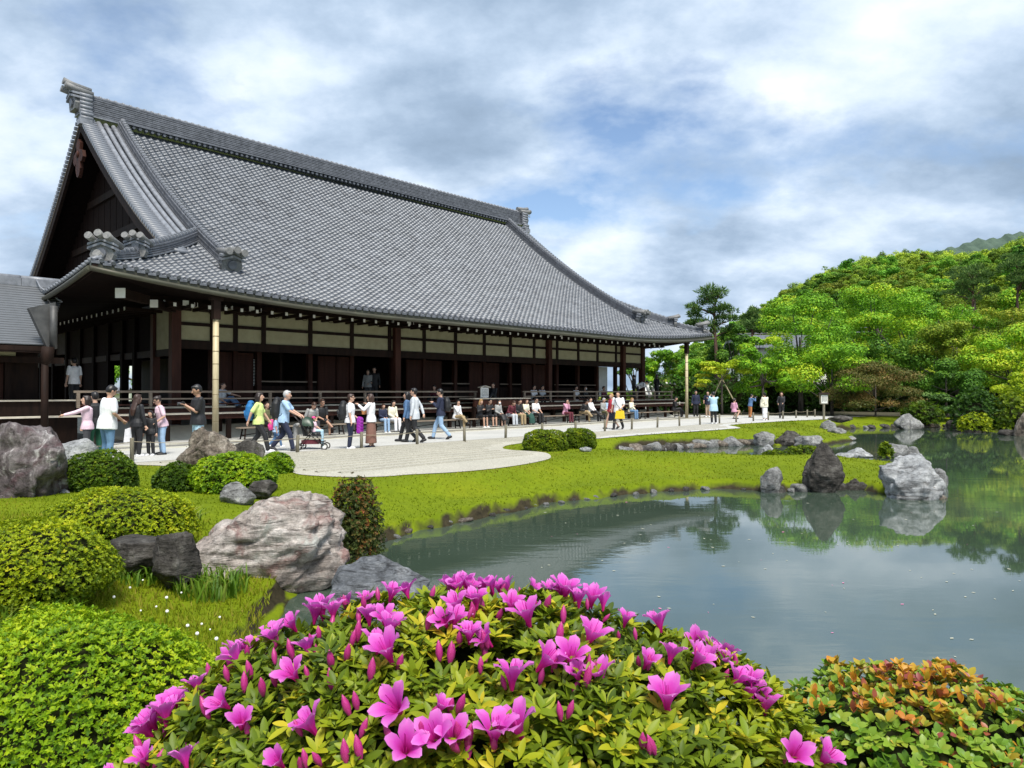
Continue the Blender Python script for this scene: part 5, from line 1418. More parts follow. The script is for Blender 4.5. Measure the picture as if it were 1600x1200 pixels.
# ------------------------------------------------------------------ bronze leafed shrub at the lower right
PHC = np.array([1.17, 2.02, 0.385]); PHR = np.array([0.56, 0.42, 0.46])
ph = thing('bronze_leaf_shrub', 'green shrub with bronze orange young leaves in the lower right corner', 'shrub', tuple(PHC))
def hit_ph(x, y, grow=1.0):
    o = np.array([0, 0, CAMH]) - PHC; d = unit(np.array([(x - 800) / F, 1.0, -(y - HOR) / F])); r = PHR
    a = np.sum((d / r) ** 2); b = 2 * np.sum(o * d / r ** 2); c = np.sum((o / r) ** 2) - 1; D = b * b - 4 * a * c
    if D < 0: return None
    return o + d * ((-b - math.sqrt(D)) / (2 * a))
MT['ph_leaf'] = foliage('glossy shrub leaf', [(0.0, (0.034, 0.101, 0.0135)), (0.42, (0.128, 0.243, 0.0162)), (0.60, (0.230, 0.338, 0.0338)), (0.74, (0.459, 0.297, 0.0270)), (0.86, (0.567, 0.230, 0.0203)), (1.0, (0.270, 0.061, 0.0540))], 0.25, 0.4, 0.3)
rg = np.random.default_rng(78)
P_, Y_, Z_, S_, A_, nw = whorl_leaves(rg, PHC, PHR, 3200, 5, 0.030, -0.2, None, spread=(0.5, 1.8), upb=0.9)
frac = np.clip((P_[:, 2] / PHR[2] - 0.74) * 1.6, 0, 0.40)
A_ = np.clip(0.15 + A_ * 0.5 + frac + np.where(rg.uniform(0, 1, len(A_)) < 0.07, 0.45, 0) * (P_[:, 2] > 0.15), 0, 1)
V_, F_ = place(ROUND_V, ROUND_F, P_, Y_, Z_, S_)
tag(link('foliage', np_mesh('foliage', V_, F_, MT['ph_leaf'], var=np.repeat(A_, len(ROUND_V)), smooth=True), ph), kind='stuff')
lm2 = [np_mesh('leaf', ROUND_V, ROUND_F, MT['ph_leaf'], var=np.full(len(ROUND_V), v_), smooth=True) for v_ in (0.4, 0.5, 0.58, 0.62)]
single_leaves(ph, PHC, PHR, hit_ph, 180, lm2, 0.030, (1220, 1600, 1110, 1200), 9)
# upright young shoots along the top
lm3 = [np_mesh('leaf', ROUND_V * np.array([.8, 1, 1]), ROUND_F, MT['ph_leaf'], var=np.full(len(ROUND_V), v_), smooth=True) for v_ in (0.72, 0.78, 0.84, 0.9, 0.98)]
rd3 = random.Random(3)
for x, y in ((1300, 1075), (1318, 1070), (1330, 1062), (1265, 1090), (1400, 1072), (1420, 1062), (1441, 1055), (1472, 1050), (1395, 1080), (1355, 1078), (1500, 1090), (1535, 1100), (1550, 1105), (1245, 1100), (1225, 1110), (1450, 1080), (1280, 1110), (1330, 1105), (1370, 1100)):
    p = hit_ph(x, y + 14)
    for dy in range(0, 90, 6):
        if p is not None: break
        p = hit_ph(x, y + 14 + dy)
    if p is None: continue
    base = Vector(p); hgt = rd3.uniform(0.025, 0.05); lean = Vector((rd3.gauss(0, .15), rd3.gauss(0, .15), 1)).normalized()
    for j in range(5):
        a = j * 1.9 + rd3.uniform(0, .5); rad = Vector((math.cos(a), math.sin(a), 0)); yv = (rad * 0.45 + lean * 1.2).normalized(); xv = yv.cross(rad).normalized(); zv = xv.cross(yv); s_ = rd3.uniform(.020, .032)
        o = link('young_leaf', rd3.choice(lm3), ph); M = Matrix((xv * s_, yv * s_, zv * s_)).transposed().to_4x4(); M.translation = base + lean * (hgt * (0.4 + 0.12 * j)); o.matrix_basis = M
cb = MB(); cb.ball((0, 0, 0), tuple(PHR * 0.86), 24, 14); cb.build('branches', [MT['twig']], ph)

# ------------------------------------------------------------------ trees
MT['bark'] = simple('grey brown bark', (0.045, 0.035, 0.028), (0.12, 0.10, 0.085), 0.9, 7, (1, 1, 0.25), 0.4)
MT['pine_bark'] = simple('reddish pine bark', (0.06, 0.035, 0.025), (0.15, 0.085, 0.06), 0.9, 8, (1, 1, 0.4), 0.4)
TREE_STOPS = {
    'maple': [(0.0, (0.033, 0.100, 0.006)), (0.45, (0.116, 0.248, 0.011)), (0.8, (0.264, 0.412, 0.013)), (1.0, (0.412, 0.482, 0.022))],
    'yellow': [(0.0, (0.074, 0.142, 0.009)), (0.4, (0.231, 0.312, 0.011)), (0.8, (0.494, 0.500, 0.019)), (1.0, (0.500, 0.500, 0.054))],
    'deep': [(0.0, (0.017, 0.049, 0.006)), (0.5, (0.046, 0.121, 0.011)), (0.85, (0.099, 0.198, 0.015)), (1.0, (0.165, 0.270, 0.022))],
    'red': [(0.0, (0.026, 0.040, 0.010)), (0.4, (0.070, 0.080, 0.016)), (0.75, (0.135, 0.105, 0.028)), (1.0, (0.21, 0.115, 0.038))],
    'olive': [(0.0, (0.050, 0.092, 0.009)), (0.5, (0.148, 0.219, 0.015)), (0.8, (0.296, 0.298, 0.022)), (1.0, (0.500, 0.312, 0.054))],
    'pine': [(0.0, (0.020, 0.049, 0.013)), (0.5, (0.050, 0.100, 0.024)), (0.85, (0.099, 0.163, 0.038)), (1.0, (0.165, 0.227, 0.054))],
    'hill': [(0.0, (0.037, 0.088, 0.011)), (0.45, (0.107, 0.213, 0.018)), (0.8, (0.206, 0.333, 0.024)), (1.0, (0.314, 0.412, 0.033))],
}
for k_, v_ in TREE_STOPS.items(): MT['tr_' + k_] = foliage('tree leaf ' + k_, tuple((q, tuple(min(.55, e * (1.7 if k_ in ('maple', 'yellow', 'pine') else 1.35)) for e in c)) for q, c in v_), 0.22, 0.55, 0.2, tint=0.045 if k_ == 'hill' else 0.0)
def crown_cloud(rg, clumps, nleaf, size, flat=0.5, upb=0.7, up_tone=0.06, tone=0.48):
    """leaf cards over a set of clump ellipsoids (x, y, z, rx, ry, rz)"""
    cl_ = np.array(clumps); wgt = cl_[:, 3] * cl_[:, 4] + cl_[:, 3] * cl_[:, 5]; wgt /= wgt.sum()
    ci = rg.choice(len(cl_), nleaf, p=wgt); d = sph(rg, nleaf, -0.75)
    rad = rg.uniform(0.35, 1.05, nleaf) ** 0.55
    pos = cl_[ci, :3] + d * cl_[ci, 3:] * rad[:, None]
    u = unit(d / cl_[ci, 3:])
    nrm = unit(u * (1 - flat * .6) + np.array([0, 0, upb]) * flat * .6 + rg.normal(0, 0.24, (nleaf, 3)))
    yv = unit(np.cross(nrm, rg.normal(0, 1, (nleaf, 3)))) + np.array([0, 0, -0.15])
    ctone = rg.normal(0, 0.13, len(cl_))
    a = np.clip(tone + up_tone * u[:, 2] * rad + ctone[ci] + rg.normal(0, 0.13, nleaf), 0, 1)  # up_tone paints top light: leaf colour lightened toward the clump tops
    V_, F_ = place(LEAF2_V * np.array([1.25, 1, 1]), LEAF2_F, pos, yv, nrm, size * rg.uniform(0.6, 1.3, nleaf))
    return V_, F_, np.repeat(a, 4)
def make_clumps(rg, H, R_, zc, n, layered, flatten):
    out_ = []
    for k in range(n):
        t = rg.uniform(0, 1) if layered else rg.uniform(0, 1) ** 0.8
        z = zc + (H - zc) * (0.08 + 0.84 * t)
        prof_ = math.sqrt(max(0.05, 1 - ((t - 0.32) / 0.72) ** 2))
        a = rg.uniform(0, 6.283); rr = R_ * prof_ * math.sqrt(rg.uniform(0.12, 1)) * 0.84
        s_ = R_ * rg.uniform(0.15, 0.32)
        out_.append((rr * math.cos(a), rr * math.sin(a), z, s_, s_ * rg.uniform(.8, 1.1), s_ * flatten * rg.uniform(.8, 1.2)))
    return out_
def trunk_mesh(name, rg, H, R_, zc, clumps, r0, mt, lean=0.0, nb=9):
    mb = MB(); top = Vector((lean, 0, zc + (H - zc) * 0.55))
    path = [Vector((0, 0, -0.1)), Vector((lean * .2 + rg.normal(0, .05) * R_ * .3, rg.normal(0, .05) * R_ * .3, zc * 0.5)), Vector((lean * .5, 0, zc * 1.0)), top]
    mb.tube(path, [r0 * 1.25, r0, r0 * 0.8, r0 * 0.3], 8)
    for k in rg.choice(len(clumps), min(nb, len(clumps)), replace=False):
        c = clumps[k]; e = Vector(c[:3]); b = path[2].lerp(top, rg.uniform(-0.2, 0.8)) if zc > 0.5 else Vector((0, 0, e.z * .4))
        m_ = b.lerp(e, 0.5) + Vector((0, 0, -0.05 * H + abs(rg.normal(0, .03)) * H))
        mb.tube([b, m_, e], [r0 * 0.45, r0 * 0.28, r0 * 0.10], 6)
    return mb.mesh(name, [mt])
def tree(name, label, x, ytop, Y, R_px, kind, seed, zc=0.25, nleaf=4200, size=0.26, n=26, layered=True, flatten=0.58, r0=None, z0=0.0, flat=0.5, group=None, lean=0.0, bark='bark', nb=9, tone=0.42):
    rg = np.random.default_rng(seed); X = (x - 800) / F * Y
    top = CAMH - (ytop - HOR) / F * Y; H = top - z0; R_ = R_px / F * Y
    t = thing(name, label, 'tree', (X, Y, z0), 0, group)
    cl_ = make_clumps(rg, H, R_, H * zc, n, layered, flatten)
    V_, F_, a = crown_cloud(rg, cl_, int(nleaf * 2.3), size * .72, flat, tone=tone)
    tag(link('crown', np_mesh('crown', V_, F_, MT['tr_' + kind], var=a), t), kind='stuff')
    link('trunk', trunk_mesh('trunk', rg, H, R_, H * zc, cl_, r0 or max(0.07, H * 0.022), MT[bark], lean, nb), t)
    return t
G_ = 'garden trees beyond the pond'
tree('maple_tree', 'large bright green maple behind the woman in the white kimono', 1250, 462, 53, 100, 'maple', 1, 0.22, 9000, 0.26, 42, group=G_)
tree('maple_tree', 'bright green maple just right of the young propped tree', 1192, 520, 50, 55, 'maple', 2, 0.2, 5000, 0.24, 26, group=G_)
tree('maple_tree', 'low spreading green maple above the dark path side', 1300, 540, 48.5, 85, 'maple', 3, 0.25, 5500, 0.24, 30, group=G_)
tree('maple_tree', 'tall light green maple in the middle of the garden trees', 1372, 438, 64, 85, 'maple', 4, 0.3, 7000, 0.28, 36, group=G_)
tree('maple_tree', 'light green broad maple right of the tall light green one', 1465, 458, 62, 90, 'maple', 5, 0.3, 7500, 0.28, 36, group=G_)
tree('red_maple', 'brownish red maple with drooping boughs on the far bank', 1368, 560, 46.5, 74, 'red', 6, 0.04, 8500, 0.17, 56, False, 0.5, group=G_, tone=0.5)
tree('broadleaf_tree', 'glossy dark green tree right of the brownish red maple', 1478, 562, 47.5, 58, 'deep', 7, 0.25, 5500, 0.22, 26, False, 0.7, group=G_, tone=0.55)
tree('maple_tree', 'reddish tinted green maple above the glossy dark tree', 1495, 500, 54, 75, 'olive', 8, 0.35, 6500, 0.24, 34, group=G_)
tree('maple_tree', 'bright yellow green maple at the right edge of the picture', 1580, 515, 50, 80, 'maple', 9, 0.3, 7000, 0.24, 34, group=G_, tone=.52)
tree('maple_tree', 'maple with orange tips behind the bright one at the right edge', 1555, 470, 60, 75, 'olive', 10, 0.3, 6000, 0.26, 30, group=G_, tone=.5)
tree('maple_tree', 'low pale maple bough hanging over the right end of the pond', 1612, 575, 42, 55, 'yellow', 11, 0.35, 3500, 0.2, 22, group=G_, tone=.4)
tree('small_pine', 'small young pine on the far bank beside the peaked rock', 1458, 612, 45.5, 34, 'pine', 12, 0.15, 2600, 0.2, 18, True, 0.3, group=G_, tone=.6)
tree('young_tree', 'young yellow green tree held by two slanting bamboo props', 1128, 556, 50, 46, 'yellow', 13, 0.42, 2600, 0.23, 20, True, 0.32, group=G_, r0=0.08)
yt = [o for o in bpy.data.objects if o.name.startswith('young_tree')][0]
for sx in (-1, 1):
    mb = MB(); mb.tube([(sx * 1.3, -0.3, 0), (sx * 0.05, 0, 2.5)], 0.045, 6); mb.build('prop_pole', [MT['bamboo']], yt)
tree('broadleaf_tree', 'dark bushy tree right behind the far roof corner', 1150, 500, 60, 36, 'deep', 14, 0.15, 3600, 0.26, 24, False, 0.8, group=G_, tone=.5)
tree('broadleaf_tree', 'dark rounded tree below the tall pine', 1135, 525, 63, 40, 'deep', 15, 0.1, 3600, 0.26, 22, False, 0.8, group=G_, tone=.55)
tree('broadleaf_tree', 'green tree seen under the far end of the eave', 1035, 545, 62, 42, 'maple', 16, 0.15, 4200, 0.26, 26, False, 0.6, group=G_, tone=.36)
tree('broadleaf_tree', 'darker green tree behind the far veranda corner', 990, 540, 66, 40, 'deep', 17, 0.15, 3200, 0.28, 22, False, 0.7, group=G_, tone=.55)
tree('broadleaf_tree', 'green tree between the eave and the far bamboo pole', 1085, 560, 66, 40, 'maple', 18, 0.15, 3200, 0.28, 22, False, 0.6, group=G_, tone=.33)
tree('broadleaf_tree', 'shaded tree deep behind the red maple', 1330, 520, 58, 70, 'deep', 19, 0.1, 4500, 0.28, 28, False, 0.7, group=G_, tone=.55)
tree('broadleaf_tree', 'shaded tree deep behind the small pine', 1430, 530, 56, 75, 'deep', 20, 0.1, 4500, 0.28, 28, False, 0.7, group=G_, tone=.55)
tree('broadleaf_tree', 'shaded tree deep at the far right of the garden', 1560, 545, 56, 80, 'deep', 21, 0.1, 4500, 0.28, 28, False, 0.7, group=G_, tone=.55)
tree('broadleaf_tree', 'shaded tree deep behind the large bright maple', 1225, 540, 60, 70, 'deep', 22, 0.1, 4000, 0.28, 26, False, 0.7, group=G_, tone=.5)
for k, (x, yt_, Y, R_, kind, lb) in enumerate(((1310, 470, 76, 55, 'maple', 'leafy tree at the foot of the hill above the low spreading maple'), (1420, 440, 82, 60, 'maple', 'leafy tree at the foot of the hill between the two light maples'), (1530, 430, 84, 65, 'olive', 'leafy olive tree at the foot of the hill near the right edge'), (1600, 440, 78, 55, 'maple', 'leafy tree at the foot of the hill at the right edge'), (1250, 490, 80, 45, 'maple', 'leafy tree at the foot of the hill behind the large bright maple'))):
    tree('hillside_tree', lb, x, yt_, Y, R_, kind, 40 + k, 0.2, 4500, 0.34, 26, False, 0.6, group='trees at the foot of the hill')

rdu = random.Random(8)
UL = ['behind the young propped tree', 'behind the white kimono', 'under the large bright maple', 'behind the garden sign', 'left of the brownish red maple', 'behind the brownish red maple', 'right of the brownish red maple', 'behind the small pine', 'under the glossy dark tree', 'behind the long stone ledge', 'under the bright maple at the right', 'at the far right edge', 'beyond the far bamboo pole', 'beyond the far veranda end']
for k, x in enumerate((1150, 1195, 1240, 1285, 1325, 1370, 1410, 1450, 1490, 1530, 1572, 1620, 1095, 1045)):
    Yb = 57 + rdu.uniform(-1.5, 2.5); X = (x - 800) / F * Yb; hh = rdu.uniform(2.3, 3.2)
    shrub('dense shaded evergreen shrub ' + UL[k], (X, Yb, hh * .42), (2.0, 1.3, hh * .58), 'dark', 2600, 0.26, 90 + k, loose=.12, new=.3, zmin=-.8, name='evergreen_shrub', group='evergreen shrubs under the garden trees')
# pines with separate needle pads
def pine(label, x, ytop, Y, pads, seed, trunk_px):
    rg = np.random.default_rng(seed); X0 = (trunk_px[0] - 800) / F * Y; t = thing('pine_tree', label, 'tree', (X0, Y, 0))
    cl_ = []
    for (px, py, rp) in pads:
        X = (px - 800) / F * Y - X0; Z = CAMH - (py - HOR) / F * Y; r = rp / F * Y
        for j in range(5): cl_.append((X + rg.normal(0, r * .42), rg.normal(0, r * .6), Z + rg.normal(0, r * .28), r * rg.uniform(.35, .6), r * rg.uniform(.35, .6), r * rg.uniform(.18, .32)))
    # needle sprays: thin blades radiating upward
    c = np.array(cl_); n = 4400; ci = rg.choice(len(c), n); d = sph(rg, n, -0.6); pos = c[ci, :3] + d * c[ci, 3:] * (rg.uniform(.2, 1, n) ** .5)[:, None]
    yv = unit(d * np.array([1, 1, .5]) + np.array([0, 0, .55]) + rg.normal(0, .35, (n, 3)))
    V_, F_ = place(LEAF2_V * np.array([.35, 1, 1]), LEAF2_F, pos, yv, unit(rg.normal(0, 1, (n, 3))), rg.uniform(.28, .5, n))
    tag(link('crown', np_mesh('crown', V_, F_, MT['tr_pine'], var=np.repeat(np.clip(rg.normal(.5, .2, n) + .2 * d[:, 2], 0, 1), 4)), t), kind='stuff')
    mb = MB(); zt = CAMH - (ytop - HOR) / F * Y
    P_ = [Vector((0, 0, 0)), Vector((0.12, 0, zt * .4)), Vector((-0.1, 0, zt * .7)), Vector((0.05, 0, zt * .96))]
    mb.tube(P_, [.22, .17, .11, .03], 8)
    for k in range(0, len(cl_), 3):
        e = Vector(cl_[k][:3]); zb = min(e.z * .93, zt * .9); b = Vector((0, 0, zb)); mb.tube([b, b.lerp(e, .5) + Vector((0, 0, .1)), e], [.07, .05, .02], 5)
    link('trunk', mb.mesh('trunk', [MT['pine_bark']]), t)
    return t
pine('tall dark pine rising beyond the far roof corner', 1113, 446, 60, [(1112, 456, 20), (1128, 465, 18), (1100, 470, 15), (1135, 483, 18), (1112, 486, 16), (1140, 497, 13), (1085, 486, 12), (1092, 500, 16), (1080, 510, 9), (1105, 512, 18), (1128, 515, 18)], 5, (1118, 0))
pine('brownish thin pine beside the wire at the foot of the hill', 1175, 478, 72, [(1175, 486, 14), (1168, 496, 14), (1183, 500, 13), (1175, 510, 16), (1160, 512, 10), (1190, 516, 11)], 6, (1177, 0))
pine('dark pine on the lower hillside at the right', 1522, 412, 74, [(1520, 420, 18), (1505, 430, 18), (1535, 432, 20), (1522, 445, 22), (1500, 450, 15), (1545, 452, 16), (1520, 465, 22)], 7, (1522, 0))
pine('dark pine at the right edge above the garden', 1590, 398, 72, [(1590, 405, 16), (1575, 418, 18), (1603, 425, 20), (1585, 438, 22), (1610, 445, 16)], 8, (1592, 0))

# trees on the hill: individual copies of a few kinds, sharing their meshes
hk = []
for v in range(5):
    rg = np.random.default_rng(300 + v); H, R_ = (9, 4.4) if v < 4 else (10, 3.2)
    cl_ = make_clumps(rg, H, R_, H * .22, 20, False, .62)
    V_, F_, a = crown_cloud(rg, cl_, 3000, 0.50, .45, tone=(.45, .5, .55, .42, .3)[v])
    hk.append(np_mesh('hill_tree', V_, F_, MT['tr_hill'], var=a))
HL = ['rounded green tree in the wood covering the hill', 'lighter green tree in the wood covering the hill', 'yellowish green tree in the wood covering the hill', 'mid green tree in the wood covering the hill', 'dark narrow tree in the wood covering the hill']
rd = random.Random(17); cand = []
Yh = 88.0
while Yh < 345:
    xs_ = -4.0 + rd.uniform(0, 4)
    step = 5.4 + (Yh - 88) * 0.006
    while xs_ < 0.80 * Yh:
        x = xs_ + rd.uniform(-1.6, 1.6); y = Yh + rd.uniform(-2, 2); col = 800 + F * x / y
        if 1060 < col < 1640:
            z = gz1(x, y)
            if z > 1.0: cand.append((x, y, z))
        xs_ += step
    Yh += step * 0.95
# keep the ones whose top shows above the trees in front
def vis(c): return (HOR - (HOR - (c[2] + 7 - CAMH) / c[1] * F)) 
hill_things = 0
cand.sort(key=lambda c: c[1]); print('cand', len(cand))
extra = []
for (x, y, z) in cand:
    row = HOR - (z + 8.5 - CAMH) / y * F
    col = 800 + F * x / y
    low = np.interp(col, [1060, 1150, 1200, 1300, 1400, 1500, 1640], [545, 520, 500, 470, 455, 470, 480])
    if row > low + 8: continue
    if hill_things < 298:
        v = rd.choices(range(5), (4, 4, 2, 4, 2))[0]
        o = link('hill_tree', hk[v]); o.location = (x, y, z - 0.8); o.rotation_euler = (0, 0, rd.uniform(0, 6.28)); s_ = rd.uniform(.6, 1.0); o.scale = (s_ * rd.uniform(.9, 1.15), s_, s_ * rd.uniform(.85, 1.15))
        tag(o, HL[v], 'tree', 'trees covering the far hillside'); hill_things += 1
    else: extra.append((x, y, z))
print('hill trees', hill_things, 'rest', len(extra))
if extra:
    rg = np.random.default_rng(9); AV = []; AF = []; AA = []; off = 0
    for (x, y, z) in extra:
        k_ = rg.uniform(.7, 1.15); tn = rg.choice([.12, .25, .38, .5, .62, .78]); con = rg.uniform() < .10; hz_ = 1.35 if con else 1.0
        cl_ = [(x, y, z + 2.6 * k_ * hz_ ** .5, (1.5 if con else 2.7) * k_, (1.5 if con else 2.7) * k_, 2.2 * k_ * hz_)] + [(x + rg.normal(0, 1.2), y + rg.normal(0, 1.2), z + rg.uniform(1.6, 4.6) * k_, 1.3 * k_, 1.3 * k_, 1.0 * k_) for _ in range(0 if con else 5)]
        V_, F_, a = crown_cloud(rg, cl_, 600, 0.60, .45, tone=.1 if con else tn)
        AV.append(V_); AF.append(F_ + off); AA.append(a); off += len(V_)
    tag(link('hill_wood', np_mesh('hill_wood', np.concatenate(AV), np.concatenate(AF), MT['tr_hill'], var=np.concatenate(AA))), 'wood of mixed green trees covering the upper hill', 'wood', kind='stuff')
# far bluish ridge
fr = MB(); pts = []
for k in range(61):
    col = 1380 + k * 6; Y = 900; top = np.interp(col, [1380, 1470, 1520, 1560, 1600, 1680, 1740], [470, 392, 376, 370, 362, 350, 345]) + 2.2 * math.sin(k * 1.7) + 1.5 * math.sin(k * 0.7)
    X = (col - 800) / F * Y; Z = CAMH + (HOR - top) / F * Y; pts.append((X, Y, Z))
vs = []
for (X, Y, Z) in pts: vs += [(X, Y - 260, 0), (X, Y - 80, Z * .72), (X, Y, Z), (X, Y + 200, Z * .5)]
fs = []
for k in range(60):
    for j in range(3): fs.append((k * 4 + j, k * 4 + 4 + j, k * 4 + 5 + j, k * 4 + 1 + j))
fr.add(vs, fs); fr.build('far_hill', [simple('distant wooded ridge', (0.045, 0.075, 0.055), (0.075, 0.115, 0.08), 1.0, 0.12)]); tag(bpy.data.objects['far_hill'], kind='structure')
# ------------------------------------------------------------------ buildings and wires glimpsed behind the trees
hb = thing('white_house', 'pale house with grey roof glimpsed through the trees beyond the garden', 'house', ((1225 - 800) / F * 74, 74, 0))
mb = MB(); mb.box(-4.5, 4.5, 0, 5, 0, 6.2); mb.build('wall', [MT['white']], hb)
mb = MB(); mb.add([(-5, -0.6, 6.2), (5, -0.6, 6.2), (5, 2.5, 7.8), (-5, 2.5, 7.8), (-5, 5.6, 6.2), (5, 5.6, 6.2)], [(0, 1, 2, 3), (3, 2, 5, 4), (0, 3, 4), (1, 5, 2)]); mb.build('roof', [MT['tile_dark']], hb)
for k in range(4):
    mb = MB(); mb.box(-3.8 + k * 2.1, -2.6 + k * 2.1, -0.04, 0, 3.6, 5.0); mb.build('window', [MT['flash']], hb)
up = thing('utility_pole', 'slim utility pole with wires at the foot of the hill', 'pole', ((1188 - 800) / F * 78, 78, 0))
mb = MB(); mb.tube([(0, 0, 0), (0, 0, 8.6)], [.13, .09], 8); mb.build('pole', [MT['bark']], up)
mb = MB(); mb.box(-0.9, 0.9, -0.05, 0.05, 8.0, 8.12); mb.build('crossarm', [MT['bark']], up)
for k, (dx, dz) in enumerate(((-.8, 0), (.8, 0), (0, .5))):
    mb = MB(); mb.tube([(dx - 9, -2, 7.6 + dz), (dx - 4, -1, 7.85 + dz), (dx, 0, 8.15 + dz), (dx + 6, 1, 8.1 + dz), (dx + 14, 2, 8.5 + dz)], 0.03, 4); mb.build('wire', [MT['tile_light']], up)
gw = thing('garden_wall', 'white plastered garden wall with tiled coping beyond the left veranda', 'wall', (-42, 58, 0), 0.1)
mb = MB(); mb.box(-6, 10, 0, 0.4, 0, 1.5); mb.build('wall', [MT['white']], gw)
mb = MB(); mb.add([(-6, -0.5, 1.5), (10, -0.5, 1.5), (10, 0.2, 2.0), (-6, 0.2, 2.0), (-6, 0.9, 1.5), (10, 0.9, 1.5)], [(0, 1, 2, 3), (3, 2, 5, 4)])
for k in range(52): mb.tube([(-5.85 + k * .3, -0.52, 1.55), (-5.85 + k * .3, 0.2, 2.05)], .06, 6, 1)
mb.build('coping', [MT['tile_dark'], MT['tile_light']], gw)
tree('broadleaf_tree', 'light green tree beyond the garden wall at the far left', 70, 545, 64, 55, 'yellow', 60, 0.2, 3500, .3, 22, False, .7)
tree('broadleaf_tree', 'green tree seen through the hall doorway', 200, 540, 66, 50, 'maple', 61, 0.2, 2500, .3, 18, False, .7)
tree('broadleaf_tree', 'green tree left of the annex far behind', -60, 545, 62, 60, 'maple', 62, 0.2, 2500, .3, 18, False, .7)
wr = thing('tiled_wall', 'white wall with striped tiled coping beyond the far veranda corner', 'wall', ((1030 - 800) / F * 57, 57, 0), 0.3)
mb = MB(); mb.box(-1.5, 1.5, 0, .4, 0, 1.3); mb.build('wall', [MT['white']], wr)
mb = MB(); mb.add([(-1.5, -0.6, 1.3), (1.5, -0.6, 1.3), (1.5, .2, 2.3), (-1.5, .2, 2.3)], [(0, 1, 2, 3)])
for k in range(9): mb.tube([(-1.4 + k * .36, -0.6, 1.38), (-1.4 + k * .36, .2, 2.38)], .09, 6, 1)
mb.build('coping', [MT['tile_dark'], MT['white']], wr)
# ------------------------------------------------------------------ benches, rope fence, sign
def bench(label, x0, x1):
    v = -2.78; a, b = s_of(x0, v), s_of(x1, v); L_ = b - a
    t = thing('bench', label, 'bench', BW((a + b) / 2, v, 0), ANG, 'benches in front of the veranda')
    for k in range(3):
        mb = MB(); y = -0.17 + k * 0.115; mb.box(-L_ / 2, L_ / 2, y, y + 0.108, 0.395, 0.435); mb.build('seat_plank', [MT['wood_gray']], t)
    for sx in (-1, 1):
        for sy in (-1, 1):
            x = sx * (L_ / 2 - 0.22); mb = MB(); mb.tube([(x + sx * 0.06, sy * 0.17, 0), (x, sy * 0.11, 0.395)], 0.028, 6); mb.build('leg', [MT['wood_dark']], t)
        mb = MB(); x = sx * (L_ / 2 - 0.2); mb.box(x - 0.02, x + 0.02, -0.14, 0.14, 0.13, 0.18); mb.build('crossbar', [MT['wood_dark']], t)
    mb = MB(); mb.tube([(-L_ / 2 + 0.22, 0, 0.16), (L_ / 2 - 0.22, 0, 0.38)], 0.016, 5); mb.build('brace', [MT['wood_dark']], t)
for lb, a, b in (('bench behind the woman with the blue backpack', 372, 466), ('bench under the two men sitting near the pushchair', 474, 540), ('bench behind the two women talking', 546, 632), ('bench behind the striding couple', 637, 720), ('bench under the group in dark clothes by the notice board', 726, 790), ('bench under the group in mixed pale and green clothes', 795, 842), ('bench left of the woman in the pink cardigan', 846, 894), ('bench under the dark coated person bending forward', 898, 945), ('bench behind the man with the yellow bag', 949, 998), ('last bench at the far end of the veranda', 1002, 1060)): bench(lb, a, b)
MT['post'] = simple('weathered post', (0.13, 0.115, 0.08), (0.26, 0.235, 0.17), 0.85, 9, (4, 4, .6), .2)
MT['rope'] = simple('hemp rope', (0.25, 0.21, 0.14), (0.36, 0.31, 0.22), 0.9, 40)
posts = [(-60, 738), (30, 732), (120, 726), (207, 721), (344, 714), (465, 709), (565, 702), (652, 696), (726, 691), (790, 686), (847, 682), (899.5, 678), (945, 674.5), (987, 671.5), (1027, 668.5), (1061.5, 666), (1093.6, 664), (1124, 662), (1150, 660.5), (1177, 658.5), (1200, 657), (1223, 655), (1243.5, 653.5), (1261, 652.3), (1273, 651.5)]
nearby = {3: 'rope post just right of the man in jeans and white shirt', 4: 'rope post hidden beside the angular brown rock', 5: 'rope post by the front of the pushchair', 6: 'rope post between the two talking women', 7: 'rope post in front of the striding couple', 8: 'rope post right of the man in jeans looking at his phone', 9: 'rope post before the group on the bench by the notice board', 10: 'rope post above the left round topiary shrub', 11: 'rope post above the right round topiary shrub', 12: 'rope post left of the man with the yellow bag', 13: 'rope post right of the man with the yellow bag'}
pp = []
for i, (x, y) in enumerate(posts):
    p = gnd(x, y); h = 0.50 if i != 3 else 0.56
    mb = MB(); mb.tube([(0, 0, -0.05), (0, 0, h - 0.015), (0, 0, h)], [0.047, 0.045, 0.036], 10)
    o = link('rope_post', mb.mesh('rope_post', [MT['post']])); o.location = p; o.rotation_euler = (random.uniform(-.03, .03), random.uniform(-.03, .03), 0)
    tag(o, nearby.get(i, 'short wooden rope post along the far part of the path' if i > 13 else 'short wooden rope post at the left end of the path'), 'post', 'posts of the rope barrier along the path'); pp.append(p + Vector((0, 0, h - 0.09)))
mb = MB()
for a, b in zip(pp, pp[1:]):
    mb.tube([a, a.lerp(b, .25) - Vector((0, 0, .03)), a.lerp(b, .5) - Vector((0, 0, .045)), a.lerp(b, .75) - Vector((0, 0, .03)), b], 0.008, 5)
tag(mb.build('barrier_rope', [MT['rope']]), 'thin sagging rope strung between the short posts along the path', 'rope')
sp_ = thing('garden_sign', 'small framed notice on a post beneath the trees by the path end', 'sign', gnd(1287, 656), 0.1)
mb = MB(); mb.box(-.05, .05, -.05, .05, 0, .95); mb.build('post', [MT['post']], sp_)
mb = MB(); mb.box(-.24, .24, -.06, .06, .92, 1.5); mb.build('frame', [MT['post']], sp_)
mb = MB(); mb.box(-.19, .19, -.072, -.061, .97, 1.45); mb.build('notice', [MT['paper']], sp_)
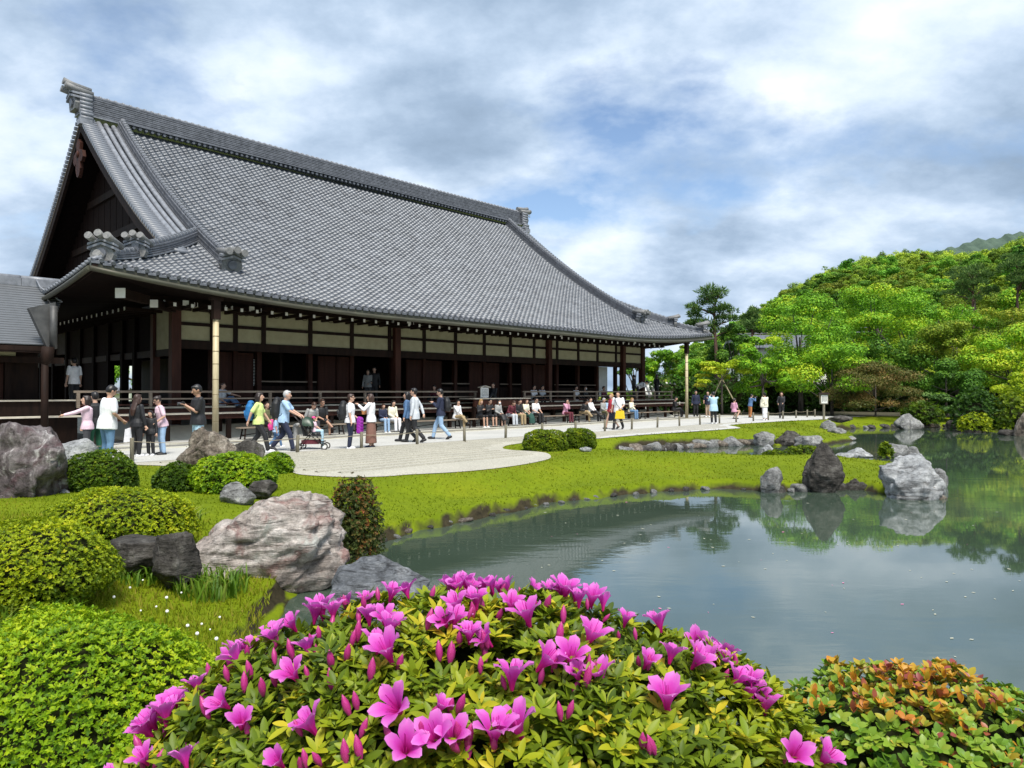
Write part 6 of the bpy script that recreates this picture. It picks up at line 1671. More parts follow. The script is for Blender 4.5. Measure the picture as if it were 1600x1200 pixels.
mb = MB(); mb.add([(-.32, -.14, 1.5), (.32, -.14, 1.5), (.32, 0, 1.6), (-.32, 0, 1.6), (-.32, .14, 1.5), (.32, .14, 1.5)], [(0, 1, 2, 3), (3, 2, 5, 4), (0, 3, 4), (1, 5, 2), (0, 4, 5, 1)]); mb.build('roof', [MT['wood_dark']], sp_)
mb = MB()
for k in range(4): mb.box(-.13 + k * .075, -.10 + k * .075, -.0745, -.073, 1.05 + .04 * (k % 2), 1.40)
mb.build('lettering', [INK], sp_)

# ------------------------------------------------------------------ people
CM = {}
def cloth(c, rough=0.85):
    k = tuple(c)
    if k not in CM:
        CM[k] = simple('cloth %d' % len(CM), tuple(v * 0.9 for v in c), tuple(min(1, v * 1.1) for v in c), rough, 14, bump=0.35, bscale=9, dist=0.03)
    return CM[k]
SKIN = simple('skin', (0.50, 0.30, 0.21), (0.56, 0.34, 0.245), 0.5, 6)
SKIN2 = simple('tanned skin', (0.40, 0.225, 0.15), (0.46, 0.26, 0.175), 0.5, 6)
EYE = simple('dark eye', (0.02, 0.015, 0.012), rough=0.3)
LIP = simple('lip', (0.42, 0.14, 0.12), rough=0.5)
C = dict(bluebag=(.012, .14, .36), black=(.012, .012, .014), navy=(.018, .024, .055), white=(.78, .78, .80), jeans=(.13, .24, .40), ljeans=(.30, .44, .62), lblue=(.42, .62, .74), sky=(.36, .52, .72), green=(.010, .085, .042), dgreen=(.02, .07, .055), grey=(.34, .34, .33), dgrey=(.05, .05, .055), lime=(.62, .74, .26), pink=(.72, .52, .60), hot=(.70, .06, .26), cream=(.78, .74, .58), khaki=(.36, .27, .15), olive=(.10, .10, .045), brown=(.20, .10, .075), maroon=(.11, .018, .03), red=(.42, .03, .05), orange=(.45, .18, .06), purple=(.26, .012, .30), yellow=(.85, .58, .02), lgrey=(.55, .58, .62), denim=(.08, .16, .30), beige=(.50, .36, .25), tan=(.45, .20, .07), mag=(.60, .30, .42))
HAIRC = dict(bluebag=(.012, .14, .36), black=(.010, .008, .008), brown=(.045, .022, .015), dbrown=(.022, .013, .010), grey=(.46, .45, .44), blond=(.40, .24, .10), red=(.07, .02, .015))
REM = []
def remesh_later(name, mb, mat, parent, vox, smooth=2):
    me = bpy.data.meshes.new(name); me.from_pydata(mb.v, [], mb.f); me.update()
    o = link(name, me, parent); m = o.modifiers.new('r', 'REMESH'); m.mode = 'VOXEL'; m.voxel_size = vox
    if smooth: s_ = o.modifiers.new('s', 'SMOOTH'); s_.factor = 0.5; s_.iterations = smooth
    REM.append((o, mat)); return o
def cap(mb, p0, p1, r0, r1, n=9):
    mb.tube([p0, p1], [r0, r1], n); mb.ball(p0, r0 * .995, n, 6); mb.ball(p1, r1 * .995, n, 6)
def person(label, pos, h, rot, legs='stand', arms=('down', 'down'), top='white', sleeve='short', bottom='pants', bcol='black', shoes='white', hair='short', hc='black', lean=0, skin=SKIN, hat=None, glasses=False, seat=0.44, female=False, wide=1.0, look=0, group=None, mask=None, long_top=0.0, fine=None, obi=None):
    t = thing('person', label, 'person', pos, R(rot), group)
    Y = pos[1]; fine = fine if fine is not None else Y < 27
    vox = 0.011 if Y < 22 else (0.014 if Y < 30 else 0.02)
    sit = legs in ('sit', 'cross', 'floor'); walkf = legs == 'walk'
    hz = {'sit': seat + .10, 'cross': seat + .10, 'floor': .12, 'squat': .30 * h}.get(legs, .52 * h - (.012 * h if walkf else 0))
    ln = R(lean); ca, sa = math.cos(ln), math.sin(ln)
    def U(x, y, dz):          # upper body point, leaning about the hip
        return Vector((x * h, (y * ca + dz * sa) * h, hz + (dz * ca - y * sa) * h))
    W_ = (0.094 if female else 0.106) * wide
    sh = {s: U(s * W_, 0, .285) for s in (-1, 1)}
    neck0, neck1, head = U(0, 0, .30), U(0, .008, .35), U(0, .018, .402)
    tilt = Matrix.Rotation(-ln - R(look), 3, 'X')
    # arms
    A_ = {'down': (.150, .03, -.03), 'swf': (.13, .15, .0), 'swb': (.13, -.13, .01), 'phone': (.035, .15, .20), 'photo': (.045, .17, .335), 'lap': (.05, .17, .06), 'push': (.085, .25, .075), 'out': (.12, .30, .18), 'gest': (.19, .16, .27), 'chest': (.03, .13, .2), 'hold': (.12, .12, .04), 'knee': (.07, .22, .05), 'face': (.03, .10, .30)}
    arm = {}
    for s, kind in ((1, arms[0]), (-1, arms[1])):
        tx, ty, tz = A_[kind]; tgt = U(s * tx * (wide if kind in ('down', 'swf', 'swb') else 1), ty, tz) if kind in ('down', 'swf', 'swb', 'photo', 'phone', 'chest', 'gest', 'out', 'face') else Vector((s * tx * h, ty * h, hz + tz * h))
        a, b = .168 * h, .145 * h; d = tgt - sh[s]; D = min(d.length, (a + b) * .995); d.normalize()
        ca_ = (a * a + D * D - b * b) / (2 * a * D); ca_ = max(-1, min(1, ca_))
        hint = Vector((s * .5, -.6, -.8)); perp = (hint - d * hint.dot(d)).normalized()
        el = sh[s] + d * (a * ca_) + perp * (a * math.sqrt(1 - ca_ * ca_)); wr_ = sh[s] + d * D
        arm[s] = (sh[s], el, wr_)
    # legs
    lg = {}
    for s in (-1, 1):
        x = s * .050 * wide; hip = Vector((x * h, 0, hz))
        if legs == 'walk':
            k, an, to = (((x, .115, .285), (x, .165, .050), (x, .25, .035)) if s == 1 else ((x, -.015, .280), (x, -.185, .085), (x, -.125, .020)))
        elif legs == 'sit': k, an, to = (x * 1.2, .245, (hz + .0) / h), (x * 1.2, .26, .048), (x * 1.4, .34, .02)
        elif legs == 'cross':
            k, an, to = (((x * .3, .235, (hz + .06) / h), (-.06, .36, .20), (-.07, .43, .165)) if s == 1 else ((x * 1.2, .245, hz / h), (x * 1.2, .26, .048), (x * 1.4, .34, .02)))
        elif legs == 'floor': k, an, to = (x * 1.3, .20, .21), (x * 1.3, .37, .04), (x * 1.4, .44, .03)
        elif legs == 'squat': k, an, to = (x * 1.6, .20, .30), (x * 1.3, .04, .05), (x * 1.5, .13, .02)
        else: k, an, to = (x * 1.04, .012, .28), (x * 1.08, -.012, .046), (x * 1.25, .075, .02)
        lg[s] = [hip] + [Vector(p) * h for p in (k, an, to)]
    # ---- body: one continuous skin
    b = MB()
    tp = [U(0, 0, -.05), U(0, 0, .0), U(0, .004, .09), U(0, .006, .20), U(0, 0, .275), U(0, 0, .305)]
    rad = [.070, .084, .068 if female else .074, .088, .078, .035]
    b.tube(tp, [r * h * wide for r in rad], 14, flat=(1, .68))
    cap(b, neck0, neck1, .033 * h, .031 * h); 
    b.ball(head, (.046 * h, .057 * h, .068 * h), 14, 10, M=tilt.to_4x4())
    def HP(x, y, z): return head + tilt @ (Vector((x, y, z)) * h)
    b.ball(HP(0, .022, -.042), (.030 * h, .034 * h, .030 * h), 10, 7)
    cap(b, HP(0, .052, .008), HP(0, .066, -.012), .007 * h, .011 * h, 7)
    for s in (-1, 1): b.ball(HP(s * .047, -.004, -.004), (.008 * h, .014 * h, .020 * h), 7, 5)
    for s in (-1, 1):
        S, E, W2 = arm[s]
        cap(b, S, E, .030 * h, .023 * h); cap(b, E, W2, .023 * h, .016 * h)
        f = (W2 - E).normalized(); sidev = Vector((0, 0, 1)).cross(f)
        if sidev.length < .3: sidev = Vector((0, s * 1.0, 0)).cross(f) if abs(f.y) < .9 else Vector((s, 0, 0))
        sidev.normalize(); pn = f.cross(sidev)
        if pn.z > 0: pn = -pn
        palm = W2 + f * .030 * h
        b.ball(palm, (.021 * h, .021 * h, .021 * h), 9, 6); cap(b, W2, palm, .016 * h, .018 * h)
        if fine:
            for q, (o_, l_) in enumerate(((-.016, .038), (-.0055, .045), (.0055, .042), (.016, .033))):
                b0 = palm + sidev * o_ * h + f * .012 * h; b1 = b0 + (f * .9 + pn * .25).normalized() * l_ * .55 * h; b2 = b1 + (f * .6 + pn * .8).normalized() * l_ * .5 * h
                b.tube([b0, b1, b2], [.0075 * h, .0068 * h, .0058 * h], 6)
            th = palm - sidev * s * .018 * h; b.tube([th, th + (f * .6 - sidev * s * .8).normalized() * .024 * h, th + (f * .9 - sidev * s * .5 + pn * .2).normalized() * .044 * h], [.0085 * h, .0075 * h, .006 * h], 6)
        else: cap(b, palm, palm + (f + pn * .4).normalized() * .04 * h, .017 * h, .010 * h)
        Hp, K, An, To = lg[s]
        cap(b, Hp, K, .048 * h, .031 * h); cap(b, K, An, .031 * h, .021 * h); cap(b, An + Vector((0, 0, -.012 * h)), To, .022 * h, .015 * h)
    remesh_later('body', b, skin, t, vox)
    # ---- top
    m = MB(); g_ = .011 + (.010 if not female else .004)
    low = -.045 - long_top
    tp2 = [U(0, 0, low), U(0, 0, .02), U(0, .004, .09), U(0, .006, .20), U(0, 0, .275), U(0, -.002, .312)]
    m.tube(tp2, [max((.092 + long_top * .22) * h * wide + g_, .108 * wide * h + .014), max(.090 * h * wide + g_, .104 * wide * h + .010), (.075 if female else .082) * h * wide + g_, .090 * h * wide + g_, .080 * h * wide + g_, .036 * h], 14, flat=(1, .80))
    for s in (-1, 1):
        S, E, W2 = arm[s]
        if sleeve == 'short': cap(m, S, S.lerp(E, .80), .036 * h, .036 * h)
        elif sleeve == 'long': cap(m, S, E, .036 * h, .030 * h); cap(m, E, E.lerp(W2, .93), .030 * h, .024 * h)
        elif sleeve == 'kimono': cap(m, S, E, .042 * h, .042 * h); cap(m, E, E.lerp(W2, .9), .045 * h, .05 * h); cap(m, E + Vector((0, 0, -.03 * h)), E + Vector((0, 0, -.13 * h)), .045 * h, .05 * h)
    remesh_later('top', m, cloth(C[top]), t, max(vox, .013))
    # ---- bottom
    m = MB()
    if bottom in ('pants', 'shorts'):
        m.tube([U(0, 0, -.075) if not sit else Vector((0, .03 * h, hz - .05)), Vector((0, 0, hz)), U(0, .002, .055)], [.083 * h * wide, .089 * h * wide + .008, .078 * h * wide + .006], 14, flat=(1, .74))
        for s in (-1, 1):
            Hp, K, An, To = lg[s]
            cap(m, Hp, K, .056 * h * wide, .042 * h); 
            if bottom == 'pants': cap(m, K, K.lerp(An, .93), .042 * h, .036 * h)
    else:
        end = {'skirt': .25, 'longskirt': .09, 'dress': .30}[bottom] * h
        if sit:
            m.tube([Vector((0, -.03 * h, hz)), Vector((0, .12 * h, hz)), Vector((0, .25 * h, hz - .02 * h)), Vector((0, .29 * h, hz - .10 * h)), Vector((0, .30 * h, max(end * .8, .1)))], [.085 * h, .10 * h, .098 * h, .10 * h, .11 * h], 12, flat=(.75, 1))
            m.tube([Vector((0, 0, hz - .04)), Vector((0, 0, hz)), U(0, .002, .055)], [.085 * h, .09 * h, .078 * h], 14, flat=(1, .74))
        else:
            w2 = .135 if bottom != 'dress' else .12
            if obi: w2 = .088
            m.tube([Vector((0, 0, end)), Vector((0, 0, (hz + end) / 2)), Vector((0, 0, hz)), U(0, .002, .06)], [w2 * h, (w2 * .5 + .05) * h, .094 * h * wide, .080 * h * wide], 14, flat=(1, .74))
    remesh_later('trousers' if bottom == 'pants' else ('shorts' if bottom == 'shorts' else 'skirt'), m, cloth(C[bcol]), t, max(vox, .013))
    if obi:
        m = MB(); m.tube([U(0, 0, .055), U(0, .002, .15)], [.092 * h, .094 * h], 14, flat=(1, .78)); m.box(-.06 * h, .06 * h, -.10 * h, -.05 * h, hz + .05 * h, hz + .16 * h); m.build('sash', [cloth(C[obi])], t)
    # ---- shoes
    for s in (-1, 1):
        Hp, K, An, To = lg[s]; m = MB(); d = (To - An); d2 = Vector((d.x, d.y, d.z))
        heel = An - Vector((0, .022 * h, .022 * h))
        m.tube([heel, An.lerp(To, .35) - Vector((0, 0, .010 * h)), To, To + d2.normalized() * .022 * h], [.024 * h, .030 * h, .023 * h, .012 * h], 9)
        m.ball(heel, .024 * h, 8, 6); m.build('shoe', [cloth(C[shoes], .6)], t)
    # ---- hair and head wear
    if hair != 'none':
        m = MB(); m.ball(HP(0, -.012, .012), (.053 * h, .058 * h, .066 * h), 14, 9, M=tilt.to_4x4())
        m.ball(HP(0, .022, .050), (.042 * h, .034 * h, .020 * h), 10, 6, M=tilt.to_4x4())
        if hair == 'bob':
            for s in (-1, 1): cap(m, HP(s * .040, -.012, 0), HP(s * .044, -.010, -.065), .026 * h, .020 * h)
            cap(m, HP(0, -.04, 0), HP(0, -.04, -.07), .040 * h, .034 * h)
        if hair == 'long':
            for s in (-1, 1): cap(m, HP(s * .042, -.012, 0), HP(s * .046, -.022, -.08), .024 * h, .022 * h)
            m.tube([HP(0, -.03, .02), HP(0, -.05, -.07), U(0, -.075, .22), U(0, -.085, .13)], [.05 * h, .055 * h, .058 * h, .03 * h], 12, flat=(1, .5))
        if hair == 'bun': m.ball(HP(0, -.06, .035), .026 * h, 9, 6)
        remesh_later('hair', m, cloth(HAIRC[hc], .45), t, max(vox, .012), 1)
    if hat:
        m = MB(); m.ball(HP(0, -.006, .030), (.058 * h, .064 * h, .052 * h), 14, 8, M=tilt.to_4x4()); m.tube([HP(0, .03, .022), HP(0, .085, .012)], [.05 * h, .038 * h], 10, flat=(.18, 1)) if hat[1] == 'cap' else m.tube([HP(0, -.005, .008), HP(0, -.005, .014)], [.10 * h, .085 * h], 16)
        m.build('hat', [cloth(C[hat[0]])], t)
    if fine:
        for s in (-1, 1):
            m = MB(); m.ball(HP(s * .018, .050, .010), (.007 * h, .004 * h, .0045 * h), 7, 5); m.build('eye', [EYE], t)
        m = MB(); m.ball(HP(0, .054, -.036), (.013 * h, .005 * h, .0035 * h), 8, 5); m.build('mouth', [LIP], t)
    if glasses:
        m = MB()
        for s in (-1, 1):
            m.ball(HP(s * .019, .055, .010), (.017 * h, .006 * h, .012 * h), 9, 6); m.tube([HP(s * .036, .052, .012), HP(s * .050, -.0, .008)], .003 * h, 5)
        m.tube([HP(-.01, .058, .012), HP(.01, .058, .012)], .003 * h, 5); m.build('sunglasses', [EYE], t)
    if mask:
        m = MB(); m.ball(HP(0, .040, -.030), (.038 * h, .030 * h, .032 * h), 10, 7); m.build('face_mask', [cloth(C[mask])], t)
    M = Matrix.Translation(Vector(pos)) @ Matrix.Rotation(R(rot), 4, 'Z')
    return dict(M=M, arm=arm, U=lambda *a: M @ U(*a), hand=lambda s: M @ (arm[s][2] + (arm[s][2] - arm[s][1]).normalized() * .05 * h), rot=R(rot), h=h)
def item(name, label, cat, mb, mats, loc, rz, group=None):
    o = mb.build(name, mats); o.location = loc; o.rotation_euler = (0, 0, rz); return tag(o, label, cat, group)
def backpack(P, label, col, size=1.0, accent='black'):
    c = P['U'](0, -.125, .17); t = thing('backpack', label, 'backpack', c, P['rot'])
    m = MB(); m.tube([(0, 0, -.24 * size), (0, -.02, -.1 * size), (0, 0, .12 * size), (0, .03, .24 * size)], [.145 * size, .175 * size, .165 * size, .10 * size], 14, flat=(1, .68)); m.ball((0, .01, .22 * size), (.12 * size, .08 * size, .06 * size)); remesh_later('bag', m, cloth(C[col], .7), t, .015)
    m = MB(); m.tube([(0, -.10 * size, -.16 * size), (0, -.12 * size, .02 * size)], [.10 * size, .10 * size], 10, flat=(1, .45)); m.build('front_pocket', [cloth(C[col], .7)], t)
    h = P['h']
    for s in (-1, 1):
        m = MB(); m.tube([(s * .07, .05, .20 * size), (s * .065 * h, .115, .16 * size + .06), (s * .066 * h, .20, .10), (s * .07 * h, .225, -.05), (s * .088 * h, .16, -.17), (s * .08, .05, -.2 * size)], .018, 6, flat=(.5, 1.2)); m.build('strap', [cloth(C[accent], .7)], t)
    return t
def phone(P, label, s=1):
    p = P['hand'](s); m = MB(); m.box(-.036, .036, -.005, .005, -.03, .11, 0); m.box(-.032, .032, -.0065, -.005, -.024, .104, 1)
    item('phone', label, 'phone', m, [EYE, MT['flash']], p, P['rot'])
def tote(P, label, col, s=1, size=(.16, .07, .30), drop=.08):
    p = P['hand'](s); t = thing('bag', label, 'bag', p, P['rot']); w_, d_, hh = size
    m = MB(); z1 = -drop; m.add([(-w_ * .8, -d_, z1), (w_ * .8, -d_, z1), (w_ * .8, d_, z1), (-w_ * .8, d_, z1), (-w_, -d_ * 1.2, z1 - hh), (w_, -d_ * 1.2, z1 - hh), (w_, d_ * 1.2, z1 - hh), (-w_, d_ * 1.2, z1 - hh)], [(0, 3, 2, 1), (4, 5, 6, 7), (0, 1, 5, 4), (1, 2, 6, 5), (2, 3, 7, 6), (3, 0, 4, 7)]); m.build('bag_body', [cloth(C[col], .6)], t)
    for e in (-1, 1):
        m = MB(); m.tube([(-w_ * .45, e * d_ * .9, z1), (-w_ * .3, e * .02, 0), (w_ * .3, e * .02, 0), (w_ * .45, e * d_ * .9, z1)], .008, 5); m.build('handle', [cloth(C[col], .6)], t)
    return t
def strapbag(P, label, col, s=-1, w_=.13, cat='bag'):
    h = P['h']; c = P['U'](s * .10, .06, -.02); t = thing('shoulder_bag', label, cat, c, P['rot'])
    m = MB(); m.box(-w_, w_, -.04, .05, -.10, .08); m.build('bag_body', [cloth(C[col], .6)], t)
    m = MB(); m.tube([(0, .03, .08), (-s * .10 * h, .10, .16 * h), (-s * .165 * h, .03, .32 * h), (-s * .16 * h, -.07, .31 * h), (-s * .05 * h, -.17, .1 * h), (0, -.1, .06)], .012, 5); m.build('strap', [cloth(C[col], .6)], t)
def camera(P, label):
    p = (P['hand'](1) + P['hand'](-1)) / 2; t = thing('camera', label, 'camera', p, P['rot'])
    m = MB(); m.box(-.07, .07, -.03, .03, -.045, .045); m.box(-.03, .03, -.02, .02, .045, .065); m.build('camera_body', [EYE], t)
    m = MB(); m.tube([(0, .03, 0), (0, .12, 0)], [.036, .04], 12); m.build('lens', [cloth(C['dgrey'])], t)
g_ = gnd
# --- standing and walking on the path
wk = 'people walking along the path'
p = person('woman in pale pink top holding a phone out to the left', Vector(((137 - 800) / F * 16.9, 16.9, 0)), 1.57, 118, 'stand', ('down', 'out'), 'pink', 'long', 'pants', 'dgrey', 'black', 'bob', 'dbrown', female=True, look=-6); phone(p, 'phone held out by the woman in the pink top', -1)
person('man in black shirt and dark green trousers behind the woman in pink', Vector(((149 - 800) / F * 17.3, 17.3, 0)), 1.66, 60, 'stand', ('down', 'down'), 'black', 'short', 'pants', 'green', 'black', 'short', 'black', wide=1.15)
p = person('big man in white shirt and blue jeans looking down, seen from behind', Vector(((168 - 800) / F * 15.9, 15.9, 0)), 1.81, -38, 'stand', ('hold', 'down'), 'white', 'short', 'pants', 'jeans', 'white', 'short', 'black', wide=1.25, look=26, lean=4, skin=SKIN2, long_top=.03)
m = MB()
for k, (x0, x1, z) in enumerate(((-.05, .06, .22), (-.05, .03, .20), (-.05, .05, .18), (-.05, .02, .16))): m.box(x0, x1, -.005, 0, z - .004 + .18, z + .006 + .18)
p = person('woman with very long brown hair in black with white waist stripe', g_(214, 714), 1.60, -20, 'stand', ('down', 'down'), 'black', 'long', 'pants', 'black', 'white', 'long', 'brown', female=True)
tote(p, 'white drawstring bag held by the long haired woman in black', 'white', -1, (.17, .07, .34), .02)
person('small girl dressed in black between two women', g_(236, 712.5), 1.18, 175, 'stand', ('down', 'down'), 'black', 'long', 'pants', 'black', 'white', 'long', 'black', female=True, look=8)
p = person('woman in pale top and jeans leaning down with a shoulder strap', g_(254, 711), 1.56, 130, 'stand', ('hold', 'hold'), 'pink', 'short', 'pants', 'ljeans', 'black', 'bun', 'dbrown', lean=9, female=True, glasses=True, look=18); strapbag(p, 'thin dark shoulder bag of the woman leaning down', 'black', 1, .08)
p = person('man in black shirt and pale blue trousers using a camera', Vector(((310 - 800) / F * 16.7, 16.7, 0)), 1.83, 128, 'stand', ('phone', 'phone'), 'black', 'short', 'pants', 'lblue', 'white', 'short', 'black', wide=1.1, look=20, skin=SKIN2); camera(p, 'black camera held by the man beside the bamboo pole')
p = person('woman in lime shirt and black trousers with a blue backpack', g_(404, 708), 1.66, -82, 'walk', ('swb', 'swf'), 'lime', 'short', 'pants', 'black', 'white', 'bob', 'dbrown', group=wk, female=True); backpack(p, 'bright blue backpack worn by the woman in lime', 'bluebag', 1.05); 

p = person('grey haired man in light blue shirt pushing a pushchair', g_(443, 705.5), 1.72, -86, 'walk', ('push', 'push'), 'sky', 'short', 'pants', 'navy', 'dgrey', 'short', 'grey', group=wk, lean=6); backpack(p, 'large black backpack worn by the grey haired man', 'black', 1.15)
person('person in olive jacket sitting half hidden beside the grey haired man', BW(s_of(417, -2.85), -2.85, 0), 1.60, -134, 'sit', ('lap', 'lap'), 'olive', 'long', 'pants', 'black', 'black', 'short', 'dbrown')
p = person('small child in blue beside the grey haired man', g_(431, 699), 0.98, -70, 'walk', ('down', 'down'), 'sky', 'short', 'pants', 'denim', 'white', 'short', 'dbrown'); backpack(p, 'hot pink child backpack', 'hot', .62)
p = person('older woman with short brown hair and white shirt facing a friend', g_(547, 702), 1.60, -80, 'stand', ('down', 'hold'), 'white', 'short', 'pants', 'navy', 'white', 'short', 'brown', female=True, glasses=True, wide=1.1); backpack(p, 'black backpack of the woman with the purple jacket', 'black', 1.05)
c = p['hand'](-1); jk = MB(); 
for k in range(5): jk.tube([(-.12 + .03 * k, -.03, .02 - .085 * k), (.0, .04, -.01 - .085 * k), (.13 + .015 * k, -.02, .0 - .085 * k)], [.07, .085, .07], 9)
jo = thing('jacket', 'purple quilted jacket hanging over the arm of the woman in white', 'jacket', c, p['rot']); remesh_later('folded_cloth', jk, cloth(C['purple'], .5), jo, .012, 1)
p = person('woman in white blouse with raised hands and a brown long skirt', g_(580, 700), 1.60, 78, 'stand', ('gest', 'gest'), 'white', 'long', 'longskirt', 'brown', 'navy', 'bob', 'brown', female=True)
c = p['U'](0, .12, .14); m = MB(); m.box(-.11, .11, -.03, .05, -.07, .07); m.box(-.115, .115, .03, .055, .0, .075); item('shoulder_bag', 'tan leather bag worn at the chest of the gesturing woman', 'bag', m, [cloth(C['tan'], .5)], c, p['rot'])
person('man in pale blue open shirt and black trousers striding left', g_(648, 692), 1.80, 84, 'walk', ('swb', 'down'), 'lgrey', 'long', 'pants', 'black', 'black', 'short', 'black', group=wk, long_top=.04)
person('woman in denim jacket walking half hidden by the striding man', g_(637, 691), 1.68, 84, 'walk', ('down', 'down'), 'denim', 'long', 'pants', 'black', 'black', 'bob', 'black', group=wk, female=True)
p = person('man in dark jacket and light jeans looking at his phone', g_(689, 687), 1.78, 84, 'walk', ('phone', 'phone'), 'navy', 'long', 'pants', 'ljeans', 'black', 'short', 'black', group=wk, look=16); backpack(p, 'black backpack of the man looking at his phone', 'black', .95); phone(p, 'phone of the man in light jeans')
p = person('man in white shirt and black trousers walking with a yellow bag', g_(966, 671.5), 1.70, 150, 'walk', ('down', 'hold'), 'white', 'short', 'pants', 'black', 'black', 'short', 'brown', group=wk, wide=1.12, long_top=.03); tote(p, 'bright yellow carrier bag', 'yellow', -1, (.20, .06, .34), .05); strapbag(p, 'dark crossbody bag on the man in the white shirt', 'navy', -1, .11)
person('blond woman in red top and dark skirt walking beside the man in white', g_(956, 670.5), 1.60, 120, 'walk', ('down', 'hold'), 'red', 'long', 'skirt', 'navy', 'black', 'short', 'blond', group=wk, female=True)
# --- far end of the path
person('man in dark jacket over white shirt standing by the far bamboo pole', g_(1087, 651.5), 1.74, 180, 'stand', ('down', 'down'), 'navy', 'long', 'pants', 'black', 'black', 'short', 'black')
person('person in navy top and beige trousers behind the man in light blue', g_(1106, 652), 1.70, 150, 'stand', ('hold', 'phone'), 'navy', 'short', 'pants', 'beige', 'white', 'short', 'dbrown')
p = person('man in light blue shirt seen from behind taking a photograph', g_(1115, 662.5), 1.66, 8, 'stand', ('photo', 'photo'), 'lblue', 'long', 'pants', 'black', 'white', 'short', 'black', long_top=.08, wide=1.15); phone(p, 'phone raised by the man in the light blue shirt')
person('woman in pink top and wide black skirt crouching by the path', g_(1147, 655), 1.62, -60, 'squat', ('chest', 'hold'), 'mag', 'long', 'skirt', 'black', 'black', 'bun', 'dbrown', female=True)
p = person('person in denim jacket and tan trousers aiming a camera', g_(1172, 653), 1.52, -80, 'stand', ('photo', 'photo'), 'denim', 'long', 'pants', 'orange', 'black', 'short', 'black', lean=8); camera(p, 'camera aimed by the person in the denim jacket')
person('woman in a white kimono with cream sash seen from behind', g_(1195, 657), 1.60, 10, 'stand', ('phone', 'phone'), 'cream', 'kimono', 'longskirt', 'white', 'white', 'bun', 'black', female=True, obi='cream')
person('woman in black with long dark hair at the right end of the path', g_(1221, 654), 1.64, 160, 'stand', ('hold', 'lap'), 'black', 'long', 'pants', 'black', 'black', 'long', 'red', female=True)
# --- sitting on the benches
bs = 'people sitting on the benches'
def sitter(label, x, h, top, sleeve, bottom, bcol, hair='short', hc='black', legs='sit', arms=('lap', 'lap'), lean=8, shoes='black', rot=-134, v=-2.85, **k):
    return person(label, BW(s_of(x, v), v, 0), h, rot, legs, arms, top, sleeve, bottom, bcol, shoes, hair, hc, lean=lean, group=bs, **k)
sitter('man in grey shirt bending over his lap on the bench', 484, 1.70, 'grey', 'short', 'pants', 'dgrey', 'short', 'brown', lean=24, look=15)
sitter('bearded man in black shirt and shorts with sunglasses on the bench', 501, 1.78, 'black', 'short', 'shorts', 'black', 'short', 'brown', 'cross', glasses=True, skin=SKIN2)
sitter('child in navy sitting behind the gesturing woman', 597, 1.35, 'navy', 'long', 'pants', 'ljeans', 'bob', 'brown', shoes='white')
sitter('woman in an all cream outfit sitting on the bench', 612, 1.64, 'cream', 'long', 'pants', 'white', 'bob', 'black', female=True)
sitter('woman in white blouse and khaki trousers sitting with a drink', 713, 1.62, 'white', 'long', 'pants', 'khaki', 'bob', 'black', 'cross', ('face', 'lap'), female=True)
sitter('blond woman in black jacket with bare legs on the bench', 749, 1.64, 'black', 'long', 'shorts', 'black', 'long', 'blond', arms=('phone', 'phone'), female=True, shoes='white')
sitter('person all in black left of the masked woman on the bench', 763, 1.68, 'black', 'long', 'shorts', 'black', 'short', 'black', arms=('phone', 'phone'), glasses=True)
sitter('woman in grey sweater and black vest wearing a white mask', 777, 1.62, 'grey', 'long', 'skirt', 'black', 'bob', 'black', 'sit', female=True, mask='white')
sitter('person in maroon top and grey trousers bending forward', 795, 1.66, 'maroon', 'long', 'pants', 'lgrey', 'short', 'brown', lean=28, arms=('knee', 'knee'))
sitter('person in black jacket over white shirt on the bench', 808, 1.68, 'black', 'long', 'pants', 'khaki', 'short', 'black', lean=14)
sitter('woman in pale yellow top and dark green trousers on the bench', 820, 1.64, 'cream', 'short', 'longskirt', 'dgreen', 'bob', 'brown', female=True, arms=('knee', 'lap'))
sitter('man in white shirt and sunglasses with black trousers on the bench', 835, 1.74, 'white', 'short', 'pants', 'black', 'short', 'black', arms=('lap', 'knee'), glasses=True)
sitter('woman in pink cardigan with her hands at her face', 883, 1.62, 'mag', 'long', 'pants', 'maroon', 'bob', 'black', arms=('face', 'face'), female=True)
sitter('person in black coat bending far forward on the bench', 909, 1.70, 'black', 'long', 'pants', 'khaki', 'short', 'black', 'cross', lean=30)
sitter('person in white shirt and dark trousers leaning back on the bench', 923, 1.68, 'white', 'long', 'pants', 'black', 'short', 'black', 'cross', lean=-4)
sitter('older person in olive grey jacket on the bench', 941, 1.64, 'grey', 'long', 'pants', 'olive', 'short', 'grey')
sitter('person in blue shirt beside the olive grey jacket', 949, 1.60, 'sky', 'long', 'pants', 'jeans', 'short', 'brown', 'cross')
sitter('woman in cream top and jeans behind the yellow bag', 985, 1.62, 'cream', 'long', 'pants', 'jeans', 'bob', 'blond', female=True, arms=('phone', 'lap'))
p = sitter('person in black reading a paper at the far end of the benches', 1053, 1.70, 'black', 'long', 'pants', 'black', 'short', 'black', 'cross', arms=('phone', 'phone'), v=-2.9, rot=-110)
m = MB(); m.box(-.14, .14, -.004, .004, -.03, .16); item('paper', 'white paper held by the person in black at the last bench', 'paper', m, [MT['paper']], p['hand'](1), p['rot'])
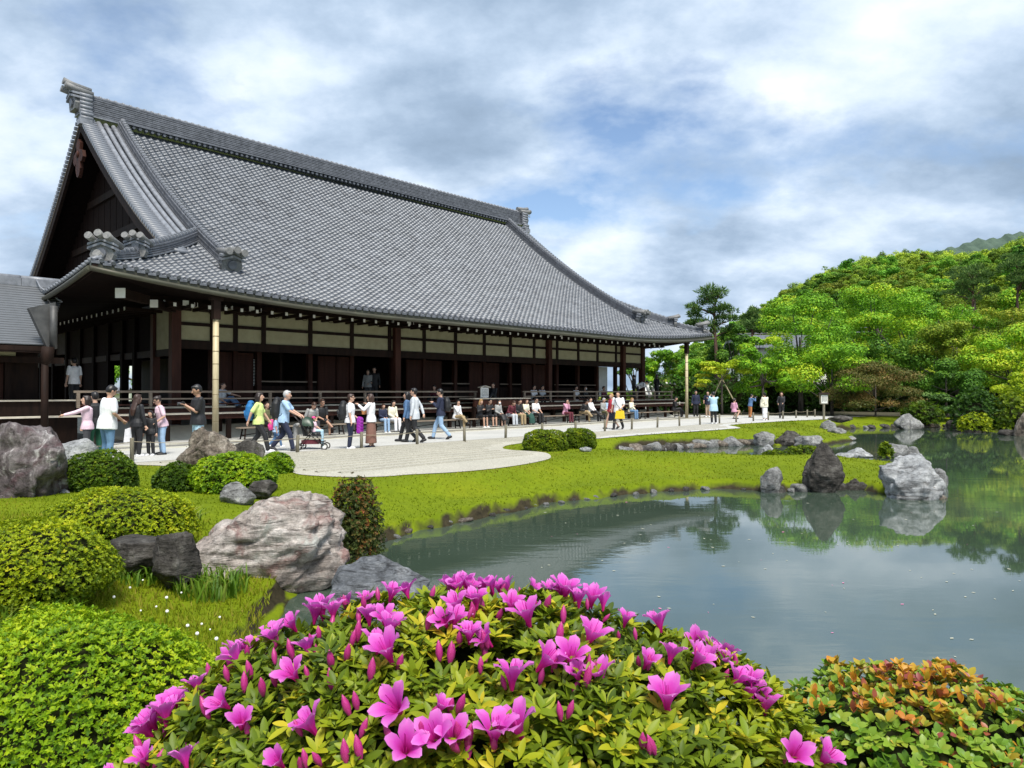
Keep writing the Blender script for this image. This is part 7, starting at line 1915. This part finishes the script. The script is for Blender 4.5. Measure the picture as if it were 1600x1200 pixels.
# --- on the veranda
vs_ = 'people on the veranda'
def ver(label, x, h, rot, legs, top, sleeve, bcol, v=-0.55, arms=('lap', 'lap'), hair='short', hc='black', z=1.145, **k):
    return person(label, BW(s_of(x, v), v, z - .06 if v > -0.8 else z), h, rot, legs, arms, top, sleeve, 'pants', bcol, 'black', hair, hc, group=vs_, **k)
ver('person in white shirt and black tie sitting on the veranda left of a twin', 834, 1.70, -134, 'floor', 'white', 'long', 'black')
ver('person in white shirt beside the far thick post on the veranda', 847, 1.70, -134, 'floor', 'lgrey', 'long', 'black')
ver('person in white sitting on the veranda behind the dark coated sitter', 900, 1.68, -134, 'floor', 'white', 'short', 'black')
ver('person in dark clothes with pale mask sitting on the veranda', 914, 1.66, -134, 'floor', 'black', 'long', 'black', mask='white')
ver('person with brown hair sitting on the veranda before the white screen', 943, 1.64, -134, 'floor', 'maroon', 'long', 'black', hc='brown')
ver('person in white shirt bending over the veranda at the far corner', 996, 1.66, -90, 'stand', 'white', 'long', 'black', lean=62, arms=('hold', 'hold'))
ver('dark silhouetted person standing at the far corner of the veranda', 991, 1.74, 60, 'stand', 'black', 'long', 'black', v=1.2, arms=('down', 'down'))
ver('person in black coat standing at the end of the veranda', 1026, 1.72, -60, 'stand', 'black', 'long', 'black', v=-0.7, arms=('hold', 'hold'), hair='bob')
ver('person in black standing in the dark open doorway', 585, 1.74, 180, 'stand', 'black', 'long', 'black', v=1.5, arms=('lap', 'down'))
ver('person in grey standing in the dark open doorway', 575, 1.62, 180, 'stand', 'grey', 'long', 'dgrey', v=1.6, arms=('down', 'lap'), hair='bob', female=True)
ver('person in blue and white sitting on the veranda behind the bamboo pole', 347, 1.66, -90, 'floor', 'lgrey', 'short', 'denim', v=-0.75, hc='brown', arms=('hold', 'out'))
ver('man in white shirt standing on the left veranda', 116, 1.72, 70, 'stand', 'white', 'short', 'black', v=1.0, arms=('down', 'down'))
ver('dark figure crouching on the veranda before the louvre panels', 679, 1.62, 160, 'floor', 'maroon', 'long', 'black', v=.4)
ver('person in black kneeling beside the notice board', 771, 1.66, 150, 'floor', 'black', 'long', 'black', v=-.9, z=1.20)
# --- pushchair with a child
ps = g_(489, 702.5); st = thing('pushchair', 'black pushchair with dark green hood on the path', 'pushchair', ps, R(-86))
wm = MB()
for k in range(14):
    a0, a1 = k * math.tau / 14, (k + 1) * math.tau / 14
    wm.tube([(0, .085 * math.cos(a0), .085 * math.sin(a0)), (0, .085 * math.cos(a1), .085 * math.sin(a1))], .018, 6, cap=False)
wm.tube([(-.02, 0, 0), (.02, 0, 0)], .03, 8, 1)
for k in range(5): wm.tube([(0, 0, 0), (0, .08 * math.cos(k * 1.257), .08 * math.sin(k * 1.257))], .008, 5, 1)
wme = wm.mesh('wheel', [EYE, MT['white']])
for sx in (-1, 1):
    for y, dx in ((-.33, .26), (.36, .20)):
        o = link('wheel', wme, st); o.location = (sx * dx, y, .10)
    m = MB(); m.tube([(sx * .24, -.33, .10), (sx * .24, -.05, .45), (sx * .24, -.36, .85), (sx * .24, -.52, 1.02)], .014, 6); m.build('frame_tube', [EYE], st)
    m = MB(); m.tube([(sx * .20, .36, .10), (sx * .22, .10, .32), (sx * .24, -.20, .62)], .014, 6); m.build('frame_tube', [EYE], st)
m = MB(); m.tube([(-.24, -.52, 1.02), (-.2, -.56, 1.05), (.2, -.56, 1.05), (.24, -.52, 1.02)], .017, 6); m.build('handlebar', [EYE], st)
m = MB(); m.box(-.20, .20, -.12, .26, .38, .43); m.box(-.20, .20, -.12, -.07, .43, .9, M=Matrix.Rotation(R(14), 4, 'X')); m.build('seat', [cloth(C['black'])], st)
m = MB()
for k in range(7):
    a = R(-20 + k * 25)
    pts = [(-.23, -.12 - .06 + .34 * math.sin(a) * .7, .68 + .34 * math.cos(a) * .0), (-.20, -.18 + .27 * math.sin(a) * .8, .70 + .19 * math.cos(a)), (0, -.18 + .28 * math.sin(a), .72 + .22 * math.cos(a)), (.20, -.18 + .27 * math.sin(a) * .8, .70 + .19 * math.cos(a)), (.23, -.18 + .34 * math.sin(a) * .7, .68)]
    m.add(pts, [])
    if k:
        b = len(m.v) - 10
        for j in range(4): m.f.append((b + j, b + j + 1, b + 6 + j, b + 5 + j)); m.mi.append(0); m.sm.append(True)
m.build('hood', [simple('dark green hood', (.012, .035, .020), (.03, .06, .035), .4, 8)], st)
m = MB(); m.box(-.19, .19, -.28, .20, .17, .28); m.build('basket', [cloth(C['maroon'])], st)
m = MB(); m.tube([(-.12, -.42, .72), (0, -.50, .66), (.12, -.42, .72)], [.05, .07, .05], 8); m.tube([(0, -.46, .72), (0, -.47, .28)], [.10, .14], 10, flat=(1, .6)); remesh_later('hanging_bag', m, cloth(C['grey']), st, .015)
m = MB(); m.box(-.16, .16, .26, .34, .22, .25); m.build('footrest', [EYE], st)
d_ = Vector((-math.sin(R(-86)), math.cos(R(-86)), 0))
person('toddler in pink hat sitting in the pushchair', ps + d_ * .05 + Vector((0, 0, .02)), .86, -86, 'sit', ('lap', 'lap'), 'pink', 'short', 'pants', 'lblue', 'white', 'short', 'brown', seat=.42, hat=('hot', 'cap'), lean=-6)
# --- turn the union shapes into single skins
dg = bpy.context.evaluated_depsgraph_get()
for o, mt in REM:
    me = bpy.data.meshes.new_from_object(o.evaluated_get(dg)); me.name = o.name
    me.polygons.foreach_set('use_smooth', [True] * len(me.polygons)); me.materials.clear(); me.materials.append(mt); o['_m'] = 1
    REM[REM.index((o, mt))] = (o, mt, me)
for e in REM:
    o, mt, me = e; o.modifiers.clear(); o.data = me; del o['_m']
